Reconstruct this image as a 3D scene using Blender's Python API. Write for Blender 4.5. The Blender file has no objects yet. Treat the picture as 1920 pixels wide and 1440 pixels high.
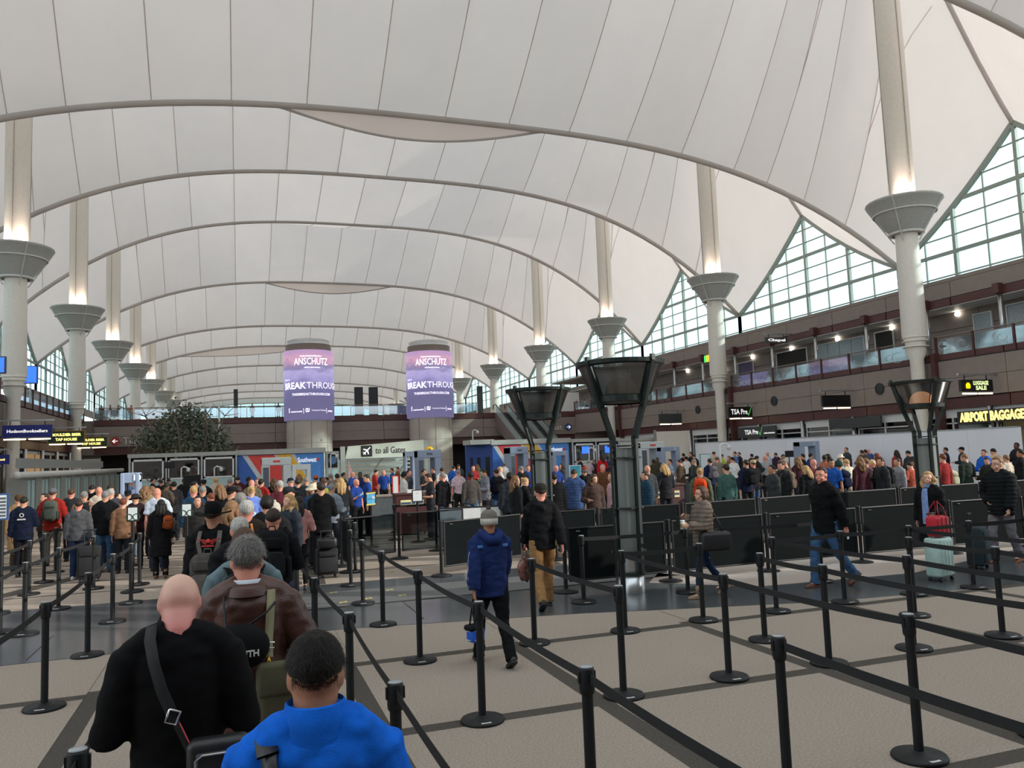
import bpy, math, random
from math import sin, cos, pi, radians, sqrt, atan2, hypot
from mathutils import Vector, Matrix, noise

# ------------------------------------------------------------------ camera, sky, sun, exposure
scene = bpy.context.scene
F = 1491.74
CR = Vector((0.94565264, -0.32300063, -0.03757231))
CU = Vector((0.00622042, -0.09755402, 0.99521079))
CF = Vector((0.32511904, 0.94135743, 0.09024301))
EYE = 2.1
cam_data = bpy.data.cameras.new('camera')
cam = bpy.data.objects.new('camera', cam_data)
scene.collection.objects.link(cam)
m = Matrix((CR, CU, -CF)).transposed().to_4x4()
m.translation = Vector((0, 0, EYE))
cam.matrix_world = m
cam_data.sensor_width = 36.0
cam_data.lens = F / 1920 * 36.0
cam_data.clip_start = 0.05
cam_data.clip_end = 800
scene.camera = cam

world = bpy.data.worlds.new('sky'); scene.world = world
world.use_nodes = True
wn = world.node_tree.nodes; wl = world.node_tree.links
wn.clear()
w_out = wn.new('ShaderNodeOutputWorld'); w_bg = wn.new('ShaderNodeBackground')
w_bg.inputs['Color'].default_value = (0.84, 0.94, 1.0, 1)
w_bg.inputs['Strength'].default_value = 1.0
wl.new(w_bg.outputs[0], w_out.inputs[0])

sun_d = bpy.data.lights.new('sun', 'SUN'); sun_d.energy = 2.2; sun_d.angle = radians(1.2)
sun_d.color = (1.0, 0.93, 0.84)
sun = bpy.data.objects.new('sun', sun_d); scene.collection.objects.link(sun)
sun.rotation_euler = Vector((1.0, -0.55, 0.42)).normalized().to_track_quat('Z', 'Y').to_euler()
sun.location = (60, -30, 60)

scene.view_settings.view_transform = 'Standard'
scene.view_settings.look = 'None'
scene.view_settings.exposure = 0.92
scene.view_settings.gamma = 1.0
scene.view_settings.use_curve_mapping = False
scene.cycles.use_denoising = True
scene.cycles.max_bounces = 8
scene.cycles.diffuse_bounces = 5
scene.cycles.glossy_bounces = 3
scene.cycles.transmission_bounces = 6
scene.cycles.transparent_max_bounces = 12
scene.cycles.sample_clamp_indirect = 6.0
scene.cycles.caustics_reflective = False
scene.cycles.caustics_refractive = False

rnd = random.Random(7)

# ------------------------------------------------------------------ real-world positions from sight lines
def ray(px, py):
    return CR * ((px - 960) / F) + CU * (-(py - 720) / F) + CF
def aty(px, py, Y):
    d = ray(px, py); p = d * (Y / d.y); p.z += EYE; return p
def atx(px, py, X):
    d = ray(px, py); p = d * (X / d.x); p.z += EYE; return p
def atz(px, py, Z):
    d = ray(px, py); p = d * ((Z - EYE) / d.z); p.z = Z; return p
def horizon(px):
    return 875.0 - 0.03855 * (px - 432)

# ------------------------------------------------------------------ materials
def lin(c):
    if isinstance(c, str):
        c = c.lstrip('#'); c = tuple(int(c[i:i + 2], 16) / 255 for i in (0, 2, 4))
    return tuple(((v / 12.92) if v <= 0.04045 else ((v + 0.055) / 1.055) ** 2.4) for v in c)
MATS = {}
def mat(name, col, rough=0.6, metal=0.0, var=0.06, nscale=8.0, bump=0.0, bscale=60.0, emit=0.0, ecol=None, spec=0.5, sheen=0.0, stretch=None):
    if name in MATS: return MATS[name]
    M = bpy.data.materials.new(name); M.use_nodes = True
    nt = M.node_tree; b = nt.nodes['Principled BSDF']
    c = lin(col)
    tc = nt.nodes.new('ShaderNodeTexCoord')
    nz = nt.nodes.new('ShaderNodeTexNoise'); nz.inputs['Scale'].default_value = nscale; nz.inputs['Detail'].default_value = 3
    src = tc.outputs['Object']
    if stretch:
        mp = nt.nodes.new('ShaderNodeMapping'); mp.inputs['Scale'].default_value = stretch
        nt.links.new(src, mp.inputs[0]); src = mp.outputs[0]
    nt.links.new(src, nz.inputs['Vector'])
    rp = nt.nodes.new('ShaderNodeValToRGB')
    rp.color_ramp.elements[0].position = 0.3; rp.color_ramp.elements[1].position = 0.7
    rp.color_ramp.elements[0].color = (*[max(0, v * (1 - var * 2)) for v in c], 1)
    rp.color_ramp.elements[1].color = (*[min(1, v * (1 + var * 2)) for v in c], 1)
    nt.links.new(nz.outputs['Fac'], rp.inputs[0]); nt.links.new(rp.outputs[0], b.inputs['Base Color'])
    b.inputs['Roughness'].default_value = rough; b.inputs['Metallic'].default_value = metal
    b.inputs['Specular IOR Level'].default_value = spec
    if sheen: b.inputs['Sheen Weight'].default_value = sheen
    if bump:
        n2 = nt.nodes.new('ShaderNodeTexNoise'); n2.inputs['Scale'].default_value = bscale; n2.inputs['Detail'].default_value = 4
        nt.links.new(src, n2.inputs['Vector'])
        bp = nt.nodes.new('ShaderNodeBump'); bp.inputs['Strength'].default_value = bump; bp.inputs['Distance'].default_value = 0.01
        nt.links.new(n2.outputs['Fac'], bp.inputs['Height']); nt.links.new(bp.outputs[0], b.inputs['Normal'])
    if emit:
        b.inputs['Emission Color'].default_value = (*lin(ecol or col), 1); b.inputs['Emission Strength'].default_value = emit
    MATS[name] = M
    return M
def cloth(col, rough=0.85, bump=0.25):
    return mat('cloth_' + col.strip('#'), col, rough, var=0.10, nscale=14, bump=bump, bscale=220, sheen=0.0, spec=0.15)
def glass_mat(name, col, alpha=0.5, rough=0.05):
    if name in MATS: return MATS[name]
    M = bpy.data.materials.new(name); M.use_nodes = True; nt = M.node_tree; nt.nodes.clear()
    o = nt.nodes.new('ShaderNodeOutputMaterial'); tr = nt.nodes.new('ShaderNodeBsdfTransparent'); gl = nt.nodes.new('ShaderNodeBsdfGlossy')
    tr.inputs[0].default_value = (*lin(col), 1); gl.inputs['Roughness'].default_value = rough
    mx = nt.nodes.new('ShaderNodeMixShader'); mx.inputs[0].default_value = 1 - alpha
    nt.links.new(tr.outputs[0], mx.inputs[1]); nt.links.new(gl.outputs[0], mx.inputs[2]); nt.links.new(mx.outputs[0], o.inputs[0])
    MATS[name] = M
    return M

# ------------------------------------------------------------------ mesh builder
class MB:
    def __init__(s): s.v = []; s.f = []; s.mi = []; s.cur = 0
    def _add(s, vs, fs):
        o = len(s.v); s.v += [tuple(p) for p in vs]; s.f += [tuple(i + o for i in f) for f in fs]; s.mi += [s.cur] * len(fs); return s
    def box(s, x0, y0, z0, x1, y1, z1):
        vs = [(x, y, z) for z in (z0, z1) for y in (y0, y1) for x in (x0, x1)]
        return s._add(vs, [(0, 2, 3, 1), (4, 5, 7, 6), (0, 1, 5, 4), (2, 6, 7, 3), (0, 4, 6, 2), (1, 3, 7, 5)])
    def bar(s, a, b, w, h, up=(0, 0, 1)):
        a = Vector(a); b = Vector(b); d = (b - a).normalized(); u = Vector(up)
        if abs(d.dot(u)) > 0.98: u = Vector((1, 0, 0))
        r = d.cross(u).normalized(); u = r.cross(d).normalized()
        vs = [p + r * (i * w / 2) + u * (j * h / 2) for p in (a, b) for i, j in ((-1, -1), (1, -1), (1, 1), (-1, 1))]
        return s._add(vs, [(0, 3, 2, 1), (4, 5, 6, 7), (0, 1, 5, 4), (1, 2, 6, 5), (2, 3, 7, 6), (3, 0, 4, 7)])
    def cyl(s, a, b, r0, r1=None, n=12, caps=True):
        r1 = r0 if r1 is None else r1
        return s.tube([a, b], [r0, r1], n, caps)
    def tube(s, pts, rad, n=8, caps=True, ref=None, flat=None):
        pts = [Vector(p) for p in pts]
        if not isinstance(rad, (list, tuple)): rad = [rad] * len(pts)
        vs = []; N = len(pts); last = None
        for i, p in enumerate(pts):
            d = (pts[min(i + 1, N - 1)] - pts[max(i - 1, 0)]).normalized()
            if last is None:
                u = Vector(ref) if ref else (Vector((0, 0, 1)) if abs(d.z) < 0.9 else Vector((0, 1, 0)))
            else: u = last
            r = d.cross(u)
            if r.length < 1e-5: r = d.cross(Vector((1, 0, 0)))
            r.normalize(); u = r.cross(d).normalized(); last = u
            rr = rad[i]; ra, rb = rr if isinstance(rr, tuple) else (rr, rr)
            for k in range(n):
                t = 2 * pi * k / n
                vs.append(p + r * (cos(t) * ra) + u * (sin(t) * rb))
        fs = [(i * n + k, i * n + (k + 1) % n, (i + 1) * n + (k + 1) % n, (i + 1) * n + k) for i in range(N - 1) for k in range(n)]
        if caps: fs += [tuple(reversed(range(n))), tuple((N - 1) * n + k for k in range(n))]
        return s._add(vs, fs)
    def lathe(s, prof, c=(0, 0, 0), n=16, a0=0.0, a1=2 * pi, caps=False):
        full = abs(a1 - a0 - 2 * pi) < 1e-6; m = n if full else n + 1
        vs = [(c[0] + r * cos(a0 + (a1 - a0) * k / n), c[1] + r * sin(a0 + (a1 - a0) * k / n), c[2] + z) for r, z in prof for k in range(m)]
        fs = [(i * m + k, i * m + (k + 1) % m, (i + 1) * m + (k + 1) % m, (i + 1) * m + k) for i in range(len(prof) - 1) for k in range(n)]
        if caps and full: fs += [tuple(reversed(range(m))), tuple((len(prof) - 1) * m + k for k in range(m))]
        return s._add(vs, fs)
    def ell(s, c, r, n=12, k=8, q=None, corner=None):
        c = Vector(c); vs = []
        for i in range(k + 1):
            ph = pi * i / k
            for j in range(n):
                t = 2 * pi * (j + 0.5) / n
                p = Vector((sin(ph) * cos(t), sin(ph) * sin(t), cos(ph)))
                w = Vector((p.x * r[0], p.y * r[1], p.z * r[2]))
                if corner: w += Vector([math.copysign(corner[a], p[a] if abs(p[a]) > 1e-6 else 1e-6) for a in range(3)])
                if q is not None: w = q @ w
                vs.append(c + w)
        fs = [(i * n + j, (i + 1) * n + j, (i + 1) * n + (j + 1) % n, i * n + (j + 1) % n) for i in range(k) for j in range(n)]
        return s._add(vs, fs)
    def rbox(s, c, size, r, n=16, k=8, q=None):
        h = [max(0.0, v / 2 - r) for v in size]
        return s.ell(c, tuple(min(r, v / 2) for v in size), n, k + (k % 2 == 0), q, corner=h)
    def poly(s, pts, ext=None):
        n = len(pts)
        if ext is None: return s._add(pts, [tuple(range(n))])
        e = Vector(ext); vs = [Vector(p) for p in pts]; vs += [p + e for p in vs]
        return s._add(vs, [tuple(reversed(range(n))), tuple(range(n, 2 * n))] + [(i, (i + 1) % n, n + (i + 1) % n, n + i) for i in range(n)])
    def grid(s, rows):
        n = len(rows[0]); vs = [p for r in rows for p in r]
        return s._add(vs, [(i * n + j, i * n + j + 1, (i + 1) * n + j + 1, (i + 1) * n + j) for i in range(len(rows) - 1) for j in range(n - 1)])
    def mesh(s, name, smooth=False):
        me = bpy.data.meshes.new(name); me.from_pydata(s.v, [], s.f)
        if any(s.mi): me.polygons.foreach_set('material_index', s.mi)
        if smooth: me.polygons.foreach_set('use_smooth', [True] * len(me.polygons))
        me.update(); return me
    def build(s, name, material, parent=None, smooth=False, **kw):
        return link(name, s.mesh(name, smooth), material, parent, **kw)
COL = scene.collection
def link(name, me, material=None, parent=None, loc=None, kind=None, label=None, cat=None, group=None):
    o = bpy.data.objects.new(name, me); COL.objects.link(o)
    if me is not None and material is not None:
        ms = material if isinstance(material, (list, tuple)) else [material]
        if len(me.materials) == 0:
            for x in ms: me.materials.append(x)
        elif me.materials[0] is not ms[0]:
            for i, x in enumerate(ms):
                if i < len(o.material_slots): o.material_slots[i].link = 'OBJECT'; o.material_slots[i].material = x
    if parent is not None: o.parent = parent
    if loc is not None: o.location = loc
    tag(o, label, cat, group, kind)
    return o
def tag(o, label=None, cat=None, group=None, kind=None):
    if label: o['label'] = label
    if cat: o['category'] = cat
    if group: o['group'] = group
    if kind: o['kind'] = kind
    return o
def thing(name, label, cat, loc=(0, 0, 0), rz=0.0, group=None, scale=None):
    o = bpy.data.objects.new(name, None); COL.objects.link(o); o.location = loc; o.rotation_euler = (0, 0, rz)
    if scale: o.scale = (scale,) * 3
    o.empty_display_size = 0.1
    return tag(o, label, cat, group)
def structure(name, parent=None, loc=None):
    o = bpy.data.objects.new(name, None); COL.objects.link(o)
    if parent: o.parent = parent
    if loc: o.location = loc
    o.empty_display_size = 0.1
    if not parent: o['kind'] = 'structure'
    return o
def dup(o, parent=None, loc=None, rz=None):
    c = o.copy(); COL.objects.link(c)
    if parent is not None: c.parent = parent
    for k in list(o.children): dup(k, c)
    if loc is not None: c.location = loc
    if rz is not None: c.rotation_euler = (0, 0, rz)
    return c
def text_mesh(s, size=1.0, bold=0.0, extrude=0.0, align='CENTER', spacing=1.0):
    c = bpy.data.curves.new('t', 'FONT'); c.body = s; c.size = size; c.align_x = align; c.align_y = 'CENTER'
    c.offset = bold; c.extrude = extrude; c.resolution_u = 2; c.space_character = spacing
    o = bpy.data.objects.new('t', c); COL.objects.link(o)
    dg = bpy.context.evaluated_depsgraph_get(); me = bpy.data.meshes.new_from_object(o.evaluated_get(dg))
    bpy.data.objects.remove(o); bpy.data.curves.remove(c); me.materials.clear(); return me
def text(s, size, material, M, parent=None, bold=0.0, extrude=0.004, align='CENTER', name='lettering', width=None, spacing=1.0, bend=None):
    me = text_mesh(s, size, bold, extrude, align, spacing)
    if width:
        xs = [v.co.x for v in me.vertices]; k = width / max(1e-6, max(xs) - min(xs))
        for v in me.vertices: v.co.x *= k
    if bend:
        R = bend
        for v in me.vertices:
            a = v.co.x / R; z = v.co.z
            v.co.x = (R + z) * sin(a); v.co.z = (R + z) * cos(a) - R
    me.transform(M); me.update()
    return link(name, me, material, parent)
def blur_row(w, h, n, material, M, parent, bend=None):
    """a row of small marks for lettering too small to read in the photo"""
    mb = MB(); r_ = random.Random(n)
    for i in range(n):
        a = -w / 2 + w * i / n; k = r_.uniform(.7, 1.0)
        mb.box(a, -h / 2, 0, a + w / n * .72, -h / 2 + h * k, .004)
    if bend: mb.v = [bend(*v) for v in mb.v]
    me = mb.mesh('small_print'); me.transform(M); return link('small_print', me, material, parent)
def facing(loc, rz=0.0):
    """text frame: letters stand upright, readable from -y when rz = 0"""
    return Matrix.Translation(Vector(loc)) @ Matrix.Rotation(rz, 4, 'Z') @ Matrix.Rotation(pi / 2, 4, 'X')
# ------------------------------------------------------------------ common materials
XC = 11.0; MU = 22.86; WU = 31.5; BAY = 18.3; Y0 = 32.5
def fabric_material(name='roof_fabric', k=1.0, fac=.30):
    M = bpy.data.materials.new(name); M.use_nodes = True; nt = M.node_tree; nt.nodes.clear()
    o = nt.nodes.new('ShaderNodeOutputMaterial'); df = nt.nodes.new('ShaderNodeBsdfDiffuse'); tl = nt.nodes.new('ShaderNodeBsdfTranslucent')
    tc = nt.nodes.new('ShaderNodeTexCoord'); nz = nt.nodes.new('ShaderNodeTexNoise'); nz.inputs['Scale'].default_value = 0.35; nz.inputs['Detail'].default_value = 5
    mp = nt.nodes.new('ShaderNodeMapping'); mp.inputs['Scale'].default_value = (1, 1, 0.35)
    nt.links.new(tc.outputs['Object'], mp.inputs[0]); nt.links.new(mp.outputs[0], nz.inputs['Vector'])
    rp = nt.nodes.new('ShaderNodeValToRGB'); rp.color_ramp.elements[0].position = .3; rp.color_ramp.elements[1].position = .7
    rp.color_ramp.elements[0].color = (.66 * k, .64 * k, .63 * k, 1); rp.color_ramp.elements[1].color = (.74 * k, .72 * k, .705 * k, 1)
    nt.links.new(nz.outputs['Fac'], rp.inputs[0]); nt.links.new(rp.outputs[0], df.inputs[0])
    tl.inputs[0].default_value = (min(1, .80 * k), min(1, .735 * k), min(1, .70 * k), 1)
    mx = nt.nodes.new('ShaderNodeMixShader'); mx.inputs[0].default_value = fac
    nt.links.new(df.outputs[0], mx.inputs[1]); nt.links.new(tl.outputs[0], mx.inputs[2]); nt.links.new(mx.outputs[0], o.inputs[0])
    return M
FABRIC = fabric_material()
FABS = [fabric_material('roof_fabric_a', .985), FABRIC, fabric_material('roof_fabric_b', .955), fabric_material('roof_fabric_c', 1.02)]
LENSF = fabric_material('lens_fabric', 1.22, .62); CABLEF = fabric_material('cable_sleeve', .88, .30); SEAMF = fabric_material('seam_tape', 1.12, .48)
FR = random.Random(5)
CABLE = mat('cable_cover', '#a9a6a6', .8, bump=.6, bscale=6)
SEAM = mat('roof_seam', '#b4afaa', .8)
MASTM = mat('mast_paint', '#e4e1d8', .5, var=.02)
GREYM = mat('funnel_grey', '#b3b6b3', .5, metal=.0, var=.03, bump=.3, bscale=300)
GREYL = mat('funnel_rim_grey', '#cfd1ce', .5, var=.02)
TAUPE = mat('taupe_cladding', '#8b7f78', .6, var=.03, nscale=2)
BROWN = mat('oxblood_steel', '#532f2c', .45, var=.05)
WHITEM = mat('white_paint', '#dfe2e2', .5, var=.02)
SILVER = mat('brushed_steel', '#bfc2c4', .3, metal=.9, var=.03)
BLACKM = mat('black_powder_coat', '#1d2022', .45, var=.04)
DARKG = mat('dark_glass', '#14191c', .12, var=.02)
WARM = mat('warm_tube_lamp', '#ffe2b8', .4, emit=3.0)
MULL = mat('mullion_grey_green', '#93a09a', .5, var=.02)
PANE = glass_mat('clerestory_glass', '#d9f2f2', .93)
RAILG = glass_mat('railing_glass', '#cfdde6', .72)
BELT = mat('belt_black', '#17181a', .75, var=.05, bump=.2, bscale=300)

def lerp(a, b, t): return a + (b - a) * t
ZP = [21.0 if i < 1 else 0 for i in range(1)]
ZPK = {-2: 21.0, -1: 21.2, 0: 21.0, 1: 24.1, 2: 25.7, 3: 23.8, 4: 21.6, 5: 21.4, 6: 20.4, 7: 18.9, 8: 18.9, 9: 18.9, 10: 18.9}
def vy(k): return Y0 + BAY / 2 + BAY * k            # valley cable k, y
def zval(u, k):
    p = ZPK[k]; return p - (p - 13.85) * min(1.0, abs(u) / WU) ** 3.05
def zrid(u, k=0):
    u = abs(u); zc = 28.0
    if u < MU: return zc + (35.5 - zc) * (u / MU) ** 2.6
    t = (u - MU) / (WU - MU); return 20.25 + (35.5 - 20.25) * (1 - t) ** 1.12
SEAMS = [(3.75 * i, 3.75 * i) for i in range(6)] + [(21.2, 21.6), (24.0, 22.5), (27.2, 24.6), (WU, WU)]
ALL = [(-a, -b) for a, b in reversed(SEAMS[1:])] + SEAMS
def roof_pt(uv, ur, k, side, t):
    """uv/ur: offsets of one thread at the valley and at the ridge; side +1 = rising away from valley k, -1 = towards the camera"""
    e = t ** 1.25
    u = lerp(uv, ur, e); g = 0.72 * t + 0.28 * t * t
    kr = k if side < 0 else k + 1
    z = lerp(zval(uv, k), zrid(ur), g)
    return (XC + u, vy(k) + side * BAY / 2 * t, z)
ceiling = structure('ceiling')
KMAX = 10
for k in range(-2, KMAX + 1):
    far = MB(); seam = MB()
    for side in (1, -1):
        if k == -2 and side < 0: continue
        for i in range(len(ALL) - 1):
            (a0, r0), (a1, r1) = ALL[i], ALL[i + 1]
            mb = far if (k > 7 or k < -1) else MB()
            rows = []
            for j in range(9):
                t = j / 8
                rows.append([roof_pt(lerp(a0, a1, q), lerp(r0, r1, q), k, side, t) for q in (0, .33, .67, 1)])
            if side > 0: rows = [list(reversed(r)) for r in rows]
            mb.grid(rows)
            if mb is not far: mb.build('fabric_panel', FR.choice(FABS), ceiling, True)
            if i:
                seam.tube([roof_pt(a0, r0, k, side, t / 8) for t in range(0, 9)], .028 if k < 5 else .04, 4, False)
                if abs(a0) in (21.2, 27.2) and k < 6:      # Y-shaped branch seams
                    sg = 1 if a0 > 0 else -1
                    seam.tube([roof_pt(a0 + (0) * sg, lerp(a0, r0, 1), k, side, .38)] + [Vector(roof_pt(a0 + sg * 0, r0 - sg * (.9 if abs(a0) < 25 else -2.2) * (t / 4), k, side, .38 + .55 * t / 4)) for t in range(1, 5)], .03, 4, False)
    if far.v: far.build('fabric_panels', FABRIC, ceiling, True, kind='stuff')
    seam.build('seam', SEAMF, ceiling, True)
    MB().tube([(XC + u, vy(k), zval(u, k) - .02) for u in [WU * (i / 24 - 1) for i in range(49)]], .17, 10).build('valley_cable', CABLEF, ceiling, True)
for k, c0, c1, dp in ((-1, .2, 15.5, 1.15), (0, 1.7, 17.2, 1.0), (3, 2.6, 18.5, 1.1), (5, -9, 14, .5)):   # sagging fabric lens under some valleys
    top = []; bot = []
    for i in range(25):
        t = i / 24; x = lerp(c0, c1, t) + 0; u = x - XC
        z = zval(u, k) - .05
        top.append((x, vy(k) + .05, z)); bot.append((x, vy(k) + .9 * sin(pi * t), min(z, lerp(zval(c0 - XC, k), zval(c1 - XC, k), t) - dp * sin(pi * t) * .9)))
    MB().grid([top, bot]).build('fabric_lens', LENSF, ceiling, True)
    MB().tube(bot, .07, 8).build('edge_cable', CABLEF, ceiling, True)
for k in range(-1, 8):                                   # ridge cable down to the side walls
    for s in (1, -1):
        pts = [(XC + s * lerp(MU + .8, WU, i / 10), Y0 + BAY * (k + 1) - BAY, zrid(lerp(MU + .8, WU, i / 10)) - .1) for i in range(11)]
        MB().tube(pts, .13, 8).build('ridge_cable', CABLEF, ceiling, True)

# ------------------------------------------------------------------ masts with uplight funnels
LAMPH = mat('uplight_bulb', '#fff0da', .4, emit=6.0)
def make_mast():
    t = thing('roof_mast', 'x', 'mast')
    MB().lathe([(.34, 0), (.34, 6.35), (.50, 6.7), (.50, 7.25), (.64, 7.7), (.56, 13.1)], n=20).build('lower_shaft', MASTM, t, True)
    up = MB(); up.lathe([(.56, 13.1), (.62, 15), (.66, 22), (.62, 36)], n=20); up.build('upper_shaft', MASTM, t, True)
    rib = MB()
    for a in (0.4, 2.5, 4.6): rib.bar((cos(a) * .655, sin(a) * .655, 15), (cos(a) * .655, sin(a) * .655, 35), .05, .05)
    rib.build('seam_rib', SEAM, t)
    rg = MB()
    for z in (7.3, 7.5, 7.0): rg.lathe([(.52, z), (.66, z + .02), (.66, z + .05), (.52, z + .07)], n=20)
    rg.build('base_ring', MASTM, t)
    MB().lathe([(.75, 13.15), (1.10, 13.55), (1.50, 14.2), (1.52, 14.22)], n=24).build('funnel_cone', GREYM, t, True)
    MB().lathe([(1.52, 14.22), (1.85, 14.75), (1.93, 14.82), (1.90, 14.9), (1.5, 14.75), (.7, 14.55)], n=24).build('funnel_rim', GREYM, t, True)
    MB().lathe([(1.53, 14.18), (1.60, 14.2), (1.60, 14.26), (1.53, 14.28)], n=24).build('funnel_band', GREYL, t)
    MB().lathe([(.72, 13.1), (.9, 13.1), (.9, 13.2), (.72, 13.2)], n=20).build('lower_collar', GREYL, t)
    for i in range(4):
        a = i * pi / 2 + .5
        MB().bar((cos(a) * .62, sin(a) * .62, 12.7), (cos(a) * 1.93, sin(a) * 1.93, 14.85), .05, .07).build('bracket', GREYL, t)
    for i in range(3):
        a = i * 2.1 + 3.6
        MB().ell((cos(a) * 1.0, sin(a) * 1.0, 14.72), (.22, .22, .10), 10, 6).build('uplight', LAMPH, t, True)
    return t
mast0 = make_mast(); first = True
ordn = ['nearest', 'second', 'third', 'fourth', 'fifth', 'sixth', 'seventh', 'eighth', 'ninth', 'tenth']
ul = bpy.data.lights.new('funnel_uplight', 'POINT'); ul.energy = 95; ul.color = (1.0, .74, .60); ul.shadow_soft_size = .25
for row, xs in (('right', XC + MU), ('left', XC - MU)):
    for i in range(0 if row == 'right' else 1, 9):
        loc = (xs, Y0 + BAY * i, 0)
        if first: o = mast0; o.location = loc; first = False
        else: o = dup(mast0, None, loc)
        n = i if row == 'right' else i - 1
        o['label'] = ('pale steel roof mast with grey uplight funnel, %s in the %s row' % (ordn[n], row)); o['group'] = 'roof masts'
        if i < 6:
            for a in (3.9, 5.3):
                l = bpy.data.objects.new('funnel_light', ul); COL.objects.link(l); l.location = (xs + cos(a) * .95, Y0 + BAY * i + sin(a) * .95, 15.0); l['kind'] = 'helper'

# ------------------------------------------------------------------ clerestory windows (both sides)
def wall_top(yy, k):                                      # fabric edge height over a bay between valleys k-1 and k
    t = 1 - abs(yy) / (BAY / 2)
    return 13.85 + (20.25 - 13.85) * (0.72 * t + 0.28 * t * t)
wi = 0
for s in (1, -1):
    X = XC + s * WU
    for b in range(0, 9):
        yc = Y0 + BAY * b
        if s < 0 and b < 1: continue
        wi += 1
        w = structure('window_%d' % wi)
        pane_each = s > 0 and b < 3
        mb = MB(); pan = MB(); nc = 8; z0 = 10.9; rowsz = [10.9, 12.4, 13.85, 14.9, 15.95, 17.0, 18.05, 19.1, 20.3]
        ys = [-BAY / 2 + BAY * i / nc for i in range(nc + 1)]
        for i, yy in enumerate(ys):
            wd = .22 if i % 2 == 0 else .09
            mb.bar((X, yc + yy, z0), (X, yc + yy, wall_top(yy, b) + .02), wd, wd)
        for zi, z in enumerate(rowsz[:-1]):
            t = 0 if z <= 13.85 else None
            L = BAY / 2
            if z > 13.85:
                lo, hi = 0, 1
                for _ in range(24):
                    md = (lo + hi) / 2
                    if 13.85 + 6.4 * (.72 * md + .28 * md * md) < z: lo = md
                    else: hi = md
                L = BAY / 2 * (1 - lo)
            wd = .20 if zi in (2, 5) else (.16 if zi == 0 else .08)
            mb.bar((X, yc - L, z), (X, yc + L, z), wd, wd)
        edge = [(X, yc - BAY / 2 + BAY * j / 24, wall_top(-BAY / 2 + BAY * j / 24, b)) for j in range(25)]
        mb2 = MB()
        for j in range(24): mb2.bar(edge[j], edge[j + 1], .25, .28)
        mb.build('window_frame', MULL, w); mb2.build('edge_beam', MULL, w)
        for i in range(nc):
            a, c = ys[i], ys[i + 1]
            for zi in range(len(rowsz) - 1):
                zl, zh = rowsz[zi], rowsz[zi + 1]
                ta, tb = wall_top(a, b), wall_top(c, b)
                if max(ta, tb) <= zl + .05: continue
                pts = [(a, zl)] if ta > zl else [(lerp(a, c, (zl - ta) / (tb - ta)), zl)]
                if tb > zl: pts.append((c, zl))
                else: pts.append((lerp(a, c, (ta - zl) / (ta - tb)), zl))
                if tb > zl: pts.append((c, min(tb, zh)))
                if (ta - zh) * (tb - zh) < 0: pts.append((lerp(a, c, (zh - ta) / (tb - ta)), zh))
                if ta > zl: pts.append((a, min(ta, zh)))
                if len(pts) < 3: continue
                q = [(X, yc + p[0], p[1]) for p in pts]
                if pane_each: MB().poly(q).build('pane', PANE, w)
                else: pan.poly(q)
        if pan.v: pan.build('pane', PANE, w, kind='stuff')

# ------------------------------------------------------------------ floor
def stone_mat():
    M = mat('granite_floor', '#4b4f52', .22, var=.05, nscale=40, spec=.5); return M
def carpet(name, col):
    return mat(name, col, .97, var=.10, nscale=60, bump=.5, bscale=500, spec=.1)
CARP = carpet('beige_carpet', '#a2968a'); CARPD = carpet('dark_carpet_strip', '#55504a'); 
GRAN = stone_mat(); TERR = mat('pink_terrazzo', '#c6b9ae', .3, var=.05, nscale=30); GRAN2 = mat('mat_grey', '#5a5c5c', .7, var=.05, nscale=30)
JOINT = mat('joint_dark', '#3a3634', .9)
fl = structure('floor')
MB().box(-13.5, -3, -.3, 43.5, 230, -.006).build('floor_slab', CARP, fl)
# carpet tiles in the queue area: squares 2.2 m apart with dark border strips between them
xs = [-12.6, -10.4, -8.2, -6.0, -3.8, -1.3, 1.05, 2.9, 5.15, 7.45, 9.75, 12.0, 14.2, 16.4, 18.6, 20.8, 23.0]
ysr = [-1.0, 1.9, 4.12, 6.35, 8.62]
def frontline(x):                                         # near edge of the granite band
    P = [(-14, 10.3), (1.3, 10.5), (4.3, 9.9), (6.2, 9.3), (8.4, 8.75), (12, 8.7), (24, 8.7)]
    for (a, b), (c, d) in zip(P, P[1:]):
        if a <= x <= c: return lerp(b, d, (x - a) / (c - a))
    return P[-1][1]
SW = .085
for i in range(len(xs) - 1):
    for j in range(len(ysr)):
        x0, x1 = xs[i] + SW, xs[i + 1] - SW; y0 = ysr[j] + SW
        if j < len(ysr) - 1: pts = [(x0, y0, 0), (x1, y0, 0), (x1, ysr[j + 1] - SW, 0), (x0, ysr[j + 1] - SW, 0)]
        else:
            if frontline(x0) - y0 < .1 and frontline(x1) - y0 < .1: continue
            pts = [(x0, y0, 0), (x1, y0, 0), (x1, max(y0 + .02, frontline(x1) - .03), 0), (x0, max(y0 + .02, frontline(x0) - .03), 0)]
        MB().poly([(p[0], p[1], -.004) for p in pts], (0, 0, .004)).build('carpet_tile', CARP, fl)
st = MB(); st.box(-13.4, -2.9, -.006, 23.2, 8.80, -.003); st.build('border_strip', CARPD, fl)
fl2 = MB(); fl2.poly([(x, frontline(x), -.006) for x in (-13.4, 1.3, 4.3, 6.2, 8.4, 12, 24)] + [(24, 13, -.006), (12, 13.2, -.006), (5.4, 14.4, -.006), (-13.4, 14.5, -.006)], (0, 0, .005))
fl2.build('granite_band', GRAN, fl, kind='stuff')
MB().poly([(-.3, 12.1, 0), (7.0, 12.0, 0), (6.4, 13.3, 0), (-.2, 13.6, 0)], (0, 0, .004)).build('floor_mat', GRAN2, fl)
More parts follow.
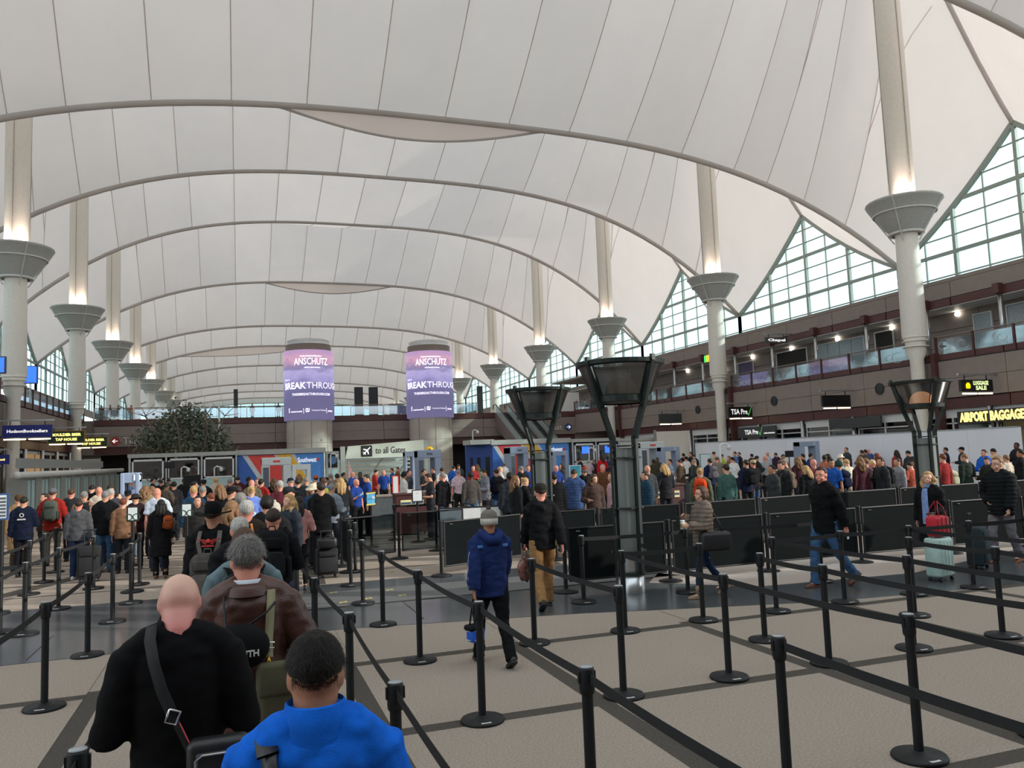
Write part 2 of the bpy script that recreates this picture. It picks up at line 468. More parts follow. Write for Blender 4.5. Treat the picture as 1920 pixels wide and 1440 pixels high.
for a, b in (((-.3, 12.1), (7.0, 12.0)),):
    MB().bar((a[0], a[1], .004), (b[0], b[1], .004), .03, .01).build('mat_edge', JOINT, fl)
MB().poly([(6.2, 11.6, 0), (7.4, 10.4, 0), (10.2, 10.2, 0), (16, 12, 0), (22, 14.5, 0), (22, 17, 0), (12, 15, 0), (7.2, 12.9, 0)], (0, 0, .004)).build('terrazzo_patch', TERR, fl)
for i in range(-5, 10):                                   # granite joints
    MB().box(i * 2.3 - .008, 10.6, -.001, i * 2.3 + .008, 12.0, .0015).build('stone_joint', JOINT, fl)
jt = MB()
for y in [15.9 + 1.55 * i for i in range(22)]: jt.box(-12.5, y - .03, -.006, 33, y + .03, -.002)
jt.build('cross_joint', JOINT, fl)
dg = MB()
for a, b in (((-6, 11.5), (-2.6, 19.5)), ((1.25, 14.5), (2.2, 30)), ((5.7, 14.4), (7.0, 30))):
    dg.bar((a[0], a[1], -.003), (b[0], b[1], -.003), .35, .005)
dg.build('border_strip', CARPD, fl)
YT = mat('yellow_tape', '#c9bd6c', .6)
for px, py in ((730, 1106), (754, 1116), (832, 1109), (690, 1122), (735, 1071), (643, 1129), (625, 1111)):
    p = atz(px, py, .006); MB().bar(p + Vector((-.06, -.05, 0)), p + Vector((.06, .05, 0)), .03, .003).bar(p + Vector((-.05, .05, 0)), p + Vector((.06, -.04, 0)), .02, .003).build('tape_cross', YT, fl)
# ------------------------------------------------------------------ right side: two storeys and balcony
XF = 34.5
SCR = mat('screen_black', '#101214', .3)
YEL = mat('yellow_sign_letters', '#f2dc7a', .5, emit=1.0)
WHT = mat('white_letters', '#f4f4f2', .5, emit=.35)
GRN = mat('green_tick', '#4fa04f', .5, emit=.4)
INTER = mat('shop_interior', '#6b5c50', .8, var=.15, nscale=1.5)
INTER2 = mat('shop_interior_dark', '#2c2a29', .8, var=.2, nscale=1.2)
GL2 = glass_mat('shop_glass', '#b9c6cb', .75)
wr = structure('wall_right')
YE, YN = 71.0, 14.0
# lower storefront wall, fascias
MB().box(XF + .9, YN, 0, XF + 1.0, YE, 3.9).build('back_panel', INTER, wr)
for k in range(-4, 9):                                    # cladding panels of the balcony face, two rows of separate panels
    ya = Y0 + 4.575 * k; yb = ya + 4.575
    if yb > YE: yb = YE
    if yb - ya < .3: continue
    for z0, z1 in ((4.24, 5.2), (5.22, 6.15)):
        MB().box(XF, ya + .015, z0, XF + .3, yb - .015, z1).build('cladding_panel', TAUPE, wr)
    MB().box(XF - .05, ya + .03, 6.2, XF + .25, yb - .03, 6.56).build('spandrel', BROWN, wr)
    MB().box(XF + .08, ya + .03, 3.66, XF + .3, yb - .03, 4.18).build('lower_spandrel', BROWN, wr)
    MB().box(XF + 2.1, ya + .02, 9.82, XF + 2.4, yb - .02, 10.66).build('upper_cladding_panel', TAUPE, wr)
    MB().box(XF + 2.05, ya + .04, 9.34, XF + 2.35, yb - .04, 9.78).build('upper_spandrel', BROWN, wr)
    for zz in (0, 1, 2):
        MB().box(XF + 4, ya + .02, 6.45 + zz * .96, XF + 4.15, yb - .02, 7.38 + zz * .96).build('wall_panel', TAUPE, wr)
MB().box(XF + .31, YN, 3.66, XF + .6, YE, 6.6).build('slab_edge', BROWN, wr)
MB().box(XF - .02, YN, 6.16, XF + .5, YE, 6.2).build('trim_line', BLACKM, wr)
MB().box(XF + .2, YN, 6.30, 43.5, YE + 20, 6.42).build('upper_floor', mat('upper_floor', '#7d756c', .5), wr)
MB().box(XF + 2.1, YN, 9.3, 42.6, YE + 20, 9.34).build('upper_soffit', WHITEM, wr)
MB().box(XF + 2.2, YN, 10.7, 42.5, YE + 20, 10.9).build('clerestory_sill', TAUPE, wr)
MB().box(XF + 4.16, YN, 6.4, XF + 4.3, YE + 20, 9.3).build('upper_back_wall', TAUPE, wr)
MB().box(XF + .3, YN, 3.5, XF + 1.2, YE, 3.66).build('canopy_soffit', WHITEM, wr)
for y in [Y0 + 4.575 * k + 1.2 for k in range(-3, 9)]:
    MB().tube([(XF + .15, y, 0), (XF + .15, y, 3.66)], .13, 12).build('round_column', SILVER, wr, True)
    MB().tube([(XF + 2.0, y + .4, 6.4), (XF + 2.0, y + .4, 9.5)], .11, 12).build('round_column', SILVER, wr, True)
    MB().box(XF + 1.75, y + .25, 9.4, XF + 2.25, y + .6, 9.9).build('column_head', BROWN, wr)
for i in range(4):                                        # mast slots with brown edges
    y = Y0 + BAY * i
    if y > YE: break
    for d in (-.62, .62): MB().box(XF - .25, y + d - .12, 0, XF + .2, y + d + .12, 6.6).build('slot_edge', BROWN, wr)
# storefront bays: window frames, glass and what the shops show behind
SHF = mat('roller_shutter', '#3a3c3e', .5); CYANW = mat('pale_teal_wall', '#8fa6a4', .7); WDISP = mat('white_display', '#c4cdd0', .6)
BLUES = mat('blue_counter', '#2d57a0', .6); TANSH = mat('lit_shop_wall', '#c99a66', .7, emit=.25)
ys0 = [Y0 + 4.575 * k + 1.2 for k in range(-3, 9)]
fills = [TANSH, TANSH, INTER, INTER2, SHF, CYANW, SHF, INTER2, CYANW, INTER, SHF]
for i in range(len(ys0) - 1):
    a, b = ys0[i] + .15, ys0[i + 1] - .15
    g = structure('storefront', wr)
    MB().box(XF + .75, a, .1, XF + .8, b, 3.45).build('shop_backdrop', fills[i % len(fills)], g)
    MB().box(XF + .28, a, 3.2, XF + .36, b, 3.5).build('head_rail', WHITEM, g)
    for yy in (a, (a + b) / 2, b - .08): MB().box(XF + .3, yy, 0, XF + .36, yy + .08, 3.3).build('mullion', WHITEM, g)
    MB().box(XF + .3, a, 2.9, XF + .35, b, 2.96).build('transom', WHITEM, g)
    MB().box(XF + .38, a, .1, XF + .39, b, 3.2).build('shop_glass', GL2, g)
# sign boards fixed over the shops
def wall_board(px0, px1, py0, py1, X, material, name, label, parts=None, cat='sign'):
    a = atx(px0, py0, X); b = atx(px1, py0, X); z0 = atx((px0 + px1) / 2, py1, X).z; z1 = atx((px0 + px1) / 2, py0, X).z
    t = thing(name, label, cat, (X, (a.y + b.y) / 2, z0))
    MB().box(-.06, -abs(a.y - b.y) / 2, 0, .06, abs(a.y - b.y) / 2, z1 - z0).build('board', material, t)
    return t, abs(a.y - b.y), z1 - z0
DG = mat('charcoal_board', '#3b3f42', .5); 
t, L, H = wall_board(1384, 1455, 800, 820, XF - .05, DG, 'checkpoint_sign', 'charcoal wall board reading TSA Pre with a green tick, above the white barrier')
text('TSA Pre', .46, WHT, facing((-.08, L * .12, H * .5), -pi / 2), t, .008)
blur_row(L * .28, .09, 14, WHT, facing((-.08, -L * .35, H * .35), -pi / 2), t)
def tick(s, M, parent):
    me = MB().poly([(-.5 * s, 0, 0), (-.38 * s, .12 * s, 0), (-.15 * s, -.22 * s, 0), (.45 * s, .95 * s, 0), (.5 * s, .9 * s, 0), (-.1 * s, -.5 * s, 0), (-.2 * s, -.5 * s, 0)], (0, 0, .01)).mesh('tick')
    me.transform(M); link('tick_mark', me, GRN, parent)
tick(.42, facing((-.08, -L * .13, H * .45), -pi / 2), t)
t, L, H = wall_board(1555, 1652, 783, 802, XF - .05, SHF, 'blank_board', 'blank charcoal shutter box over the white barrier wall')
t, L, H = wall_board(1795, 1990, 765, 790, XF - .05, mat('board_black', '#26282a', .5), 'baggage_center_sign', 'long black board with yellow letters AIRPORT BAGGAGE CENTER')
me = text_mesh('AIRPORT BAGGAGE CENTER', .62, .025, .01)
xsv = [v.co.x for v in me.vertices]; w = max(xsv) - min(xsv); kk = (L * .94) / w
for v in me.vertices: v.co.x *= kk
me.transform(facing((-.08, 0, H * .48), -pi / 2)); link('lettering', me, YEL, t)
# hanging signs under fixed bars
XLf_ = -12.4
def hanging_sign(px0, px1, py0, py1, Y, material, label, txt=None, tm=None, size=.3, Z=None, frame=None, bold=.01, icon=None, two=None, lamp=True, name='hanging_sign', arm=1):
    side = 1 if px0 > 900 else -1
    if name == 'hanging_sign': Y = atx(px1, (py0 + py1) / 2, XF - .35).y if side > 0 else atx(px0, (py0 + py1) / 2, XLf_ + .5).y
    if Z: Y = Z
    a = aty(px0, py0, Y); b = aty(px1, py1, Y); W = b.x - a.x; H = 1
    cz = (a.z + b.z) / 2
    H = abs(aty((px0 + px1) / 2, py0, Y).z - aty((px0 + px1) / 2, py1, Y).z)
    t = thing(name, label, 'sign', ((a.x + b.x) / 2, Y, cz - H / 2))
    MB().box(-W / 2, -.08, 0, W / 2, .08, H).build('sign_box', material, t)
    if frame:
        f = MB(); e = .05
        f.box(-W / 2 - e, -.1, -e, W / 2 + e, .1, 0).box(-W / 2 - e, -.1, H, W / 2 + e, .1, H + e).box(-W / 2 - e, -.1, 0, -W / 2, .1, H).box(W / 2, -.1, 0, W / 2 + e, .1, H)
        f.build('frame', frame, t)
    MB().box(-W / 2 - (.6 if side < 0 else .1), -.05, H + .22, W / 2 + (.42 if side > 0 else .1), .05, H + .30).build('support_bar', SILVER, t)
    for q in (-.35, .35): MB().box(W * q - .02, -.02, H, W * q + .02, .02, H + .23).build('hanger', BLACKM, t)
    if lamp:
        for q in (-.25, .25): MB().tube([(W * q - W * .22, -.06, -.1), (W * q + W * .22, -.06, -.1)], .035, 8).build('tube_lamp', WARM, t)
    if txt:
        if two:
            text(txt, size, tm, facing((icon or 0, -.09, H * .70)), t, bold, width=W * two[1]); text(two[0], size, tm, facing((icon or 0, -.09, H * .28)), t, bold, width=W * two[2])
        else: text(txt, size, tm, facing((icon or 0, -.09, H * .5)), t, bold, width=W * .82 if icon is None else W * .7)
    return t, W, H
NAVY = mat('navy_sign', '#14205f', .5, emit=.15); DGREEN = mat('dark_green_sign', '#1d3a2a', .5, emit=.05)
GOLDF = mat('gold_frame', '#a67f2c', .5)
t, W, H = hanging_sign(1365, 1410, 763, 782, 49.2, SCR, 'black hanging sign reading TSA Pre with green tick, beside the second right mast', 'TSA Pre', WHT, .5, icon=-.12)
tick(.45, facing((W * .36, -.09, H * .45)), t)
hanging_sign(1235, 1278, 776, 793, 62.0, DG, 'blank charcoal hanging sign behind the nearest funnel lamp')
hanging_sign(1540, 1594, 741, 762, 37.5, SCR, 'blank black hanging sign between the two front right masts')
t, W, H = hanging_sign(1799, 1860, 712, 734, 26.0, SCR, 'black hanging sign with yellow suitcase symbol reading LUGGAGE SALE', 'LUGGAGE', mat('pale_green_letters', '#cfe0a0', .5, emit=.6), .26, two=('SALE', .48, .34), icon=.22)
ym = mat('yellow_icon', '#ffd200', .5, emit=1.0)
MB().rbox((-W * .30, -.1, H * .45), (.27, .03, .22), .05).box(-W * .30 - .07, -.11, H * .45 + .1, -W * .3 + .07, -.09, H * .45 + .16).build('suitcase_symbol', ym, t)
t, W, H = hanging_sign(5, 98, 797, 820, 27.0, NAVY, 'navy hanging sign reading HudsonBooksellers in white on the left', 'HudsonBooksellers', WHT, .22, bold=.008, arm=-1)
t, W, H = hanging_sign(91, 158, 809, 830, 33.0, DGREEN, 'green and gold hanging sign reading BOULDER BEER TAP HOUSE, nearer one', 'BOULDER BEER', YEL, .24, two=('TAP HOUSE', .82, .6), frame=GOLDF, arm=-1)
t, W, H = hanging_sign(141, 201, 820, 837, 41.0, DGREEN, 'second green BOULDER BEER TAP HOUSE sign half hidden behind the first', 'BOULDER BEER', YEL, .24, two=('TAP HOUSE', .82, .6), frame=GOLDF, arm=-1)
t, W, H = hanging_sign(-30, 17, 853, 871, 20.5, NAVY, 'navy sign with yellow letters cut off at the left edge of the photo', None, lamp=False); blur_row(W * .5, .1, 6, YEL, facing((W * .12, -.09, H * .5)), t)
t, W, H = hanging_sign(1435, 1475, 633, 643, 42.0, DG, 'small grey hanging sign reading Chapel on the upper level', 'Chapel', WHT, .24, lamp=False, Z=atx(1475, 638, XF + 1.7).y)
# colourful sign upstairs
t = thing('lit_restaurant_sign', 'small lit green, orange and yellow sign over the upper level cafe', 'sign', atx(1328, 672, 36.3))
for i, c in enumerate(('#2fbf4a', '#f08a1c', '#e8c32c')):
    MB().rbox((0, .35 - .35 * i, 0), (.12, .4, .55), .05, q=None).build('sign_lobe', mat('lobe' + str(i), c, .5, emit=1.2), t, True)
# lamps, vents, doors upstairs
LAMPW = mat('white_globe', '#fff6e4', .4, emit=4.0)
for i, (px, py) in enumerate(((1289, 696), (1358, 693), (1411, 670), (1484, 654), (1570, 636), (1672, 615), (1795, 589))):
    p = atx(px, py, XF + 3.9); t = thing('wall_lamp', 'round glowing wall lamp on the upper level, number %s from the far end' % ordn[i].replace('nearest', 'first'), 'lamp', p, group='upper level wall lamps')
    MB().ell((0, 0, 0), (.14, .14, .14), 12, 8).build('globe', LAMPW, t, True); MB().cyl((.14, 0, 0), (.08, 0, 0), .08).build('lamp_mount', SILVER, t)
for i, (px, py) in enumerate(((1309, 768), (1452, 752), (1650, 729), (1203, 781))):
    p = atx(px, py, XF); MB().lathe([(0, 0), (.30, 0), (.30, .05), (.24, .05), (.24, .02), (0, .02)], n=16).mesh('v')
    t = thing('round_vent', 'round dark air vent in the balcony face, %s' % ('below the cafe', 'left of the blank black sign', 'right of the blank black sign', 'behind the nearest funnel lamp')[i], 'vent', p, group='balcony vents')
    vm = MB().lathe([(0, .03), (.33, .03), (.33, .06), (.29, .06)], n=20).mesh('grille'); vm.transform(Matrix.Rotation(-pi / 2, 4, 'Y')); link('grille', vm, SCR, t)
    for q in range(-3, 4): MB().box(-.07, -sqrt(.09 - (q * .08) ** 2), q * .08 - .012, -.03, sqrt(.09 - (q * .08) ** 2), q * .08 + .012).build('slat', DG, t)
DOORG = mat('door_glass_grey', '#9aaab0', .15); DKDOOR = mat('dark_opening', '#2a2725', .7); PURP = mat('purple_mosaic', '#5b5577', .6, var=.2, nscale=6)
dn = 0
def upper_door(px0, px1, pyt, material, leaves=1, name=None):
    global dn; dn += 1
    X = XF + 3.93; a = atx(px0, pyt, X); b = atx(px1, pyt, X); w = abs(a.y - b.y); h = max(2.1, atx((px0 + px1) / 2, pyt, X).z - 6.42)
    h = min(h, 2.6)
    d = structure('door_%d' % dn, None, (X, (a.y + b.y) / 2, 6.42))
    MB().box(-.06, -w / 2 - .07, 0, .04, -w / 2, h + .07).box(-.06, w / 2, 0, .04, w / 2 + .07, h + .07).box(-.06, -w / 2, h, .04, w / 2, h + .07).build('door_frame', WHITEM, d)
    for i in range(leaves):
        q = MB().box(-.02, -w / 2 + w * i / leaves + .02, 0, .02, -w / 2 + w * (i + 1) / leaves - .02, h - .01).build('door_leaf', material, d)
        MB().box(-.06, -w / 2 + w * (i + .8) / leaves, 1.0, -.02, -w / 2 + w * (i + .8) / leaves + .03, 1.15).build('door_handle', SILVER, q)
upper_door(1456, 1512, 656, DKDOOR, 1); upper_door(1530, 1620, 640, DOORG, 4); upper_door(1641, 1674, 622, DKDOOR); upper_door(1826, 1858, 588, DOORG); upper_door(1888, 1925, 570, DOORG); upper_door(1384, 1412, 680, PURP)
# railings
RART = mat('rail_steel', '#8d8682', .35, metal=.6)
rail_i = 0
def railing(a, b, label, post=2.29, art=True, h=1.02, posts=BROWN, gl=RAILG, solid=0):
    a = Vector(a); b = Vector(b); L = (b - a).length; d = (b - a) / L; n = max(1, round(L / post))
    t = thing('glass_railing', label, 'railing', a, atan2(d.y, d.x))
    for i in range(n + 1):
        x = L * i / n
        MB().box(x - .05, -.06, -.2, x + .05, .06, h + .02).build('post', posts, t)
        if i < n:
            x1 = L * (i + 1) / n
            MB().box(x + .08, -.012, .1, x1 - .08, .012, h - .14).build('glass_panel', gl, t)
            if art and L < 60:
                am = MB(); rr = random.Random(i * 7 + int(L * 10))
                for q in range(3):
                    cx = rr.uniform(x + .5, x1 - .5); cz = rr.uniform(.3, .6); r = rr.uniform(.12, .26); w = .025
                    am.lathe([(r, -.004), (r + w, -.004), (r + w, .004), (r, .004)], n=14, a0=rr.uniform(0, 3), a1=rr.uniform(4, 6.2))
                    for v in range(len(am.v) - 4 * 15, len(am.v)):
                        p = am.v[v]; am.v[v] = (cx + p[0] * 1.5, -.016 + p[2], cz + p[1])
                am.build('etched_swirl', mat('etched_blue', '#b9c6dd', .4), t)
    MB().tube([(0, 0, h), (L, 0, h)], .035, 8).tube([(0, 0, h - .1), (L, 0, h - .1)], .016, 6).build('handrail', RART, t)
    return t
for i, (ya, yb) in enumerate(((Y0 + .75, Y0 + BAY - .75), (Y0 + BAY + .75, YE), (YN, Y0 - .75))):
    railing((XF - .05, yb, 6.4), (XF - .05, ya, 6.4), ('etched glass balcony railing between the two front right masts', 'etched glass balcony railing beyond the second right mast', 'etched glass balcony railing at the right edge of the photo')[i], art=i != 1)
# the bent corner of the balcony at the bridge
YB = 75.0
MB().poly([(32.6, YB, 4.24), (XF, YE, 4.24), (XF, YE, 6.15), (32.6, YB, 6.15)], (.3, .3, 0)).build('corner_cladding', TAUPE, wr)
MB().poly([(32.5, YB, 6.18), (XF, YE - .05, 6.18), (XF, YE - .05, 6.6), (32.5, YB, 6.6)], (.3, .3, 0)).build('corner_spandrel', BROWN, wr)
railing((32.6, YB, 6.4), (XF, YE, 6.4), 'short railing on the bent balcony corner by the escalator', art=False)

# ------------------------------------------------------------------ bridge across the hall
br = structure('wall_back')
XL = -11.6
nb = 9
for i in range(nb):
    x0 = lerp(XL, 32.6, i / nb); x1 = lerp(XL, 32.6, (i + 1) / nb)
    for z0, z1 in ((4.15, 5.0), (5.02, 5.88)): MB().box(x0 + .02, YB, z0, x1 - .02, YB + .3, z1).build('cladding_panel', TAUPE, br)
    MB().box(x0 + .02, YB - .05, 5.93, x1 - .02, YB + .3, 6.45).build('spandrel', BROWN, br)
    MB().box(x0 + .02, YB + .25, 3.55, x1 - .02, YB + .4, 4.1).build('lower_spandrel', BROWN, br)
dk = structure('floor'); MB().box(-20, YB + .3, 3.5, 43, YB + 22, 6.4).build('bridge_deck', TAUPE, dk)
wp_ = thing('white_partition', 'plain white partition on the bridge behind the two walkers', 'partition', (31.2, YB + 6, 6.4)); MB().box(0, 0, 0, 4.6, .12, 2.5).build('panel', WHITEM, wp_); MB().box(-.05, -.02, 2.5, 4.65, .14, 2.56).build('top_trim', SILVER, wp_)
MB().box(XL, YB + 4, 0, 43, YB + 4.2, 3.5).build('ground_floor_back_wall', INTER2, br)
railing((XL, YB + .1, 6.42), (22.2, YB + .1, 6.42), 'clear glass railing along the bridge over the checkpoint', post=3.0, art=False, posts=SILVER)
# raised letters on the bridge face
LM = mat('metal_letters', '#cfcac2', .5)
t = thing('terminal_west_sign', 'raised metal letters Terminal West with red arrow disc on the bridge face', 'sign', (aty(216, 832, YB).x, YB - .03, 4.62))
text('Terminal West', .8, LM, facing((2.95, -.02, 0)), t, .012, .02, width=4.7)
MB().cyl((0, .02, 0), (0, -.03, 0), .36, n=24).build('red_disc', mat('red_disc', '#a32c38', .5), t); text('←', .5, WHT, facing((0, -.04, 0)), t, .01)
MB().bar((-.2, -.05, 0), (.2, -.05, 0), .05, .05).bar((-.2, -.05, 0), (-.02, -.05, .16), .05, .05).bar((-.2, -.05, 0), (-.02, -.05, -.16), .05, .05).build('arrow', WHT, t)
p = aty(1046, 801, YB - .2)
t = thing('terminal_east_sign', 'raised metal letters Terminal East with blue arrow disc behind the escalator', 'sign', (p.x - 1.2, YB - .06, p.z))
text('Terminal East', .8, LM, facing((-.6, -.02, 0)), t, .012, .02, width=4.6)
MB().cyl((2.4, .02, 0), (2.4, -.03, 0), .36, n=24).build('blue_disc', mat('blue_disc', '#2a4a8c', .5), t)
MB().bar((2.2, -.05, 0), (2.6, -.05, 0), .05, .05).bar((2.6, -.05, 0), (2.42, -.05, .16), .05, .05).bar((2.6, -.05, 0), (2.42, -.05, -.16), .05, .05).build('arrow', WHT, t)
# dark upright totems and bins on the bridge
for i, (px0, px1, pyt) in enumerate(((438, 446, 730), (664, 680, 726), (691, 708, 726), (894, 904, 724))):
    a = aty(px0, pyt, YB + 3); b = aty(px1, pyt, YB + 3); h = a.z - 6.4
    t = thing('information_totem', 'tall dark slab on the bridge, %s' % ('left of the first screen drum', 'left one of the pair between the drums', 'right one of the pair between the drums', 'right of the second screen drum')[i], 'totem', ((a.x + b.x) / 2, YB + 3, 6.4))
    MB().rbox((0, 0, h / 2), (b.x - a.x, .3, h), .03).build('slab', BLACKM, t); MB().box(-(b.x - a.x) / 2 - .05, -.25, 0, (b.x - a.x) / 2 + .05, .25, .06).build('foot_plate', DG, t)
for i, px in enumerate((735, 747, 757)):
    p = aty(px, 770, YB + 2.2)
    t = thing('waste_bin', 'grey waste bin on the bridge, %s of three' % ('first', 'middle', 'last')[i], 'bin', (p.x, YB + 2.2, 6.4), group='bins on the bridge')
    MB().lathe([(.25, 0), (.27, .9), (.2, 1.0), (0, 1.0)], n=14).build('bin_body', GREYM, t, True); MB().lathe([(.28, .88), (.28, .93), (.2, .95)], n=14).build('bin_rim', DG, t)

# ------------------------------------------------------------------ screen drums
DRUMC = mat('drum_cladding', '#b4aca2', .6, var=.03, nscale=1); DRUMD = mat('drum_neck', '#7c6f69', .6)
def screen_mat():
    M = bpy.data.materials.new('led_screen'); M.use_nodes = True; nt = M.node_tree; b = nt.nodes['Principled BSDF']
    tc = nt.nodes.new('ShaderNodeTexCoord'); sp = nt.nodes.new('ShaderNodeSeparateXYZ'); nt.links.new(tc.outputs['Object'], sp.inputs[0])
    nz = nt.nodes.new('ShaderNodeTexNoise'); nz.inputs['Scale'].default_value = .9; nz.inputs['Detail'].default_value = 6
    mp = nt.nodes.new('ShaderNodeMapping'); mp.inputs['Scale'].default_value = (1, 1, 2.2); nt.links.new(tc.outputs['Object'], mp.inputs[0]); nt.links.new(mp.outputs[0], nz.inputs['Vector'])
    ma = nt.nodes.new('ShaderNodeMath'); ma.operation = 'MULTIPLY_ADD'; ma.inputs[1].default_value = 2.0; nt.links.new(nz.outputs['Fac'], ma.inputs[0]); nt.links.new(sp.outputs['Z'], ma.inputs[2])
    mr = nt.nodes.new('ShaderNodeMapRange'); mr.inputs['From Min'].default_value = 1.0; mr.inputs['From Max'].default_value = 7.1; nt.links.new(ma.outputs[0], mr.inputs['Value'])
    rp = nt.nodes.new('ShaderNodeValToRGB'); cr = rp.color_ramp
    stops = [(0, '#6b668c'), (.30, '#686389'), (.46, '#6d6a98'), (.58, '#9890c4'), (.68, '#aea4d4'), (.75, '#7f7aa4'), (.80, '#9480a4'), (.88, '#cf9cb6'), (1, '#b292bc')]
    cr.elements[0].color = (*lin(stops[0][1]), 1); cr.elements[1].color = (*lin(stops[-1][1]), 1)
    for q, c in stops[1:-1]:
        e = cr.elements.new(q); e.color = (*lin(c), 1)
    nt.links.new(mr.outputs[0], rp.inputs[0]); nt.links.new(rp.outputs[0], b.inputs['Emission Color']); b.inputs['Emission Strength'].default_value = .56
    b.inputs['Base Color'].default_value = (.02, .02, .02, 1); b.inputs['Roughness'].default_value = .5
    return M
LED = screen_mat(); LEDW = mat('led_white_text', '#f3ecff', .5, emit=.55)
for i, (cx, lab) in enumerate(((5.95, 'left taupe column wrapped by a purple LED screen reading BREAKTHROUGH'), (16.95, 'right taupe column wrapped by a purple LED screen reading BREAKTHROUGH'))):
    t = thing('screen_drum', lab, 'screen', (cx, 72.75, 0))
    for z0, z1 in ((0, 2.0), (2.02, 3.9), (3.92, 5.9)):
        for q in range(8):
            MB().lathe([(1.98, z0), (1.98, z1)], n=5, a0=q * pi / 4 + .01, a1=(q + 1) * pi / 4 - .01).lathe([(1.9, z1), (1.9, z0)], n=5, a0=q * pi / 4 + .01, a1=(q + 1) * pi / 4 - .01).build('cladding_panel', DRUMC, t, True)
    s = MB().lathe([(2.05, 0), (2.18, .02), (2.18, 6.1), (2.05, 6.12)], n=48).build('led_screen', LED, t, True); s.location = (0, 0, 5.92)
    MB().lathe([(1.98, 12.0), (1.98, 12.62), (1.9, 12.62)], n=32).build('neck', DRUMD, t, True)
    MB().lathe([(1.8, 12.6), (1.85, 13.0), (1.6, 13.1), (0, 13.15)], n=32).build('steel_crown', SILVER, t, True)
    az = atan2(-72.75, -cx) + pi / 2
    def bt(sx, size, z, bold=0, x=0, w=None, sp=1):
        me = text_mesh(sx, size, bold, .004, 'CENTER', sp)
        if w:
            xs_ = [v.co.x for v in me.vertices]; k_ = w / (max(xs_) - min(xs_))
            for v in me.vertices: v.co.x *= k_
        for v in me.vertices:
            a = (v.co.x + x) / 2.2; yy = v.co.y; r = 2.2 + v.co.z
            v.co = (r * sin(a), -r * cos(a), z + yy)
        me.transform(Matrix.Rotation(az, 4, 'Z')); link('lettering', me, LEDW, t)
    def br_(w, h, n, z, x):
        blur_row(w, h, n, LEDW, Matrix.Rotation(az, 4, 'Z'), t, lambda a, b, c: ((2.2 + c) * sin((a + x) / 2.2), -(2.2 + c) * cos((a + x) / 2.2), z + b))
    bt('ANSCHUTZ', .85, 10.95, .012, .25, 3.1); br_(1.9, .14, 22, 11.45, .2); br_(1.4, .12, 14, 10.45, .3)
    bt('THIS IS', .2, 9.42, 0, -2.2, .75); bt('BREAK', .80, 8.85, .02, -1.42, 2.3); bt('THROUGH', .80, 8.85, 0, 1.62, 3.6)
    bt('THISISBREAKTHROUGH.COM', .3, 8.10, .006, .25, 3.6)
    br_(1.1, .12, 16, 6.62, -1.15); bt('CU', .42, 6.7, .03, -.15, .35); bt('University of Colorado', .18, 6.7, 0, .85, 1.3); br_(.7, .16, 7, 6.66, 2.1)
    bt('|', .5, 6.7, 0, -.48); bt('|', .5, 6.7, 0, 1.6); br_(.12, .42, 2, 6.75, -1.9)

# ------------------------------------------------------------------ escalators at the right end of the bridge
BLKST = mat('escalator_black', '#35373a', .5); ESCG = mat('escalator_glass', '#aebbb8', .25)
for i, (px_t, px_b) in enumerate(((934, 1000), (985, 1055))):
    a = aty(px_t + 10, 795, YB - .5); b = aty(px_b - 12, 826, YB - 8)
    top = Vector((a.x, YB - .2, 6.3)); bot = Vector((a.x + 1.2, YB - 10.5, 0.1))
    top = Vector((aty(946, 778, 74).x + i * 2.25, YB - .2, 6.35)); bot = Vector((top.x + .6, YB - 11.5, .1))
    t = thing('escalator', 'escalator coming down from the bridge, %s one of the two' % ('outer left', 'inner right')[i], 'escalator', (0, 0, 0), group='escalators at the bridge')
    d = bot - top; r = Vector((.95, .06, 0)).normalized()
    for s in (-1, 1):
        o = r * (.62 * s)
        MB().poly([top + o + Vector((0, 0, .1)), bot + o + Vector((0, 0, .1)), bot + o + Vector((0, 0, -.8)), top + o + Vector((0, 1.4, -.8))], r * (.08 * s)).build('side_cladding', TAUPE if s < 0 else SILVER, t)
        MB().poly([top + o + Vector((0, 0, .1)), bot + o + Vector((0, 0, .1)), bot + o + Vector((0, 0, .85)), top + o + Vector((0, 0, .85))], r * .02).build('balustrade_glass', ESCG, t)
        MB().tube([top + o + Vector((0, .9, .5)), top + o + Vector((0, .8, .88)), top + o + Vector((0, 0, .9)), bot + o + Vector((0, 0, .9)), bot + o + Vector((0, -.6, .7))], .045, 8).build('handrail', BLACKM, t, True)
    n = 34
    for q in range(n):
        c = top + d * ((q + .5) / n)
        MB().box(c.x - .5, c.y - .17, c.z - .12, c.x + .5, c.y + .17, c.z).build('step', BLKST, t)

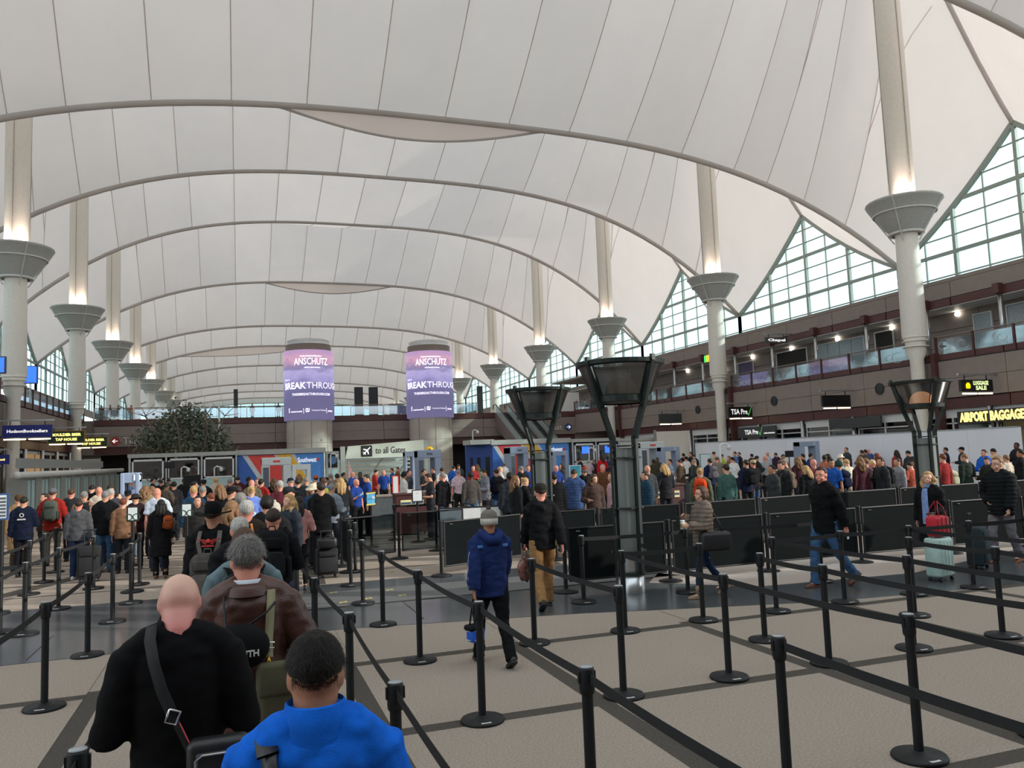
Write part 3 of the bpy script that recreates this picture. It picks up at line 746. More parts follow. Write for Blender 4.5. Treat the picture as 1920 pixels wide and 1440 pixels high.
# ------------------------------------------------------------------ left side
XLf = -12.4
wlft = structure('wall_left')
for k in range(-3, 10):
    ya = Y0 + 4.575 * k; yb = min(ya + 4.575, YB)
    for z0, z1 in ((4.24, 5.2), (5.22, 6.15)): MB().box(XLf - .3, ya + .015, z0, XLf, yb - .015, z1).build('cladding_panel', TAUPE, wlft)
    MB().box(XLf - .25, ya + .03, 6.2, XLf + .05, yb - .03, 6.56).build('spandrel', BROWN, wlft)
    MB().box(XLf - .3, ya + .03, 3.66, XLf - .08, yb - .03, 4.18).build('lower_spandrel', BROWN, wlft)
    g = structure('storefront', wlft)
    MB().box(XLf - .9, ya + .1, .1, XLf - .85, yb - .1, 3.6).build('shop_backdrop', (INTER, INTER2, TANSH, INTER)[k % 4], g)
    for yy in (ya + .05, (ya + yb) / 2): MB().box(XLf - .36, yy, 0, XLf - .28, yy + .1, 3.6).build('mullion', WHITEM, g)
    MB().box(XLf - .36, ya, 2.6, XLf - .3, yb, 2.68).box(XLf - .36, ya, 3.4, XLf - .3, yb, 3.6).build('transom', WHITEM, g)
    MB().tube([(XLf - .1, ya + 1, 0), (XLf - .1, ya + 1, 3.66)], .13, 12).build('round_column', SILVER, wlft, True)
MB().box(-20, YN, 6.3, XLf - .1, YB + 20, 6.42).build('upper_floor', TAUPE, wlft)
MB().box(-20.4, YN, 6.3, -20.2, YB + 20, 8.2).build('upper_back_wall', TAUPE, wlft)
MB().box(-20.6, YN, 10.0, -20.3, 205, 10.9).build('clerestory_sill', TAUPE, wlft)
MB().box(-20.6, YN, 0, -20.5, 205, 6.3).build('outer_wall', TAUPE, wlft)
MB().box(42.5, YN, 0, 42.7, 205, 10.9).build('outer_wall', TAUPE, wr)
railing((XLf + .05, Y0 - 8, 6.4), (XLf + .05, Y0 + BAY - .8, 6.4), 'brown-posted balcony railing on the left in front of the near left mast', art=False, post=1.9)
railing((XLf + .05, Y0 + BAY + .8, 6.4), (XLf + .05, YB, 6.4), 'brown-posted balcony railing on the left beyond the near left mast', art=False, post=1.9)
BLUESC = mat('blue_led', '#2a5cf0', .5, emit=1.1)
for i, (px0, px1, py0, py1, Y) in enumerate(((-20, 10, 668, 700, 42), (43, 70, 686, 719, 57))):
    a = aty(px0, py0, Y); b = aty(px1, py1, Y); H = abs(aty((px0 + px1) / 2, py0, Y).z - aty((px0 + px1) / 2, py1, Y).z)
    t = thing('blue_display', ('bright blue display at the left edge above the railing', 'bright blue display behind the near left mast')[i], 'screen', ((a.x + b.x) / 2, Y, a.z - H))
    MB().box(-(b.x - a.x) / 2, 0, 0, (b.x - a.x) / 2, .2, H).build('housing', DG, t); MB().box(-(b.x - a.x) / 2 + .05, -.02, .05, (b.x - a.x) / 2 - .05, .0, H - .05).build('display_face', BLUESC, t)
    MB().box(-.05, .05, -(a.z - H - 6.4), .05, .15, 0).build('support_post', SILVER, t)
# far hall beyond the bridge
fe = structure('wall_end')
MB().box(-20.5, 226, 0, 42.5, 226.3, 12).build('end_wall_base', WHITEM, fe)
eg = MB(); ef = MB()
for i in range(22): ef.box(-20.5 + 3 * i - .1, 226, 12, -20.5 + 3 * i + .1, 226.3, 32)
for z in (12, 15, 18, 21, 24): ef.box(-20.5, 226, z - .08, 42.5, 226.3, z + .08)
ef.build('end_mullions', MULL, fe, kind='stuff'); MB().box(-20.5, 226.1, 12, 42.5, 226.15, 32).build('end_glass', PANE, fe)
bs = structure('wall_front')
MB().box(-13.5, -3.3, 0, 43.5, -3, 11).build('cladding', TAUPE, bs)
gr = structure('ground'); MB().box(-400, -300, -.8, 400, 500, -.4).build('terrain', mat('outside_ground', '#9a968c', .9), gr)
# ------------------------------------------------------------------ belt stanchions
STAND = mat('stanchion_black', '#191b1d', .5, var=.08, nscale=30, spec=.3); CAPW = mat('stanchion_cap', '#a0a4a6', .25); LBL = mat('paper_sticker', '#c9c9c5', .7)
def make_stanchion():
    t = thing('belt_stanchion', 'x', 'stanchion')
    MB().lathe([(0, 0), (.175, 0), (.178, .012), (.170, .026), (.06, .034), (.045, .05), (0, .05)], n=28).build('base', STAND, t, True)
    MB().lathe([(.031, .04), (.031, .84)], n=16).build('post', STAND, t, True)
    MB().lathe([(.031, .79), (.040, .80), (.043, .82), (.043, .925), (.040, .935), (0, .936)], n=16).build('belt_head', STAND, t, True)
    MB().lathe([(0, .9365), (.038, .9365), (.036, .942), (0, .943)], n=16).build('cap', CAPW, t, True)
    for a in range(4): MB().box(-.012, -.012, .855, .012, .012, .915).build
    s = MB()
    for a in range(4):
        c, d = cos(a * pi / 2), sin(a * pi / 2); s.box(c * .038 - .012, d * .038 - .012, .855, c * .038 + .012, d * .038 + .012, .915)
    s.build('belt_slots', STAND, t)
    MB().box(-.05, -.155, .0275, .03, -.125, .0285).build('sticker', LBL, t)
    return t
stan0 = make_stanchion(); stan_used = False
def stanchion(x, y, label, rz=0):
    global stan_used
    if not stan_used: o = stan0; stan_used = True
    else: o = dup(stan0)
    o.location = (x, y, 0); o.rotation_euler = (0, 0, rz); o['label'] = label; o['group'] = 'black belt stanchions'
    return o
def belt(a, b, parent, sag=.02, z=.886, w=.052):
    a = Vector((a[0], a[1], z)); b = Vector((b[0], b[1], z)); d = (b - a).normalized(); n = Vector((-d.y, d.x, 0)) * .0015
    m_ = MB(); N = 10; rows = []
    for i in range(N + 1):
        t = i / N; c = a.lerp(b, t); c.z -= sag * 4 * t * (1 - t); rows.append(c)
    for i in range(N): 
        p, q = rows[i], rows[i + 1]
        m_.poly([p + n + Vector((0, 0, -w / 2)), q + n + Vector((0, 0, -w / 2)), q + n + Vector((0, 0, w / 2)), p + n + Vector((0, 0, w / 2))], n * -2)
    o = m_.build('belt', BELT, parent)
    o.matrix_parent_inverse = Matrix.Translation(-Vector(parent.location)) if parent.rotation_euler.z == 0 else (Matrix.Translation(parent.location) @ Matrix.Rotation(parent.rotation_euler.z, 4, 'Z')).inverted()
NTH = ['nearest', 'second', 'third', 'fourth', 'fifth', 'sixth', 'seventh', 'eighth']
rows_ = [
 ('in the row crossing in front of the blue-jacketed walker', [(1.79, 2.1), (1.79, 4.12), (1.83, 6.33), (1.78, 8.43), (1.74, 10.47), (1.73, 12.16), (1.80, 14.04)], 1),
 ('in the row right beside the bright blue jacketed man', [(.78, 2.2), (.77, 4.3), (.80, 6.4), (.72, 8.5), (.68, 10.6)], 0),
 ('in the row close to the bald man in black', [(-.66, 2.0), (-.65, 3.9), (-.63, 6.07), (-.62, 8.2)], 1),
 ('in the left row standing on the grey stone band', [(-1.70, 6.3), (-1.67, 8.38), (-1.66, 10.48), (-1.69, 12.62), (-1.64, 14.21), (-1.75, 16.4)], 1),
 ('in the second row from the left', [(-2.75, 8.4), (-2.72, 10.3), (-2.69, 12.27), (-2.67, 14.26), (-2.5, 16.33)], 2),
 ('in the leftmost row beside the navy-jacketed officer', [(-3.5, 12.3), (-3.5, 14.3), (-3.5, 16.24), (-3.6, 17.87), (-3.72, 19.52)], 2),
 ('in the short row left of the walker in tan trousers', [(3.13, 6.42), (3.12, 8.59)], 0),
 ('in the line at the bottom right corner', [(3.13, 2.0), (3.13, 4.23)], 1),
 ('in the row of large stanchions right of centre', [(4.3, 2.2), (4.27, 4.35), (4.24, 6.49), (4.28, 8.65)], 1),
 ('in the row right of the tall near funnel lamp', [(5.36, 4.3), (5.35, 6.47), (5.40, 7.53)], 1),
 ('in the row in front of the man in black jacket and jeans', [(6.46, 4.4), (6.46, 6.54), (6.47, 8.74)], 1),
 ('in the row in front of the woman with the red bag', [(7.66, 4.4), (7.66, 6.53), (7.69, 7.73)], 1),
 ('in the row running to the right edge by the pale suitcase', [(8.75, 6.5), (8.75, 8.78)], 1),
 ('single posts beside the dark funnel lamp base', [(4.6, 10.56)], 0), ('beyond the walking woman with the paper cup', [(6.25, 10.5)], 0), ('between the walking woman and the tall lamp', [(5.38, 8.72)], 0),
 ('next to the walking man in jeans', [(7.60, 8.80)], 0), ('right of the red bag', [(9.83, 8.77), (11.0, 8.8)], 0), ('behind the walking man\'s legs', [(8.46, 10.26)], 0),
 ('beside the black rolling suitcase of the dark-suited man', [(2.1, 15.7)], 0), ('near the long-haired woman with boots', [(-2.24, 19.77), (-.9, 20.4)], 0),
 ('by the tan-topped counter', [(3.9, 21.3), (5.6, 21.6), (5.3, 19.0)], 0)]
SP = {}
for lab, pts, hid in rows_:
    prev = None
    for i, p in enumerate(pts):
        nm = NTH[i] if len(pts) > 1 else 'single'
        lb = 'black stanchion, %s %s' % (NTH[i], lab) if len(pts) > 1 else 'black belt stanchion ' + lab.replace('single posts ', '')
        o = stanchion(p[0], p[1], lb); SP[p] = o
        if prev is not None: belt(prev, p, o)
        prev = p
for a, b in (((5.38, 8.72), (4.28, 8.65)), ((4.6, 10.56), (6.25, 10.5)), ((7.60, 8.80), (6.47, 8.74)), ((8.75, 8.78), (7.60, 8.80)), ((9.83, 8.77), (8.75, 8.78)), ((11.0, 8.8), (9.83, 8.77)),
             ((7.69, 7.73), (8.75, 8.78)), ((-2.24, 19.77), (-3.72, 19.52)), ((-.9, 20.4), (-2.24, 19.77)), ((5.6, 21.6), (3.9, 21.3)), ((-3.5, 12.3), (-2.69, 12.27)), ((8.46, 10.26), (6.25, 10.5))):
    belt(b, a, SP[a], sag=.01)

# ------------------------------------------------------------------ panel barriers
MESHB = mat('barrier_fabric', '#141819', .92, var=.06, nscale=3, spec=.08); ACRY = glass_mat('acrylic_panel', '#b4bcc0', .95)
CHROME = mat('chrome_cap', '#c9ccce', .2, metal=1)
def barrier(a, b, label, fabric=MESHB, z0=.16, group='black panel barriers'):
    a = Vector((*a, 0)); b = Vector((*b, 0)); L = (b - a).length; d = (b - a) / L
    t = thing('panel_barrier', label, 'barrier', a, atan2(d.y, d.x), group)
    MB().lathe([(0, 0), (.19, 0), (.19, .02), (.06, .05), (0, .05)], n=24).build('base', STAND, t, True)
    MB().lathe([(.032, .04), (.032, .97)], n=12).lathe([(.038, .97), (.036, .99), (0, .992)], n=12).build('post', STAND, t, True)
    MB().tube([(.07, 0, .95), (L - .07, 0, .95)], .018, 8).tube([(.07, 0, z0), (L - .07, 0, z0)], .016, 8).build('rail', STAND, t)
    for x in (.08, L - .08): MB().box(x - .015, -.012, z0, x + .015, .012, .95).build('panel_edge', STAND, t)
    MB().box(.09, -.004, z0 + .01, L - .09, .004, .945).build('panel', fabric, t)
    MB().box(.2, -.02, .90, .27, -.006, .915).build('clip', CHROME, t)
    return t
P1 = [(4.72, 11.5), (6.55, 11.52), (8.45, 11.56), (10.38, 11.52), (12.45, 11.52), (14.3, 11.45), (16.2, 11.4)]
wh = ['left of the tall near lamp base', 'behind the walking woman with cup', 'behind the walking man in jeans', 'behind the woman with the red bag', 'behind the man in puffer jacket', 'at the right edge of the photo']
for i in range(6): barrier(P1[i], P1[i + 1], 'front row black panel barrier ' + wh[i])
P2 = [(5.72, 15.72), (6.0, 15.03), (6.95, 15.05), (8.9, 15.0), (10.9, 15.15), (12.58, 15.4), (15.3, 15.6), (18.1, 15.7), (20.5, 15.8)]
wh = ['right of the black hoodie walker', 'left of the tall near lamp', 'right of the tall near lamp', 'below the orange backpack', 'below the scarfed man', 'below the old woman with red scarf', 'below the man in grey T-shirt', 'at the right end']
P2 = P2[1:]
for i in range(7): barrier(P2[i], P2[i + 1], 'rear row black panel barrier ' + wh[i + 1])
barrier((3.44, 14.23), (5.3, 15.0), 'black panel barrier slanting behind the blue-jacketed walker')
barrier((1.98, 15.75), (1.97, 16.6), 'black panel barrier seen end-on beside the rolling suitcase')
barrier((1.97, 16.7), (3.22, 17.2), 'clear acrylic panel barrier in front of the standing officer', ACRY, group='clear panel barriers')
barrier((3.25, 17.25), (4.85, 17.6), 'clear acrylic panel barrier in front of the maroon podium', ACRY, group='clear panel barriers')
barrier((4.3, 18.2), (6.2, 17.9), 'panel barrier with a white board behind the knit-capped walker', WHITEM)

# ------------------------------------------------------------------ funnel lamps
LG = mat('lamp_dark_green', '#1c2725', .45, metal=.2); LGM = mat('lamp_mesh_dark', '#2c302f', .6); LGL = mat('lamp_shaft_panel', '#6a6f6c', .4, var=.04, stretch=(1, 1, .1))
BOWLG = glass_mat('lamp_bowl_glass', '#565654', .80, .2)
DOMEOFF = mat('lamp_dome_off', '#9a958c', .5); DOMEON = mat('lamp_dome_on', '#ffb98a', .5, emit=1.6)
def funnel_lamp(x, y, rz, lit, label):
    t = thing('funnel_lamp', label, 'lamp', (x, y, 0), rz)
    MB().lathe([(.22, 0), (.22, .24), (.20, .245), (.20, .26)], n=32).build('steel_base', SILVER, t, True)
    MB().lathe([(.225, .26), (.24, .27), (.24, .30), (.225, .31)], n=32).build('base_ring', LG, t)
    MB().lathe([(.165, .3), (.165, .58)], n=28).build('inner_drum', SILVER, t, True)
    for i in range(4):
        a = i * pi / 2; c, s = cos(a), sin(a); o = Vector((c, s, 0)); tn = Vector((-s, c, 0))
        m_ = MB()
        m_.bar(o * .235 + Vector((0, 0, .28)), o * .235 + Vector((0, 0, 2.34)), .055, .085, o)
        m_.bar(o * .235 + Vector((0, 0, 2.30)), o * .44 + Vector((0, 0, 2.80)), .055, .085, o)
        m_.bar(o * .44 + Vector((0, 0, 2.76)), o * .66 + Vector((0, 0, 3.46)), .055, .085, o)
        m_.bar(o * .68 + Vector((0, 0, 3.44)), o * .68 + Vector((0, 0, 3.53)), .07, .05, o)
        m_.build('arm', LG, t)
        p = MB(); o2 = Vector((cos(a + pi / 4), sin(a + pi / 4), 0)); t2 = Vector((-o2.y, o2.x, 0))
        p.lathe([(.215, .62), (.215, 2.16)], n=5, a0=a + .17, a1=a + pi / 2 - .17); p.build('shaft_panel', LGL, t, True)
        bg = MB().lathe([(.44, 2.93), (.64, 3.42)], n=6, a0=a + .08, a1=a + pi / 2 - .08); bg.build('bowl_panel', BOWLG, t, True)
        ed = MB()
        for aa in (a + .10, a + pi / 2 - .10): ed.bar((cos(aa) * .445, sin(aa) * .445, 2.93), (cos(aa) * .645, sin(aa) * .645, 3.42), .02, .02)
        ed.build('panel_edge', LG, t)
    for z in (.60, 1.25, 2.0, 2.18):
        MB().lathe([(.225, z), (.255, z), (.255, z + .022), (.225, z + .022)], n=28).build('ring', LG, t)
        if z < 1.9:
            for i in range(8): a = i * pi / 4 + .3; MB().box(cos(a) * .262 - .008, sin(a) * .262 - .008, z, cos(a) * .262 + .008, sin(a) * .262 + .008, z + .02).build('bolt', CHROME, t)
    MB().lathe([(.36, 2.84), (.46, 2.86), (.47, 2.95), (.36, 2.93)], n=32).build('lower_ring', LG, t)
    MB().lathe([(.62, 3.40), (.68, 3.42), (.69, 3.48), (.62, 3.48)], n=32).build('upper_ring', LG, t)
    MB().lathe([(.26, 2.95), (.26, 3.0), (.23, 3.12), (.16, 3.2), (.06, 3.24), (0, 3.245)], n=20).build('lamp_dome', DOMEON if lit else DOMEOFF, t, True)
    MB().lathe([(0, 2.86), (.38, 2.86), (.38, 2.89), (0, 2.89)], n=24).build('bowl_floor', LG, t)
    return t
funnel_lamp(5.57, 11.0, .32, False, 'tallest black funnel lamp in the middle of the hall with steel foot')
p = aty(1014, 870, 15.6); funnel_lamp(p.x, 15.6, .45, False, 'black funnel lamp behind the walker in the black hoodie')
p = aty(1738, 870, 14.4); funnel_lamp(p.x, 14.4, -.35, True, 'black funnel lamp on the right with glowing orange dome')

# ------------------------------------------------------------------ tree in planter at the bridge
LEAF = mat('olive_leaf', '#69725e', .7, var=.25, nscale=3); BARK = mat('bark', '#6e6255', .9, var=.15)
t = thing('indoor_tree', 'tall indoor tree with small grey-green leaves and pale trunks by the bridge', 'tree', (-3.6, 60.5, 0))
tk = MB(); rr = random.Random(3)
tips = []
for i in range(7):
    a = i * .9; b0 = Vector((cos(a) * .5, sin(a) * .4, 0)); p = [b0]
    for j in range(1, 6): p.append(b0 + Vector((cos(a) * .42 * j + rr.uniform(-.2, .2), sin(a) * .35 * j, 1.15 * j)))
    tk.tube(p, [.11 - .016 * j for j in range(6)], 6)
    for j in range(3, 6):
        for q in range(4):
            e = p[j] + Vector((rr.uniform(-1.1, 1.1), rr.uniform(-.9, .9), rr.uniform(.1, .9))); tk.tube([p[j], e], [.03, .012], 4); tips.append(e)
tk.build('trunk', BARK, t, True)
lf = MB()
clus = [Vector(c) for c in ((-.1, 0, 6.0), (.8, 0, 5.6), (-1.0, 0, 5.4), (1.3, .2, 4.9), (-1.8, 0, 4.6), (0, 0, 5.0), (-.8, -.3, 4.2), (.9, -.3, 4.1), (2.1, 0, 4.2), (-2.4, 0, 4.1), (1.8, 0, 3.6), (-1.6, 0, 3.6), (.2, -.4, 3.5), (2.4, 0, 3.3))]
for c in clus:
    for q in range(360):
        v = Vector((rr.gauss(0, .5), rr.gauss(0, .5), rr.gauss(0, .36))); c2 = c + v
        d = Vector((rr.uniform(-1, 1), rr.uniform(-1, 1), rr.uniform(-1, .4))).normalized() * .26; s = d.cross(Vector((rr.uniform(-1, 1), rr.uniform(-1, 1), .3))).normalized() * .07
        lf._add([c2, c2 + d * .5 + s, c2 + d, c2 + d * .5 - s], [(0, 1, 2, 3)])
lf.build('foliage', LEAF, t, kind='stuff')
for i, px in enumerate((330, 374, 383, 411)):
    p = aty(px, 800, 63); tp = thing('pale_post', 'slim pale steel post in front of the bridge, %s behind the tree' % NTH[i].replace('nearest', 'first'), 'post', (p.x, 63, 0), group='pale posts behind the tree')
    MB().tube([(0, 0, 0), (0, 0, 6.3 + (i % 2) * .5)], .07, 10).build('pole', WHITEM, tp); MB().lathe([(.14, 0), (.14, .06), (.07, .08)], n=12).build('foot', WHITEM, tp)

# ------------------------------------------------------------------ checkpoint back line: cabins, advert walls, scanners
def rect(px0, px1, py0, py1, Y):
    a = aty(px0, py0, Y); b = aty(px1, py1, Y)
    zt = aty((px0 + px1) / 2, py0, Y).z; zb = aty((px0 + px1) / 2, py1, Y).z
    return a.x, b.x, zb, zt
TEALP = mat('pale_teal_panel', '#a9c4c4', .5); ALU = mat('aluminium_frame', '#d7dbdb', .4, var=.02); BEAMG = mat('beam_grey', '#a9aba6', .55, var=.03)
SWB = mat('advert_blue', '#2f62b5', .5); SWR = mat('advert_red', '#d8423c', .5); SWY = mat('advert_yellow', '#f0b92c', .5); SWG = mat('advert_silver', '#c4cbd2', .4); SWL = mat('advert_light_blue', '#4f8fdc', .5); ADW = mat('advert_white_text', '#f4f7fb', .5, emit=.3)
def cabin(px0, px1, py0, py1, Y, n, label, upper=INTER2, screen=None):
    x0, x1, zb, zt = rect(px0, px1, py0, py1, Y)
    t = thing('glass_cabin', label, 'booth', (x0, Y, 0)); W = x1 - x0; w = W / n
    MB().box(0, .5, 0, W, .6, zt - .05).build('rear_panel', upper, t)
    MB().box(-.1, -.1, zt, W + .1, .7, zt + .22).build('top_beam', BEAMG, t)
    for i in range(n):
        f = MB(); a = i * w + .12; b = (i + 1) * w - .12; e = .09
        f.box(a, -.05, 0, a + e, .02, zt - .1).box(b - e, -.05, 0, b, .02, zt - .1).box(a, -.05, zt - .12 - e, b, .02, zt - .1).box(a, -.05, zt * .55 - .04, b, .02, zt * .55 + .05)
        fo = f.build('window_frame', ALU, t)
        MB().box(a + e, -.01, zt * .55 + .05, b - e, .0, zt - .2).build('pane', GL2, fo); MB().box(a + e, -.01, .1, b - e, .0, zt * .55 - .04).build('lower_panel', TEALP, fo)
        if screen: MB().box(b - .9, -.03, zt - .75, b - .35, -.02, zt - .3).build('screen', BLUESC, t)
    for i in range(n + 1): MB().tube([(i * w, -.02, 0), (i * w, -.02, zt)], .07, 8).build('round_post', SILVER, t)
    return t
cabin(243, 443, 856, 905, 50, 3, 'glass cabin of three white-framed windows left of the advert wall')
cabin(1073, 1162, 828, 880, 48, 2, 'glass cabin with two blue screens right of the tall lamps', INTER, True)
def advert(px0, px1, py0, py1, Y, label, word_at, kstart):
    x0, x1, zb, zt = rect(px0, px1, py0, py1, Y); W = x1 - x0; zt2 = zt
    t = thing('advert_wall', label, 'billboard', (x0, Y, 0))
    MB().box(0, 0, 0, W, .3, zt).build('wall_panel', SWB if kstart < .1 else SWB, t)
    MB().box(-.1, -.15, zt, W + .1, .5, zt + .3).build('top_beam', BEAMG, t)
    def st(name, x, wdt, m_, y=-.004, z0=0.0, z1=None):          # diagonal printed stripes
        z1 = z1 or zt - .03; sh = .62
        def X(xx, z): return xx - (z - z1) * sh
        pts = [(X(x, z1), y, z1), (X(x + wdt, z1), y, z1), (X(x + wdt, z0), y, z0), (X(x, z0), y, z0)]
        pts = [(min(max(p[0], .02), W - .02), y, p[2]) for p in pts]
        MB().poly([pts[3], pts[2], pts[1], pts[0]], (0, .003, 0)).build(name, m_, t)
    st('silver_stripe', W * kstart, W * .06, SWG, -.005); st('red_stripe', W * (kstart + .06), W * .30, SWR, -.006); st('silver_stripe', W * (kstart + .36), W * .05, SWG, -.007)
    st('yellow_stripe', W * (kstart + .39), W * .17, SWY, -.008); st('silver_stripe', W * (kstart + .56), W * .04, SWG, -.009); st('light_field', W * (kstart + .60), W * .6, SWL, -.010)
    text('Southwest', .42, ADW, facing((W * word_at, -.02, zt - .42)), t, .006, width=W * .22)
    h = MB(); hx = W * word_at + W * .13; hz = zt - .40
    h.poly([(hx, -.02, hz - .12), (hx + .1, -.02, hz), (hx + .08, -.02, hz + .07), (hx + .03, -.02, hz + .07), (hx, -.02, hz + .03), (hx - .03, -.02, hz + .07), (hx - .08, -.02, hz + .07), (hx - .1, -.02, hz)], (0, -.004, 0)); h.build('heart_mark', SWR, t)
    return t
advert(446, 608, 851, 905, 50.2, 'blue, red and yellow diagonal-striped Southwest advert wall left of the Gates sign', .80, .05)
t = advert(923, 1069, 832, 890, 48.2, 'blue, red and yellow Southwest advert wall behind the two funnel lamps', .80, .0)
a = aty(873, 832, 49.6); b = aty(923, 832, 48.2)
tb = thing('blue_side_wall', 'plain dark blue angled wall with photo booths left of the right advert', 'wall panel', (a.x, 49.6, 0))
L = b.x - a.x; MB().poly([(0, 0, 0), (L, -1.4, 0), (L, -1.4, a.z - .1), (0, 0, a.z - .1)], (0, .2, 0)).build('panel', mat('advert_dark_blue', '#2a478c', .5), tb)
MB().box(-.1, -1.5, a.z - .1, L + .1, .3, a.z + .2).build('top_beam', BEAMG, tb)
for q in (.15, .4, .7): MB().box(L * q, -1.6 * q - .12, .9, L * q + .3, -1.6 * q - .02, 2.1).build('handset', SCR, tb)
# narrow cabinet with round emblem
x0, x1, zb, zt = rect(611, 636, 846, 885, 50)
t = thing('emblem_cabinet', 'narrow grey cabinet with a dark round emblem window beside the left advert', 'cabinet', (x0, 50, 0)); W = x1 - x0
MB().box(0, 0, 0, W, .5, zt).build('body', BEAMG, t); MB().box(.12, -.02, zt - 1.0, W - .1, -.005, zt - .15).build('dark_window', SCR, t); MB().box(.12, -.02, .2, W - .1, -.005, zt - 1.1).build('lower_panel', TEALP, t)
MB().cyl((W / 2, -.03, zt - .55), (W / 2, -.025, zt - .55), .25, n=20).build('round_emblem', mat('emblem_blue', '#46698f', .5), t)
# big gate sign
x0, x1, zb, zt = rect(647, 795, 832, 858, 54)
t = thing('gates_sign_wall', 'white portal wall with black lettering to all Gates and aeroplane symbol', 'sign', (x0, 54, 0)); W = x1 - x0
CREAM = mat('cream_portal', '#d9dccf', .6, var=.02)
MB().poly([(.0, 0, zb), (W, 0, zb), (W, 0, zt + .2), (.2, 0, zt - .1)], (0, .4, 0)).build('fascia', CREAM, t)
MB().box(-.3, 0, 0, 0, .4, zt - .1).box(W, 0, 0, W + .3, .4, zt + .2).build('portal_post', BEAMG, t)
for i in range(6): MB().box(0, 1.5 + i * .9, zb - .25 - i * .28, W, 1.7 + i * .9, zb - .08 - i * .28).build('louvre', CREAM, t)
for i in range(2): MB().bar((W * (.3 + .35 * i), 1.2, .8), (W * (.5 + .35 * i), 1.2, zb), .15, .1).build('diagonal_strut', BEAMG, t)
MB().box(0, 7.5, 0, W, 7.6, zb).build('rear_panel', TEALP, t)
BLKT = mat('black_text', '#2b2c2c', .6)
text('to all Gates', .62, BLKT, facing((W * .57, -.02, lerp(zb, zt, .52))), t, 0.0, width=W * .38)
MB().rbox((W * .265, -.02, lerp(zb, zt, .52)), (.75, .03, .75), .05).build('symbol_square', BLKT, t)
pl = MB(); cx, cz = W * .265, lerp(zb, zt, .52)
pl.bar((cx - .22, -.06, cz - .22), (cx + .24, -.05, cz + .24), .07, .02, (0, 1, 0)).bar((cx - .22, -.06, cz + .12), (cx + .1, -.05, cz + .04), .08, .02, (0, 1, 0)).bar((cx + .12, -.05, cz - .22), (cx + .04, -.05, cz + .1), .08, .02, (0, 1, 0)).bar((cx - .25, -.05, cz - .08), (cx - .1, -.05, cz - .12), .05, .02, (0, 1, 0)).bar((cx - .08, -.05, cz - .25), (cx - .12, -.05, cz - .1), .05, .02, (0, 1, 0))
pl.build('plane_symbol', WHT, t)
# yellow round sign
p = aty(805, 842, 52); t = thing('round_baggage_sign', 'round yellow sign with dark suitcase symbol right of the Gates sign', 'sign', (p.x, 52, 0))
YS = mat('yellow_disc', '#e0ac1c', .5, emit=.1)
MB().cyl((0, 0, p.z - .1), (0, -.08, p.z - .1), .28, n=28).build('disc', YS, t, True); MB().box(-.28, -.08, p.z - .48, .28, 0, p.z - .25).build('disc_foot', YS, t); MB().tube([(0, .02, 0), (0, .02, p.z - .3)], .04).build('pole', SILVER, t)
MB().box(-.1, -.09, p.z - .2, .1, -.08, p.z - .02).box(-.05, -.09, p.z - .02, .05, -.08, p.z + .02).build('suitcase_symbol', BLKT, t)
# white hoardings on the right
t = thing('white_hoarding', 'long plain white barrier wall behind the crowd on the right', 'hoarding', (30, 24, 0))
PW = mat('white_hoarding', '#e6eaf2', .55, var=.015, nscale=.5)
for i in range(10): MB().box(0, i * 2.44, 0, .15, i * 2.44 + 2.43, 2.5).build('board', PW, t)
MB().box(-.02, 0, 2.5, .17, 24.4, 2.55).build('top_trim', SILVER, t)
a = aty(1230, 812, 49); b = aty(1292, 812, 49)
t = thing('white_hoarding', 'tall white board where the white barrier wall ends', 'hoarding', (a.x, 49, 0)); W = b.x - a.x
MB().box(0, 0, 0, W, .15, a.z + .1).build('board', mat('warm_white_board', '#d3cec4', .6, var=.02), t); MB().box(-.1, -.05, 0, 0, .2, a.z + .2).build('edge_post', SILVER, t)
a = aty(1163, 822, 49.5); b = aty(1230, 818, 49.5)
t = thing('grey_partition', 'grey partition behind the body scanner right of the tall lamp', 'partition', (a.x, 49.5, 0)); W = b.x - a.x
MB().box(0, 0, 0, W, .15, a.z - .2).build('panel', GREYL, t); MB().box(-.1, -.1, a.z - .2, W, .25, a.z).build('top_beam', BEAMG, t)
# scanners
GATEM = mat('gate_blue_grey', '#8e9db5', .5, var=.03); SCANW = mat('scanner_white', '#c9d2d4', .5, var=.02); SCAND = mat('scanner_panel_dark', '#59606a', .4)
def walk_gate(px0, px1, pyt, Y, num, label, m_=GATEM):
    x0, x1, zb, zt = rect(px0, px1, pyt, pyt + 30, Y); W = x1 - x0; zt = min(max(zt, 2.0), 2.5)
    t = thing('metal_detector', label, 'metal detector', (x0, Y, 0))
    for x in (0, W - W * .22): MB().rbox((x + W * .11, 0, zt / 2), (W * .22, .6, zt), .03).build('side_panel', m_, t)
    MB().rbox((W / 2, 0, zt - .12), (W, .5, .26), .03).build('crosspiece', m_, t)
    if num: text(num, .2, WHT if num == '10' else BLKT, facing((W * .85, -.27, zt - .12)), t, .006)
    MB().box(W * .74, -.26, zt - .2, W * .96, -.252, zt - .04).build('display', SCAND if num == '10' else WHITEM, t)
    return t
walk_gate(228, 264, 887, 22, '10', 'grey-blue metal detector numbered 10 above the left crowd')
walk_gate(547, 582, 871, 40, '8', 'metal detector numbered 8 in front of the left advert wall', SCANW)
walk_gate(1033, 1063, 846, 42, '4', 'metal detector numbered 4 right of the lamp behind the hoodie walker')
walk_gate(1235, 1271, 838, 40, '2', 'grey-blue metal detector at the end of the white barrier wall')
walk_gate(1493, 1531, 828, 34, '1', 'grey-blue metal detector numbered 1 against the white barrier wall')
walk_gate(757, 775, 846, 38, None, 'left grey-blue metal detector near the Gates sign')
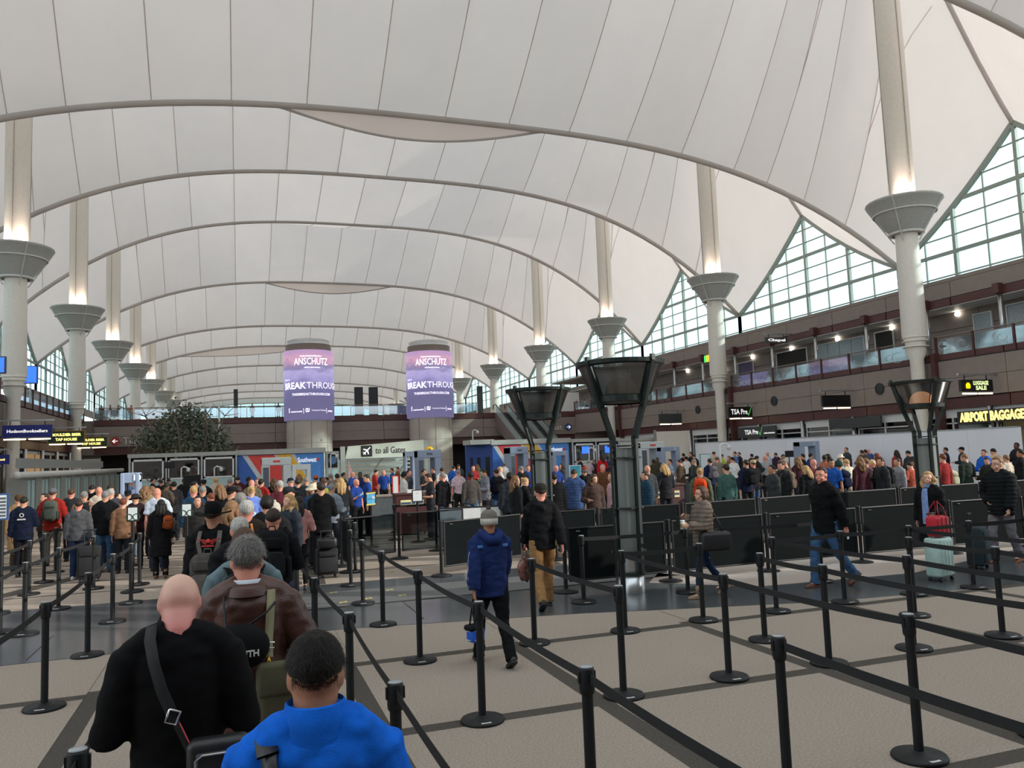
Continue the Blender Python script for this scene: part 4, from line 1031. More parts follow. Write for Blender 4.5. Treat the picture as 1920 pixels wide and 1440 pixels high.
def body_scanner(px0, px1, pyt, Y, label, m_=SCANW):
    x0, x1, zb, zt = rect(px0, px1, pyt, pyt + 30, Y); W = x1 - x0; zt = min(max(zt, 2.3), 3.0)
    t = thing('body_scanner', label, 'scanner', (x0, Y, 0))
    MB().rbox((W * .14, 0, zt / 2), (W * .28, 1.2, zt), .06).build('left_column', m_, t); MB().rbox((W * .86, 0, zt / 2), (W * .28, 1.2, zt), .06).build('right_column', m_, t)
    MB().rbox((W / 2, 0, zt - .2), (W, 1.25, .42), .06).build('canopy', m_, t); MB().lathe([(0, 0), (W * .42, 0), (W * .42, .05), (0, .05)], n=20, c=(W / 2, 0, 0)).build('floor_plate', SCAND, t)
    MB().box(W * .04, -.615, .4, W * .24, -.605, zt - .5).build('glass_wing', SCAND, t); MB().box(W * .38, -.64, zt - .25, W * .62, -.628, zt - .15).build('nameplate', SWR if m_ is SCANW else SCAND, t)
body_scanner(490, 545, 858, 44, 'white walk-through body scanner in front of the left advert wall')
body_scanner(778, 823, 844, 40, 'grey body scanner beneath the yellow round sign', GATEM)
body_scanner(950, 985, 838, 43, 'grey body scanner in front of the right advert wall', GATEM)
body_scanner(1192, 1238, 829, 44, 'pale grey body scanner right of the tall near lamp')
# bag search counters
CTR = mat('counter_grey', '#7d8383', .5); CTT = mat('counter_top', '#b5aa98', .5)
def counter(px0, px1, pyt, Y, label, z=1.0, d=.8, skin=CTR):
    a = aty(px0, pyt, Y); b = aty(px1, pyt, Y); W = b.x - a.x
    t = thing('search_counter', label, 'counter', (a.x, Y, 0))
    MB().box(.04, .04, 0, W - .04, d - .04, z - .05).build('body', skin, t); MB().rbox((W / 2, d / 2, z - .02), (W, d, .06), .02).build('counter_top', CTT, t)
    for i in range(max(1, int(W / .8))): MB().box(.1 + i * .8, .02, .1, .8 + i * .8, .04, z - .15).build('front_panel', skin, t)
    return t
counter(690, 752, 922, 25.5, 'grey counter with tan top behind the blue and yellow notice')
counter(752, 830, 925, 27.5, 'grey counter below the tall red and white notice', z=.98)
counter(1245, 1330, 893, 27.5, 'dark counter behind the white poster stand right of the tall lamp', skin=SHF)
counter(1440, 1560, 876, 31, 'low grey counter in the middle of the right crowd')
counter(325, 392, 925, 29, 'grey counter in the left crowd behind the poster stand')
MARO = mat('maroon_podium', '#43201f', .5, var=.06)
def podium(x, y, label, rz=0, W=.85):
    t = thing('podium', label, 'podium', (x, y, 0), rz)
    MB().box(-W / 2, 0, .06, W / 2, .55, 1.12).build('body', MARO, t); MB().box(-W / 2 - .03, -.03, 1.12, W / 2 + .03, .58, 1.17).build('top', MARO, t)
    for i, (q, w_) in enumerate(((-.2, .3), (.05, .12), (.27, .16))):
        n_ = MB().box(W * q - w_ / 2, -.012, .80, W * q + w_ / 2, -.002, .98).build('notice', mat('notice_cream', '#d8cf9a', .6), t); MB().box(W * q - w_ / 2 + .01, -.016, .86, W * q + w_ / 2 - .01, -.012, .92).build('notice_band', mat('notice_navy', '#2b4a66', .6), n_)
    for sx in (-1, 1): MB().tube([(sx * W * .4 - .02, .1, .04), (sx * W * .4 + .02, .1, .04)], .04, 10).build('wheel', BLACKM, t)
    MB().box(-.1, .15, 1.17, .12, .35, 1.26).build('card_reader', GREYL, t)
podium(4.62, 22.4, 'maroon podium on wheels with cream notices in the middle of the checkpoint', W=.9)
podium(11.2, 19.6, 'maroon podium with cream notices right of the tall near lamp', W=1.05)
podium(7.9, 24.5, 'maroon podium half hidden behind the man in navy jacket')
def poster(px, pyt, pyb, wpx, Y, label, board, frame=BLACKM, post=True, extra=None):
    a = aty(px - wpx / 2, pyt, Y); b = aty(px + wpx / 2, pyt, Y); W = b.x - a.x; zt = aty(px, pyt, Y).z; zb = aty(px, pyb, Y).z; H = zt - zb
    t = thing('poster_stand', label, 'sign', ((a.x + b.x) / 2, Y, 0))
    MB().lathe([(0, 0), (.19, 0), (.19, .02), (.05, .05), (0, .05)], n=20).build('base', STAND, t, True); MB().tube([(0, 0, .03), (0, 0, zb)], .028, 10).build('post', STAND, t)
    MB().box(-W / 2, -.015, zb, W / 2, .015, zt).build('frame', frame, t); MB().box(-W / 2 + .025, -.02, zb + .025, W / 2 - .025, -.0155, zt - .025).build('sheet', board, t)
    if extra: extra(t, W, zb, H)
    return t
PAP = mat('paper_white', '#cfd6d6', .7, var=.02); RNG = mat('ring_green', '#2f4a3c', .6)
def rings(t, W, zb, H):
    for s in (-1, 1):
        mm = MB().lathe([(.045, 0), (.06, 0), (.06, .004), (.045, .004)], n=20).mesh('r'); mm.transform(Matrix.Translation((s * .06, -.022, zb + H * .3)) @ Matrix.Rotation(pi / 2, 4, 'X')); link('ring_symbol', mm, RNG, t)
    for i in range(3): MB().box(-W * .28, -.0225, zb + H * (.62 + .08 * i), W * .28, -.0205, zb + H * (.64 + .08 * i)).build('text_line', GREYL, t)
poster(249, 949, 978, 23, 15.5, 'black framed white poster with two rings, worn over the left crowd', PAP, extra=rings)
poster(350, 943, 970, 22, 15.8, 'white poster with two rings left of the cowboy hat', PAP, extra=rings)
def stripes(t, W, zb, H):
    for q, c in ((.9, '#e5d26a'), (.08, '#e5d26a'), (.5, '#3b8fc0')):
        MB().poly([(-W * .46, -.023, zb + H * (q - .07)), (W * .46, -.023, zb + H * (q - .02)), (W * .46, -.023, zb + H * (q + .07)), (-W * .46, -.023, zb + H * (q + .03))], (0, .002, 0)).build('colour_band', mat('band' + c, c, .6), t)
    MB().box(W * .1, -.025, zb + H * .5, W * .38, -.0235, zb + H * .68).build('white_block', PAP, t)
poster(695, 922, 948, 19, 19.9, 'blue and yellow notice on a black stand beside the standing officer', mat('notice_blue', '#5fb0d8', .6), extra=stripes)
def arrowp(t, W, zb, H):
    MB().bar((-W * .15, -.023, zb + H * .65), (W * .15, -.023, zb + H * .78), .015, .004).build('red_mark', SWR, t)
    for i in range(3): MB().box(-W * .3, -.0225, zb + H * (.2 + .1 * i), W * .3, -.0205, zb + H * (.22 + .1 * i)).build('text_line', GREYL, t)
poster(782, 918, 941, 20, 20.3, 'white notice with red mark on a stand before the maroon podium', PAP, extra=arrowp)
poster(741, 892, 926, 12, 23.6, 'tall narrow white notice with red heading beside the blue-shirted officer', PAP, frame=SWR, extra=lambda t, W, zb, H: [MB().box(-W * .35, -.0225, zb + H * (.15 + .12 * i), W * .35, -.0205, zb + H * (.19 + .12 * i)).build('text_line', GREYL, t) for i in range(6)])
def redring(t, W, zb, H):
    mm = MB().lathe([(.03, 0), (.045, 0), (.045, .004), (.03, .004)], n=20).mesh('r'); mm.transform(Matrix.Translation((0, -.023, zb + H * .4)) @ Matrix.Rotation(pi / 2, 4, 'X')); link('red_ring', mm, SWR, t)
poster(1258, 892, 911, 16, 21.5, 'small white poster with red ring on a black stand right of the tall lamp', PAP, extra=redring)
poster(1322, 851, 885, 20, 30.0, 'pale poster with teal top standing above the right crowd', PAP, frame=mat('teal_frame', '#2f7f93', .5))
poster(1078, 872, 896, 22, 24.0, 'teal and white poster behind the man in striped puffer jacket', mat('poster_teal', '#3f9fb5', .5), frame=PAP)
poster(5, 925, 975, 24, 12.6, 'white and blue list poster cut by the left edge', PAP, frame=mat('poster_blue', '#33507f', .6), extra=lambda t, W, zb, H: [MB().box(-W * .35, -.0225, zb + H * (.12 + .13 * i), W * .3, -.0205, zb + H * (.2 + .13 * i)).build('text_block', SCAND, t) for i in range(6)])
# left row of e-gates with pipe
t = thing('exit_gate_row', 'row of grey gates with pale glass doors under a long round pipe on the left', 'gates', (-8, 30, 0))
GG = mat('gate_wall_grey', '#8f938f', .5, var=.03)
MB().tube([(0, 5, 2.08), (0, 34, 2.16)], .13, 14).ell((0, 5, 2.08), (.15, .15, .15)).build('round_pipe', GREYL, t, True)
MB().box(-.3, 6, 2.35, -.1, 26, 2.75).build('fascia_band', GG, t)
for i in range(11):
    y = 6 + i * 2.5
    MB().box(-.6, y, 0, -.1, y + 1.1, 2.0).build('gate_cabinet', GG, t)
    MB().box(-.2, y + 1.12, .1, -.14, y + 2.45, 1.85).build('glass_door', TEALP, t); MB().box(-.13, y + 1.75, .1, -.11, y + 1.8, 1.85).build('door_joint', GG, t)
# x-ray monitors and lamps on sticks
for i, (px, py, Y) in enumerate(((318, 872, 42), (360, 900, 26), (612, 903, 30), (1163, 872, 36), (1480, 851, 33))):
    p = aty(px, py, Y); t = thing('monitor', 'small black monitor on an arm %s' % ('in front of the glass cabin', 'in the left crowd', 'beside the white hat in the crowd', 'right of the tall lamp', 'below metal detector one')[i], 'monitor', (p.x, Y, 0))
    MB().rbox((0, 0, p.z), (.5, .05, .32), .02).build('screen', SCR, t); MB().tube([(0, .04, 0), (0, .04, p.z)], .025).build('arm', BLACKM, t); MB().lathe([(0, 0), (.2, 0), (.2, .03), (0, .03)], n=14).build('foot', BLACKM, t)
for i, (px, py, Y) in enumerate(((340, 878, 46), (402, 877, 46), (620, 853, 48), (1350, 835, 29), (1104, 842, 44), (886, 808, 58), (593, 822, 58))):
    p = aty(px, py, Y); t = thing('camera_pole', 'white pole with dome camera %s' % ('left of the middle cabin window', 'before the third cabin window', 'by the emblem cabinet', 'in front of the white barrier wall', 'before the right glass cabin', 'right of the second screen drum', 'before the first screen drum')[i], 'camera pole', (p.x, Y, 0))
    MB().tube([(0, 0, 0), (0, 0, p.z), (.12, -.05, p.z + .08), (.35, -.1, p.z)], .035, 8).build('pole', WHITEM, t, True); MB().ell((.35, -.1, p.z - .1), (.1, .1, .12)).build('dome_camera', GREYL, t, True)
# tall fan in front of the cabin
p = aty(288, 890, 40); t = thing('pedestal_fan', 'large round cage fan before the glass cabin on the left', 'fan', (p.x, 40, 0))
mm = MB().lathe([(.33, -.05), (.36, 0), (.33, .05)], n=28).lathe([(.2, -.06), (.21, -.06)], n=24).mesh('cage'); mm.transform(Matrix.Translation((0, 0, p.z)) @ Matrix.Rotation(pi / 2, 4, 'X')); link('cage', mm, BLACKM, t)
for q in range(3): a = q * 2.1 + .8; MB().poly([(0, 0, p.z), (.3 * cos(a), 0, p.z + .3 * sin(a)), (.28 * cos(a + .5), 0, p.z + .28 * sin(a + .5))], (0, .02, 0)).build('blade', SCR, t)
MB().tube([(0, .05, 0), (0, .05, p.z)], .03).build('stand', BLACKM, t); MB().lathe([(0, 0), (.25, 0), (.25, .03), (0, .03)]).build('foot', BLACKM, t)
# flag near the gates sign
p = aty(653, 868, 50); t = thing('flag', 'small furled striped flag on a pole left of the Gates sign', 'flag', (p.x, 50, 0))
MB().tube([(0, 0, 0), (0, 0, p.z + .15)], .02).build('pole', GOLDF, t)
for q in range(6): MB().tube([(0.02 + q * .035, -.03, p.z + .1 - q * .1), (.02 + q * .03, -.03, p.z - .9)], .018, 6).build('fold', SWR if q % 2 else WHITEM, t)
# ------------------------------------------------------------------ figures
def remesh(mb, voxel, smooth=4, wr=0.0, wf=9.0, ws=(1, 1, 1), seed=0, dec=None, ridge=0.0, rf=22):
    me = mb.mesh('m'); o = bpy.data.objects.new('m', me); COL.objects.link(o)
    r = o.modifiers.new('r', 'REMESH'); r.mode = 'VOXEL'; r.voxel_size = voxel
    s = o.modifiers.new('s', 'SMOOTH'); s.iterations = smooth; s.factor = .5
    if dec: d = o.modifiers.new('d', 'DECIMATE'); d.ratio = dec
    out = bpy.data.meshes.new_from_object(o.evaluated_get(bpy.context.evaluated_depsgraph_get()))
    bpy.data.objects.remove(o); bpy.data.meshes.remove(me)
    if wr or ridge:
        for v, nrm in zip(out.vertices, [Vector(n.vector) for n in out.vertex_normals]):
            p = v.co
            d = wr * (noise.noise(Vector((p.x * wf * ws[0] + seed, p.y * wf * ws[1], p.z * wf * ws[2]))) + .5 * noise.noise(Vector((p.x * wf * 2.3 * ws[0], p.y * wf * 2.3 * ws[1] + seed, p.z * wf * 2.3 * ws[2])))) if wr else 0
            if ridge: d += ridge * abs(sin(p.z * rf * 2 + .4 * sin(p.x * 9)))
            v.co = p + nrm * d
    out.polygons.foreach_set('use_smooth', [True] * len(out.polygons)); out.update()
    return out

def limb_dirs(side, spec):
    up, fore = spec
    return Vector((up[0] * side, up[1], up[2])).normalized(), Vector((fore[0] * side, fore[1], fore[2])).normalized()
# arm spec: (upper dir, fore dir) for a right-handed x; leg spec: (thigh forward deg, shin forward deg)
ARM_DOWN = ((.16, -.03, -1), (.06, .12, -1)); ARM_FWD = ((.30, .05, -1), (-.25, 1, .05)); ARM_PHONE = ((.25, .15, -1), (-.45, .9, .55)); ARM_BACK = ((.2, -.35, -1), (.08, -.2, -1)); ARM_SWING = ((.12, .35, -1), (.0, .6, -1)); ARM_HIP = ((.5, -.25, -1), (-.5, .45, -.5))
POSES = {
 'stand': dict(al=ARM_DOWN, ar=ARM_DOWN, ll=(2, -2), lr=(-3, -4)),
 'hold': dict(al=ARM_FWD, ar=ARM_FWD, ll=(0, -3), lr=(3, -1)),
 'phone': dict(al=ARM_DOWN, ar=ARM_PHONE, ll=(4, 0), lr=(-3, -5)),
 'both': dict(al=ARM_PHONE, ar=ARM_PHONE, ll=(0, -2), lr=(2, -3)),
 'read': dict(al=ARM_FWD, ar=ARM_PHONE, ll=(0, -3), lr=(3, -1), bow=22, name='read'), 'tilt': dict(al=ARM_DOWN, ar=ARM_FWD, ll=(3, -1), lr=(-2, -3), bow=12, turn=25, name='tilt'),
 'walk': dict(al=ARM_SWING, ar=ARM_BACK, ll=(-12, -38), lr=(20, 4)),
 'walk2': dict(al=ARM_BACK, ar=ARM_SWING, ll=(22, 6), lr=(-12, -34)),
}
def skeleton(pose):
    P = POSES[pose] if isinstance(pose, str) else pose
    J = {}; 
    for s, kl, ka in ((-1, 'll', 'al'), (1, 'lr', 'ar')):
        hip = Vector((s * .095, 0, .93)); th, sh = P[kl]
        knee = hip + Vector((s * .02, sin(radians(th)), -cos(radians(th)))) * .43
        ank = knee + Vector((0, sin(radians(sh)), -cos(radians(sh)))) * .42
        sho = Vector((s * .178, -.01, 1.408)); u, f = limb_dirs(s, P[ka])
        el = sho + u * .29; wr = el + f * .25
        J[s] = dict(hip=hip, knee=knee, ank=ank, sho=sho, el=el, wr=wr, f=f, sh=sh)
    low = min(J[-1]['ank'].z, J[1]['ank'].z); dz = .085 - low
    for s in J:
        for k in ('hip', 'knee', 'ank', 'sho', 'el', 'wr'): J[s][k] = J[s][k] + Vector((0, 0, dz))
    J['dz'] = dz; J['P'] = P
    return J
def head_prims(mb, dz, near, jaw=1.0):
    H = Vector((0, 0, dz))
    mb.ell(H + Vector((0, -.008, 1.659)), (.078, .096, .093), 18, 14)
    mb.ell(H + Vector((0, -.032, 1.640)), (.077, .070, .080), 14, 10)
    mb.ell(H + Vector((0, .030, 1.600)), (.058 * jaw, .060, .062), 14, 10)
    mb.ell(H + Vector((0, .055, 1.560)), (.028 * jaw, .034, .022), 10, 8)
    mb.tube([H + Vector((0, .070, 1.655)), H + Vector((0, .100, 1.617))], [.010, .017], 8)
    mb.ell(H + Vector((0, .094, 1.612)), (.017, .014, .010), 8, 6)
    for s in (-1, 1):
        mb.ell(H + Vector((s * .078, -.006, 1.628)), (.010, .020, .033), 8, 8); mb.ell(H + Vector((s * .040, .068, 1.600)), (.022, .018, .020), 8, 6)
        mb.ell(H + Vector((s * .032, .075, 1.668)), (.024, .012, .008), 8, 6)
    mb.ell(H + Vector((0, .086, 1.574)), (.024, .010, .007), 8, 6)
def hand_prims(mb, wr, f, s, near, curl=.5, down=True):
    f = f.normalized(); side = Vector((-s, 0, 0)); 
    pn = f.cross(side)
    if pn.length < .2: side = Vector((0, 1, 0)); pn = f.cross(side)
    pn.normalize(); side = pn.cross(f).normalized()
    # palm lies in the plane of f and w; palm normal points to the body
    w = Vector((0, 1, 0)) - f * f.y
    if w.length < .35: w = Vector((0, 0, 1)) - f * f.z
    w.normalize(); n = f.cross(w).normalized()
    if n.dot(Vector((-s, 0, -.2))) < 0: n = -n
    pc = wr + f * .045
    q = Matrix((w, n, f)).transposed()
    mb.tube([wr - f * .02, wr + f * .03, wr + f * .085], [(.026, .020), (.037, .015), (.041, .013)], 10, True, n)
    if near:
        for i, L in enumerate((.062, .074, .070, .055)):
            b0 = wr + f * .080 + w * (.030 - .020 * i); L1 = L * .5
            d1 = (f + n * curl).normalized(); d2 = (f * .7 + n * curl * 2.0).normalized()
            mb.tube([b0 - f * .015, b0 + d1 * L1, b0 + d1 * L1 + d2 * L * .5], [.0095, .0088, .0075], 8)
        b0 = wr + f * .022 + w * .028
        mb.tube([b0, b0 + (f * .6 + w * .8).normalized() * .032, b0 + (f * .6 + w * .8).normalized() * .032 + (f + n * .5).normalized() * .030], [.0125, .0105, .0085], 8)
    else:
        mb.tube([wr + f * .08, wr + f * .13 + n * .02 * curl, wr + f * .165 + n * .06 * curl], [(.038, .012), (.036, .012), (.028, .010)], 8, True, n)
        mb.tube([wr + f * .02 + w * .03, wr + f * .07 + w * .05], [.013, .010], 6)
def headM(P, dz):
    pv = Vector((0, -.02, 1.51 + dz))
    return Matrix.Translation(pv) @ Matrix.Rotation(radians(P.get('turn', 0)), 4, 'Z') @ Matrix.Rotation(-radians(P.get('bow', 0)), 4, 'X') @ Matrix.Translation(-pv)
def body_mesh(pose, near, female=False):
    J = skeleton(pose); dz = J['dz']; mb = MB(); P = J['P']
    tz = lambda z: z + dz
    b = .92 if female else 1.0
    mb.tube([(0, 0, tz(.86)), (0, 0, tz(.95)), (0, .005, tz(1.08)), (0, .005, tz(1.25)), (0, 0, tz(1.38)), (0, -.01, tz(1.46)), (0, -.02, tz(1.50))],
            [(.13, .09), (.155, .10), (.125, .09), (.15 * b, .10), (.165 * b, .095), (.12, .07), (.06, .055)], 16, True, (0, 1, 0))
    hb = MB(); head_prims(hb, dz, near, .9 if female else 1); hb.v = [tuple(headM(P, dz) @ Vector(v)) for v in hb.v]; mb._add(hb.v, hb.f)
    nt = headM(P, dz) @ Vector((0, -.012, 1.60 + dz))
    mb.tube([(0, -.030, tz(1.42)), (0, -.020, tz(1.50)), nt], [.074, .063, .068], 16)
    for s in (-1, 1):
        j = J[s]
        mb.tube([j['sho'] + Vector((-s * .04, 0, 0)), j['sho'], j['sho'].lerp(j['el'], .5), j['el'], j['el'].lerp(j['wr'], .4), j['wr']], [.045, .048, .042, .035, .036, .024], 10)
        hand_prims(mb, j['wr'], j['f'], s, near, P.get('curl', .5))
        mb.tube([j['hip'] + Vector((0, 0, .05)), j['hip'].lerp(j['knee'], .4), j['knee'], j['knee'].lerp(j['ank'], .35), j['ank']], [.080, .074, .050, .050, .032], 12)
        mb.tube([j['ank'] + Vector((0, -.03, -.02)), j['ank'] + Vector((0, .06, -.04)), j['ank'] + Vector((0, .14, -.055))], [(.028, .028), (.034, .024), (.028, .014)], 8, True, (0, 0, 1))
    return remesh(mb, .009 if near else .02, 7 if near else 2), J
def top_mesh(pose, near, kind, female=False, bulk=1.0, seed=0):
    """jacket / sweater / coat / hoodie / shirt (short sleeves)"""
    J = skeleton(pose); dz = J['dz']; mb = MB(); tz = lambda z: z + dz
    T = {'jacket': .030, 'puffer': .042, 'sweater': .016, 'hoodie': .028, 'coat': .034, 'shirt': .012, 'suit': .022}[kind] * bulk + (bulk - 1) * .06
    hem = {'coat': .48, 'puffer': .80, 'jacket': .80, 'hoodie': .84, 'sweater': .86, 'shirt': .92, 'suit': .78}[kind]
    b = .93 if female else 1.0
    pr = [(hem, .165, .115), (.95, .160, .108), (1.08, .140 + .04 * (bulk - 1), .105), (1.25, .162 * b, .112), (1.36, .172 * b, .105), (1.43, .150 * b, .088), (1.475, .085, .070)]
    if kind == 'coat': pr = [(hem, .20, .15), (.75, .185, .135)] + pr[1:]
    if kind in ('puffer', 'jacket', 'hoodie', 'suit') : pr[0] = (hem, .160, .112)
    mb.tube([(0, -.012 if z > 1.4 else 0, tz(z)) for z, a, c in pr], [(a + T, c + T) for z, a, c in pr], 24, True, (0, 1, 0))
    if J['P'].get('hem'): pr = [(J['P']['hem'], .150, .108)] + [q_ for q_ in pr if q_[0] > J['P']['hem'] + .04]
    cz = 1.515 if kind in ('jacket', 'puffer', 'coat') else (1.50 if kind in ('suit', 'shirt') else 1.515)
    mb.tube([(0, -.018, tz(1.45)), (0, -.014, tz(cz))], [(.090, .082), (.075, .070)], 16, True, (0, 1, 0))
    if kind == 'hoodie':
        mb.tube([(-.10, .02, tz(1.47)), (-.09, -.07, tz(1.455)), (0, -.115, tz(1.41)), (.09, -.07, tz(1.455)), (.10, .02, tz(1.47))], [.030, .042, .052, .042, .030], 10)
    for s in (-1, 1):
        j = J[s]; rr = [.052, .060, .056, .050, .046, .038]
        pts = [j['sho'] + Vector((-s * .05, 0, .005)), j['sho'] + Vector((0, 0, -.005)), j['sho'].lerp(j['el'], .5), j['el'], j['el'].lerp(j['wr'], .5), j['el'].lerp(j['wr'], .97)]
        if kind == 'shirt': pts = pts[:3] + [j['sho'].lerp(j['el'], .78)]; rr = [.05, .058, .056, .058]
        mb.tube(pts, [r + T * (.75 if i else .6) for i, r in enumerate(rr[:len(pts)])], 14)
        mb.tube([(s * .035, -.022, tz(1.490)), (s * .10, -.018, tz(1.470)), j['sho'] + Vector((-s * .01, 0, .012))], [.055 + T * .5, .052 + T * .6, .050 + T * .6], 12)
    vox = .011 if near else .022
    if kind == 'puffer': return remesh(mb, vox, 3, .006, 8, (1, 1, 1), seed, ridge=.012, rf=24), J
    return remesh(mb, vox, 4 if near else 2, .012 if kind != 'sweater' else .007, 7, (1, 1, 1.7), seed), J
def trouser_mesh(pose, near, bulk=1.0, seed=0, slim=False):
    J = skeleton(pose); dz = J['dz']; mb = MB(); tz = lambda z: z + dz
    mb.tube([(0, 0, tz(.84)), (0, 0, tz(.95)), (0, 0, tz(1.03))], [(.145 * bulk, .112), (.165 * bulk, .118), (.150 * bulk, .108)], 18, True, (0, 1, 0))
    k = .80 if slim else 1.0
    for s in (-1, 1):
        j = J[s]
        mb.tube([j['hip'] + Vector((0, 0, .03)), j['hip'].lerp(j['knee'], .45), j['knee'], j['knee'].lerp(j['ank'], .5), j['ank'] + ((j['ank'] - j['knee']).normalized() * .035 if not slim else Vector((0, 0, .03)))], [.098 * bulk, .090 * bulk * (.9 if slim else 1), .072 * k, .070 * k, .066 * k * (.8 if slim else 1)], 14)
    return remesh(mb, .011 if near else .022, 3 if near else 2, .010, 9, (1, 1, 1.4), seed)
def shoe_mesh(J, s, boot=False, heel=False):
    j = J[s]; a = j['ank']; mb = MB(); tilt = radians(max(0, -j['sh'] - 8) * 1.1)
    R = Matrix.Rotation(-tilt, 3, 'X')
    def w(x, y, z): return a + R @ Vector((x, y, z))
    mb.tube([w(0, -.075, -.045), w(0, -.04, -.040), w(0, .04, -.050), w(0, .12, -.058), w(0, .17, -.064), w(0, .185, -.066)], [(.028, .030), (.038, .042), (.040, .034), (.044, .026), (.034, .019), (.012, .008)], 12, True, (0, 0, 1))
    mb.tube([w(0, -.01, -.05), w(0, -.005, .12 if boot else .015)], [(.042, .052), (.056, .060) if boot else (.038, .042)], 12, True, (0, 1, 0))
    sole = [w(x, y, -.085) for x, y in ((-.03, -.085), (.03, -.085), (.042, 0), (.045, .1), (.03, .175), (0, .19), (-.03, .175), (-.045, .1), (-.042, 0))]
    mb.poly(sole, R @ Vector((0, 0, .022)))
    return mb.mesh('shoe', True)
def shell(mb, dz, sx, sy, sz, c=(0, -.010, 1.668), front=.35, low=-.35, n=28, k=20, lump=0.0, lf=30, seed=0, back_low=-.9, slope=0.0):
    """hair shell: an egg round the skull; the face side is pulled in under the skin"""
    rows = []
    for i in range(k + 1):
        ph = pi * i / k; r_ = []
        for j in range(n + 1):
            t = 2 * pi * j / n; p = Vector((sin(ph) * cos(t), sin(ph) * sin(t), cos(ph)))
            hide = (p.y > front - slope * p.z and p.z < .62) or p.z < (low if p.y > -.25 else back_low) or (abs(p.x) > .75 and p.z < -.05 and p.y > -.2)
            q = Vector((p.x * sx, p.y * sy, p.z * sz))
            if lump: q *= 1 + lump * noise.noise(p * lf * .3 + Vector((seed, 0, 0))) + lump * .6 * noise.noise(p * lf + Vector((0, seed, 0)))
            if hide: q *= .80
            r_.append(Vector(c) + q + Vector((0, 0, dz)))
        rows.append(list(reversed(r_)))
    mb.grid(rows)
def strands(dz, nn, col_len, thick, messy, seed, low=-.45, front=.5, c=(0, -.010, 1.664), R=(.078, .098, .096), whorl=(0.02, -.55)):
    rr = random.Random(seed); mb = MB()
    while len(mb.f) < nn * 2:
        p = Vector((rr.gauss(0, 1), rr.gauss(0, 1), rr.gauss(0, 1))).normalized()
        if (p.y > front and p.z < .55) or p.z < (low if p.y < -.1 else -.05) or (abs(p.x) > .78 and p.z < -.02): continue
        o = Vector(c) + Vector((p.x * R[0], p.y * R[1], p.z * R[2])) + Vector((0, 0, dz)); nrm = p
        wv = Vector((whorl[0], whorl[1], .82)).normalized()
        d = (p - wv * p.dot(wv) * 1.0); d = (d - nrm * d.dot(nrm))
        if d.length < .05: d = Vector((rr.uniform(-1, 1), rr.uniform(-1, 1), 0))
        d.normalize(); d = (d + Vector((rr.gauss(0, messy), rr.gauss(0, messy), rr.gauss(0, messy)))).normalized()
        L = col_len * rr.uniform(.6, 1.25) * (1.0 if p.z > -.1 else .55)
        a = o; b_ = o + (d * .8 + nrm * (.30 + messy * .4)) * L * .5; e = b_ + (d * 1.0 - nrm * .15) * L * .5
        s_ = d.cross(nrm).normalized() * thick
        mb._add([a - s_, a + s_, b_ + s_ * .8, b_ - s_ * .8, e], [(0, 1, 2, 3), (3, 2, 4)])
    return mb
def hair_mesh(style, dz=0.0, near=False):
    mb = MB(); n, k = (48, 36) if near else (24, 16)
    if style in ('short', 'crop'):
        g = 1.0 if style == 'short' else .965
        shell(mb, dz, .086 * g, .106 * g, .102 * g, n=n, k=k, lump=.03 if style == 'short' else .01, seed=3, low=-.15, back_low=-.90)
    elif style == 'messy': shell(mb, dz, .086, .106, .103, n=n, k=k, lump=.05, seed=5, low=-.3, back_low=-.93)
    elif style == 'fringe': shell(mb, dz, .082, .101, .095, c=(0, -.018, 1.655), n=n, k=k, lump=.02, seed=8, low=-.5, front=.1, back_low=-.6)   # bald on top but tonsured
    elif style in ('long', 'longwavy'):
        shell(mb, dz, .089, .110, .106, n=n, k=k, lump=.03, seed=2, low=-.8, front=.42, back_low=-.95)
        L = 1.36
        for s, x, y in ((0, 0, -.085), (1, .055, -.065), (1, -.055, -.065), (2, .080, -.01), (2, -.080, -.01)):
            w = .02 if style == 'longwavy' else .005
            pts = [Vector((x * (1 + .15 * q / 5), y - .012 * q * (1 if s < 2 else -.3), 1.66 - (1.66 - L - .03 * s) * q / 5 + dz)) + Vector((w * sin(q * 2 + x * 40), w * cos(q * 1.7), 0)) for q in range(6)]
            mb.tube(pts, [.040, .046, .046, .044, .038, .018], 10)
    elif style == 'bob':
        shell(mb, dz, .092, .112, .106, n=n, k=k, lump=.03, seed=2, low=-.8, front=.45, back_low=-.95)
        for x, y in ((.07, -.02), (-.07, -.02), (.05, -.07), (-.05, -.07), (0, -.085)):
            mb.tube([(x, y, 1.66 + dz), (x * 1.15, y, 1.60 + dz), (x * 1.12, y * 1.0, 1.53 + dz)], [.038, .042, .022], 10)
    elif style == 'bun':
        shell(mb, dz, .083, .104, .102, n=n, k=k, lump=.02, low=-.35, back_low=-.75); mb.ell((0, -.115, 1.70 + dz), (.038, .036, .038), 12, 8)
    elif style == 'curly': shell(mb, dz, .098, .115, .115, n=n, k=k, lump=.12, lf=34, seed=9, low=-.5, back_low=-.85)
    elif style == 'pony':
        shell(mb, dz, .083, .104, .102, n=n, k=k, lump=.02, low=-.35, back_low=-.75)
        mb.tube([(0, -.10, 1.70 + dz), (0, -.15, 1.66 + dz), (0, -.15, 1.55 + dz), (0, -.13, 1.44 + dz)], [.02, .03, .028, .008], 10)
    return mb.mesh('hair', True)
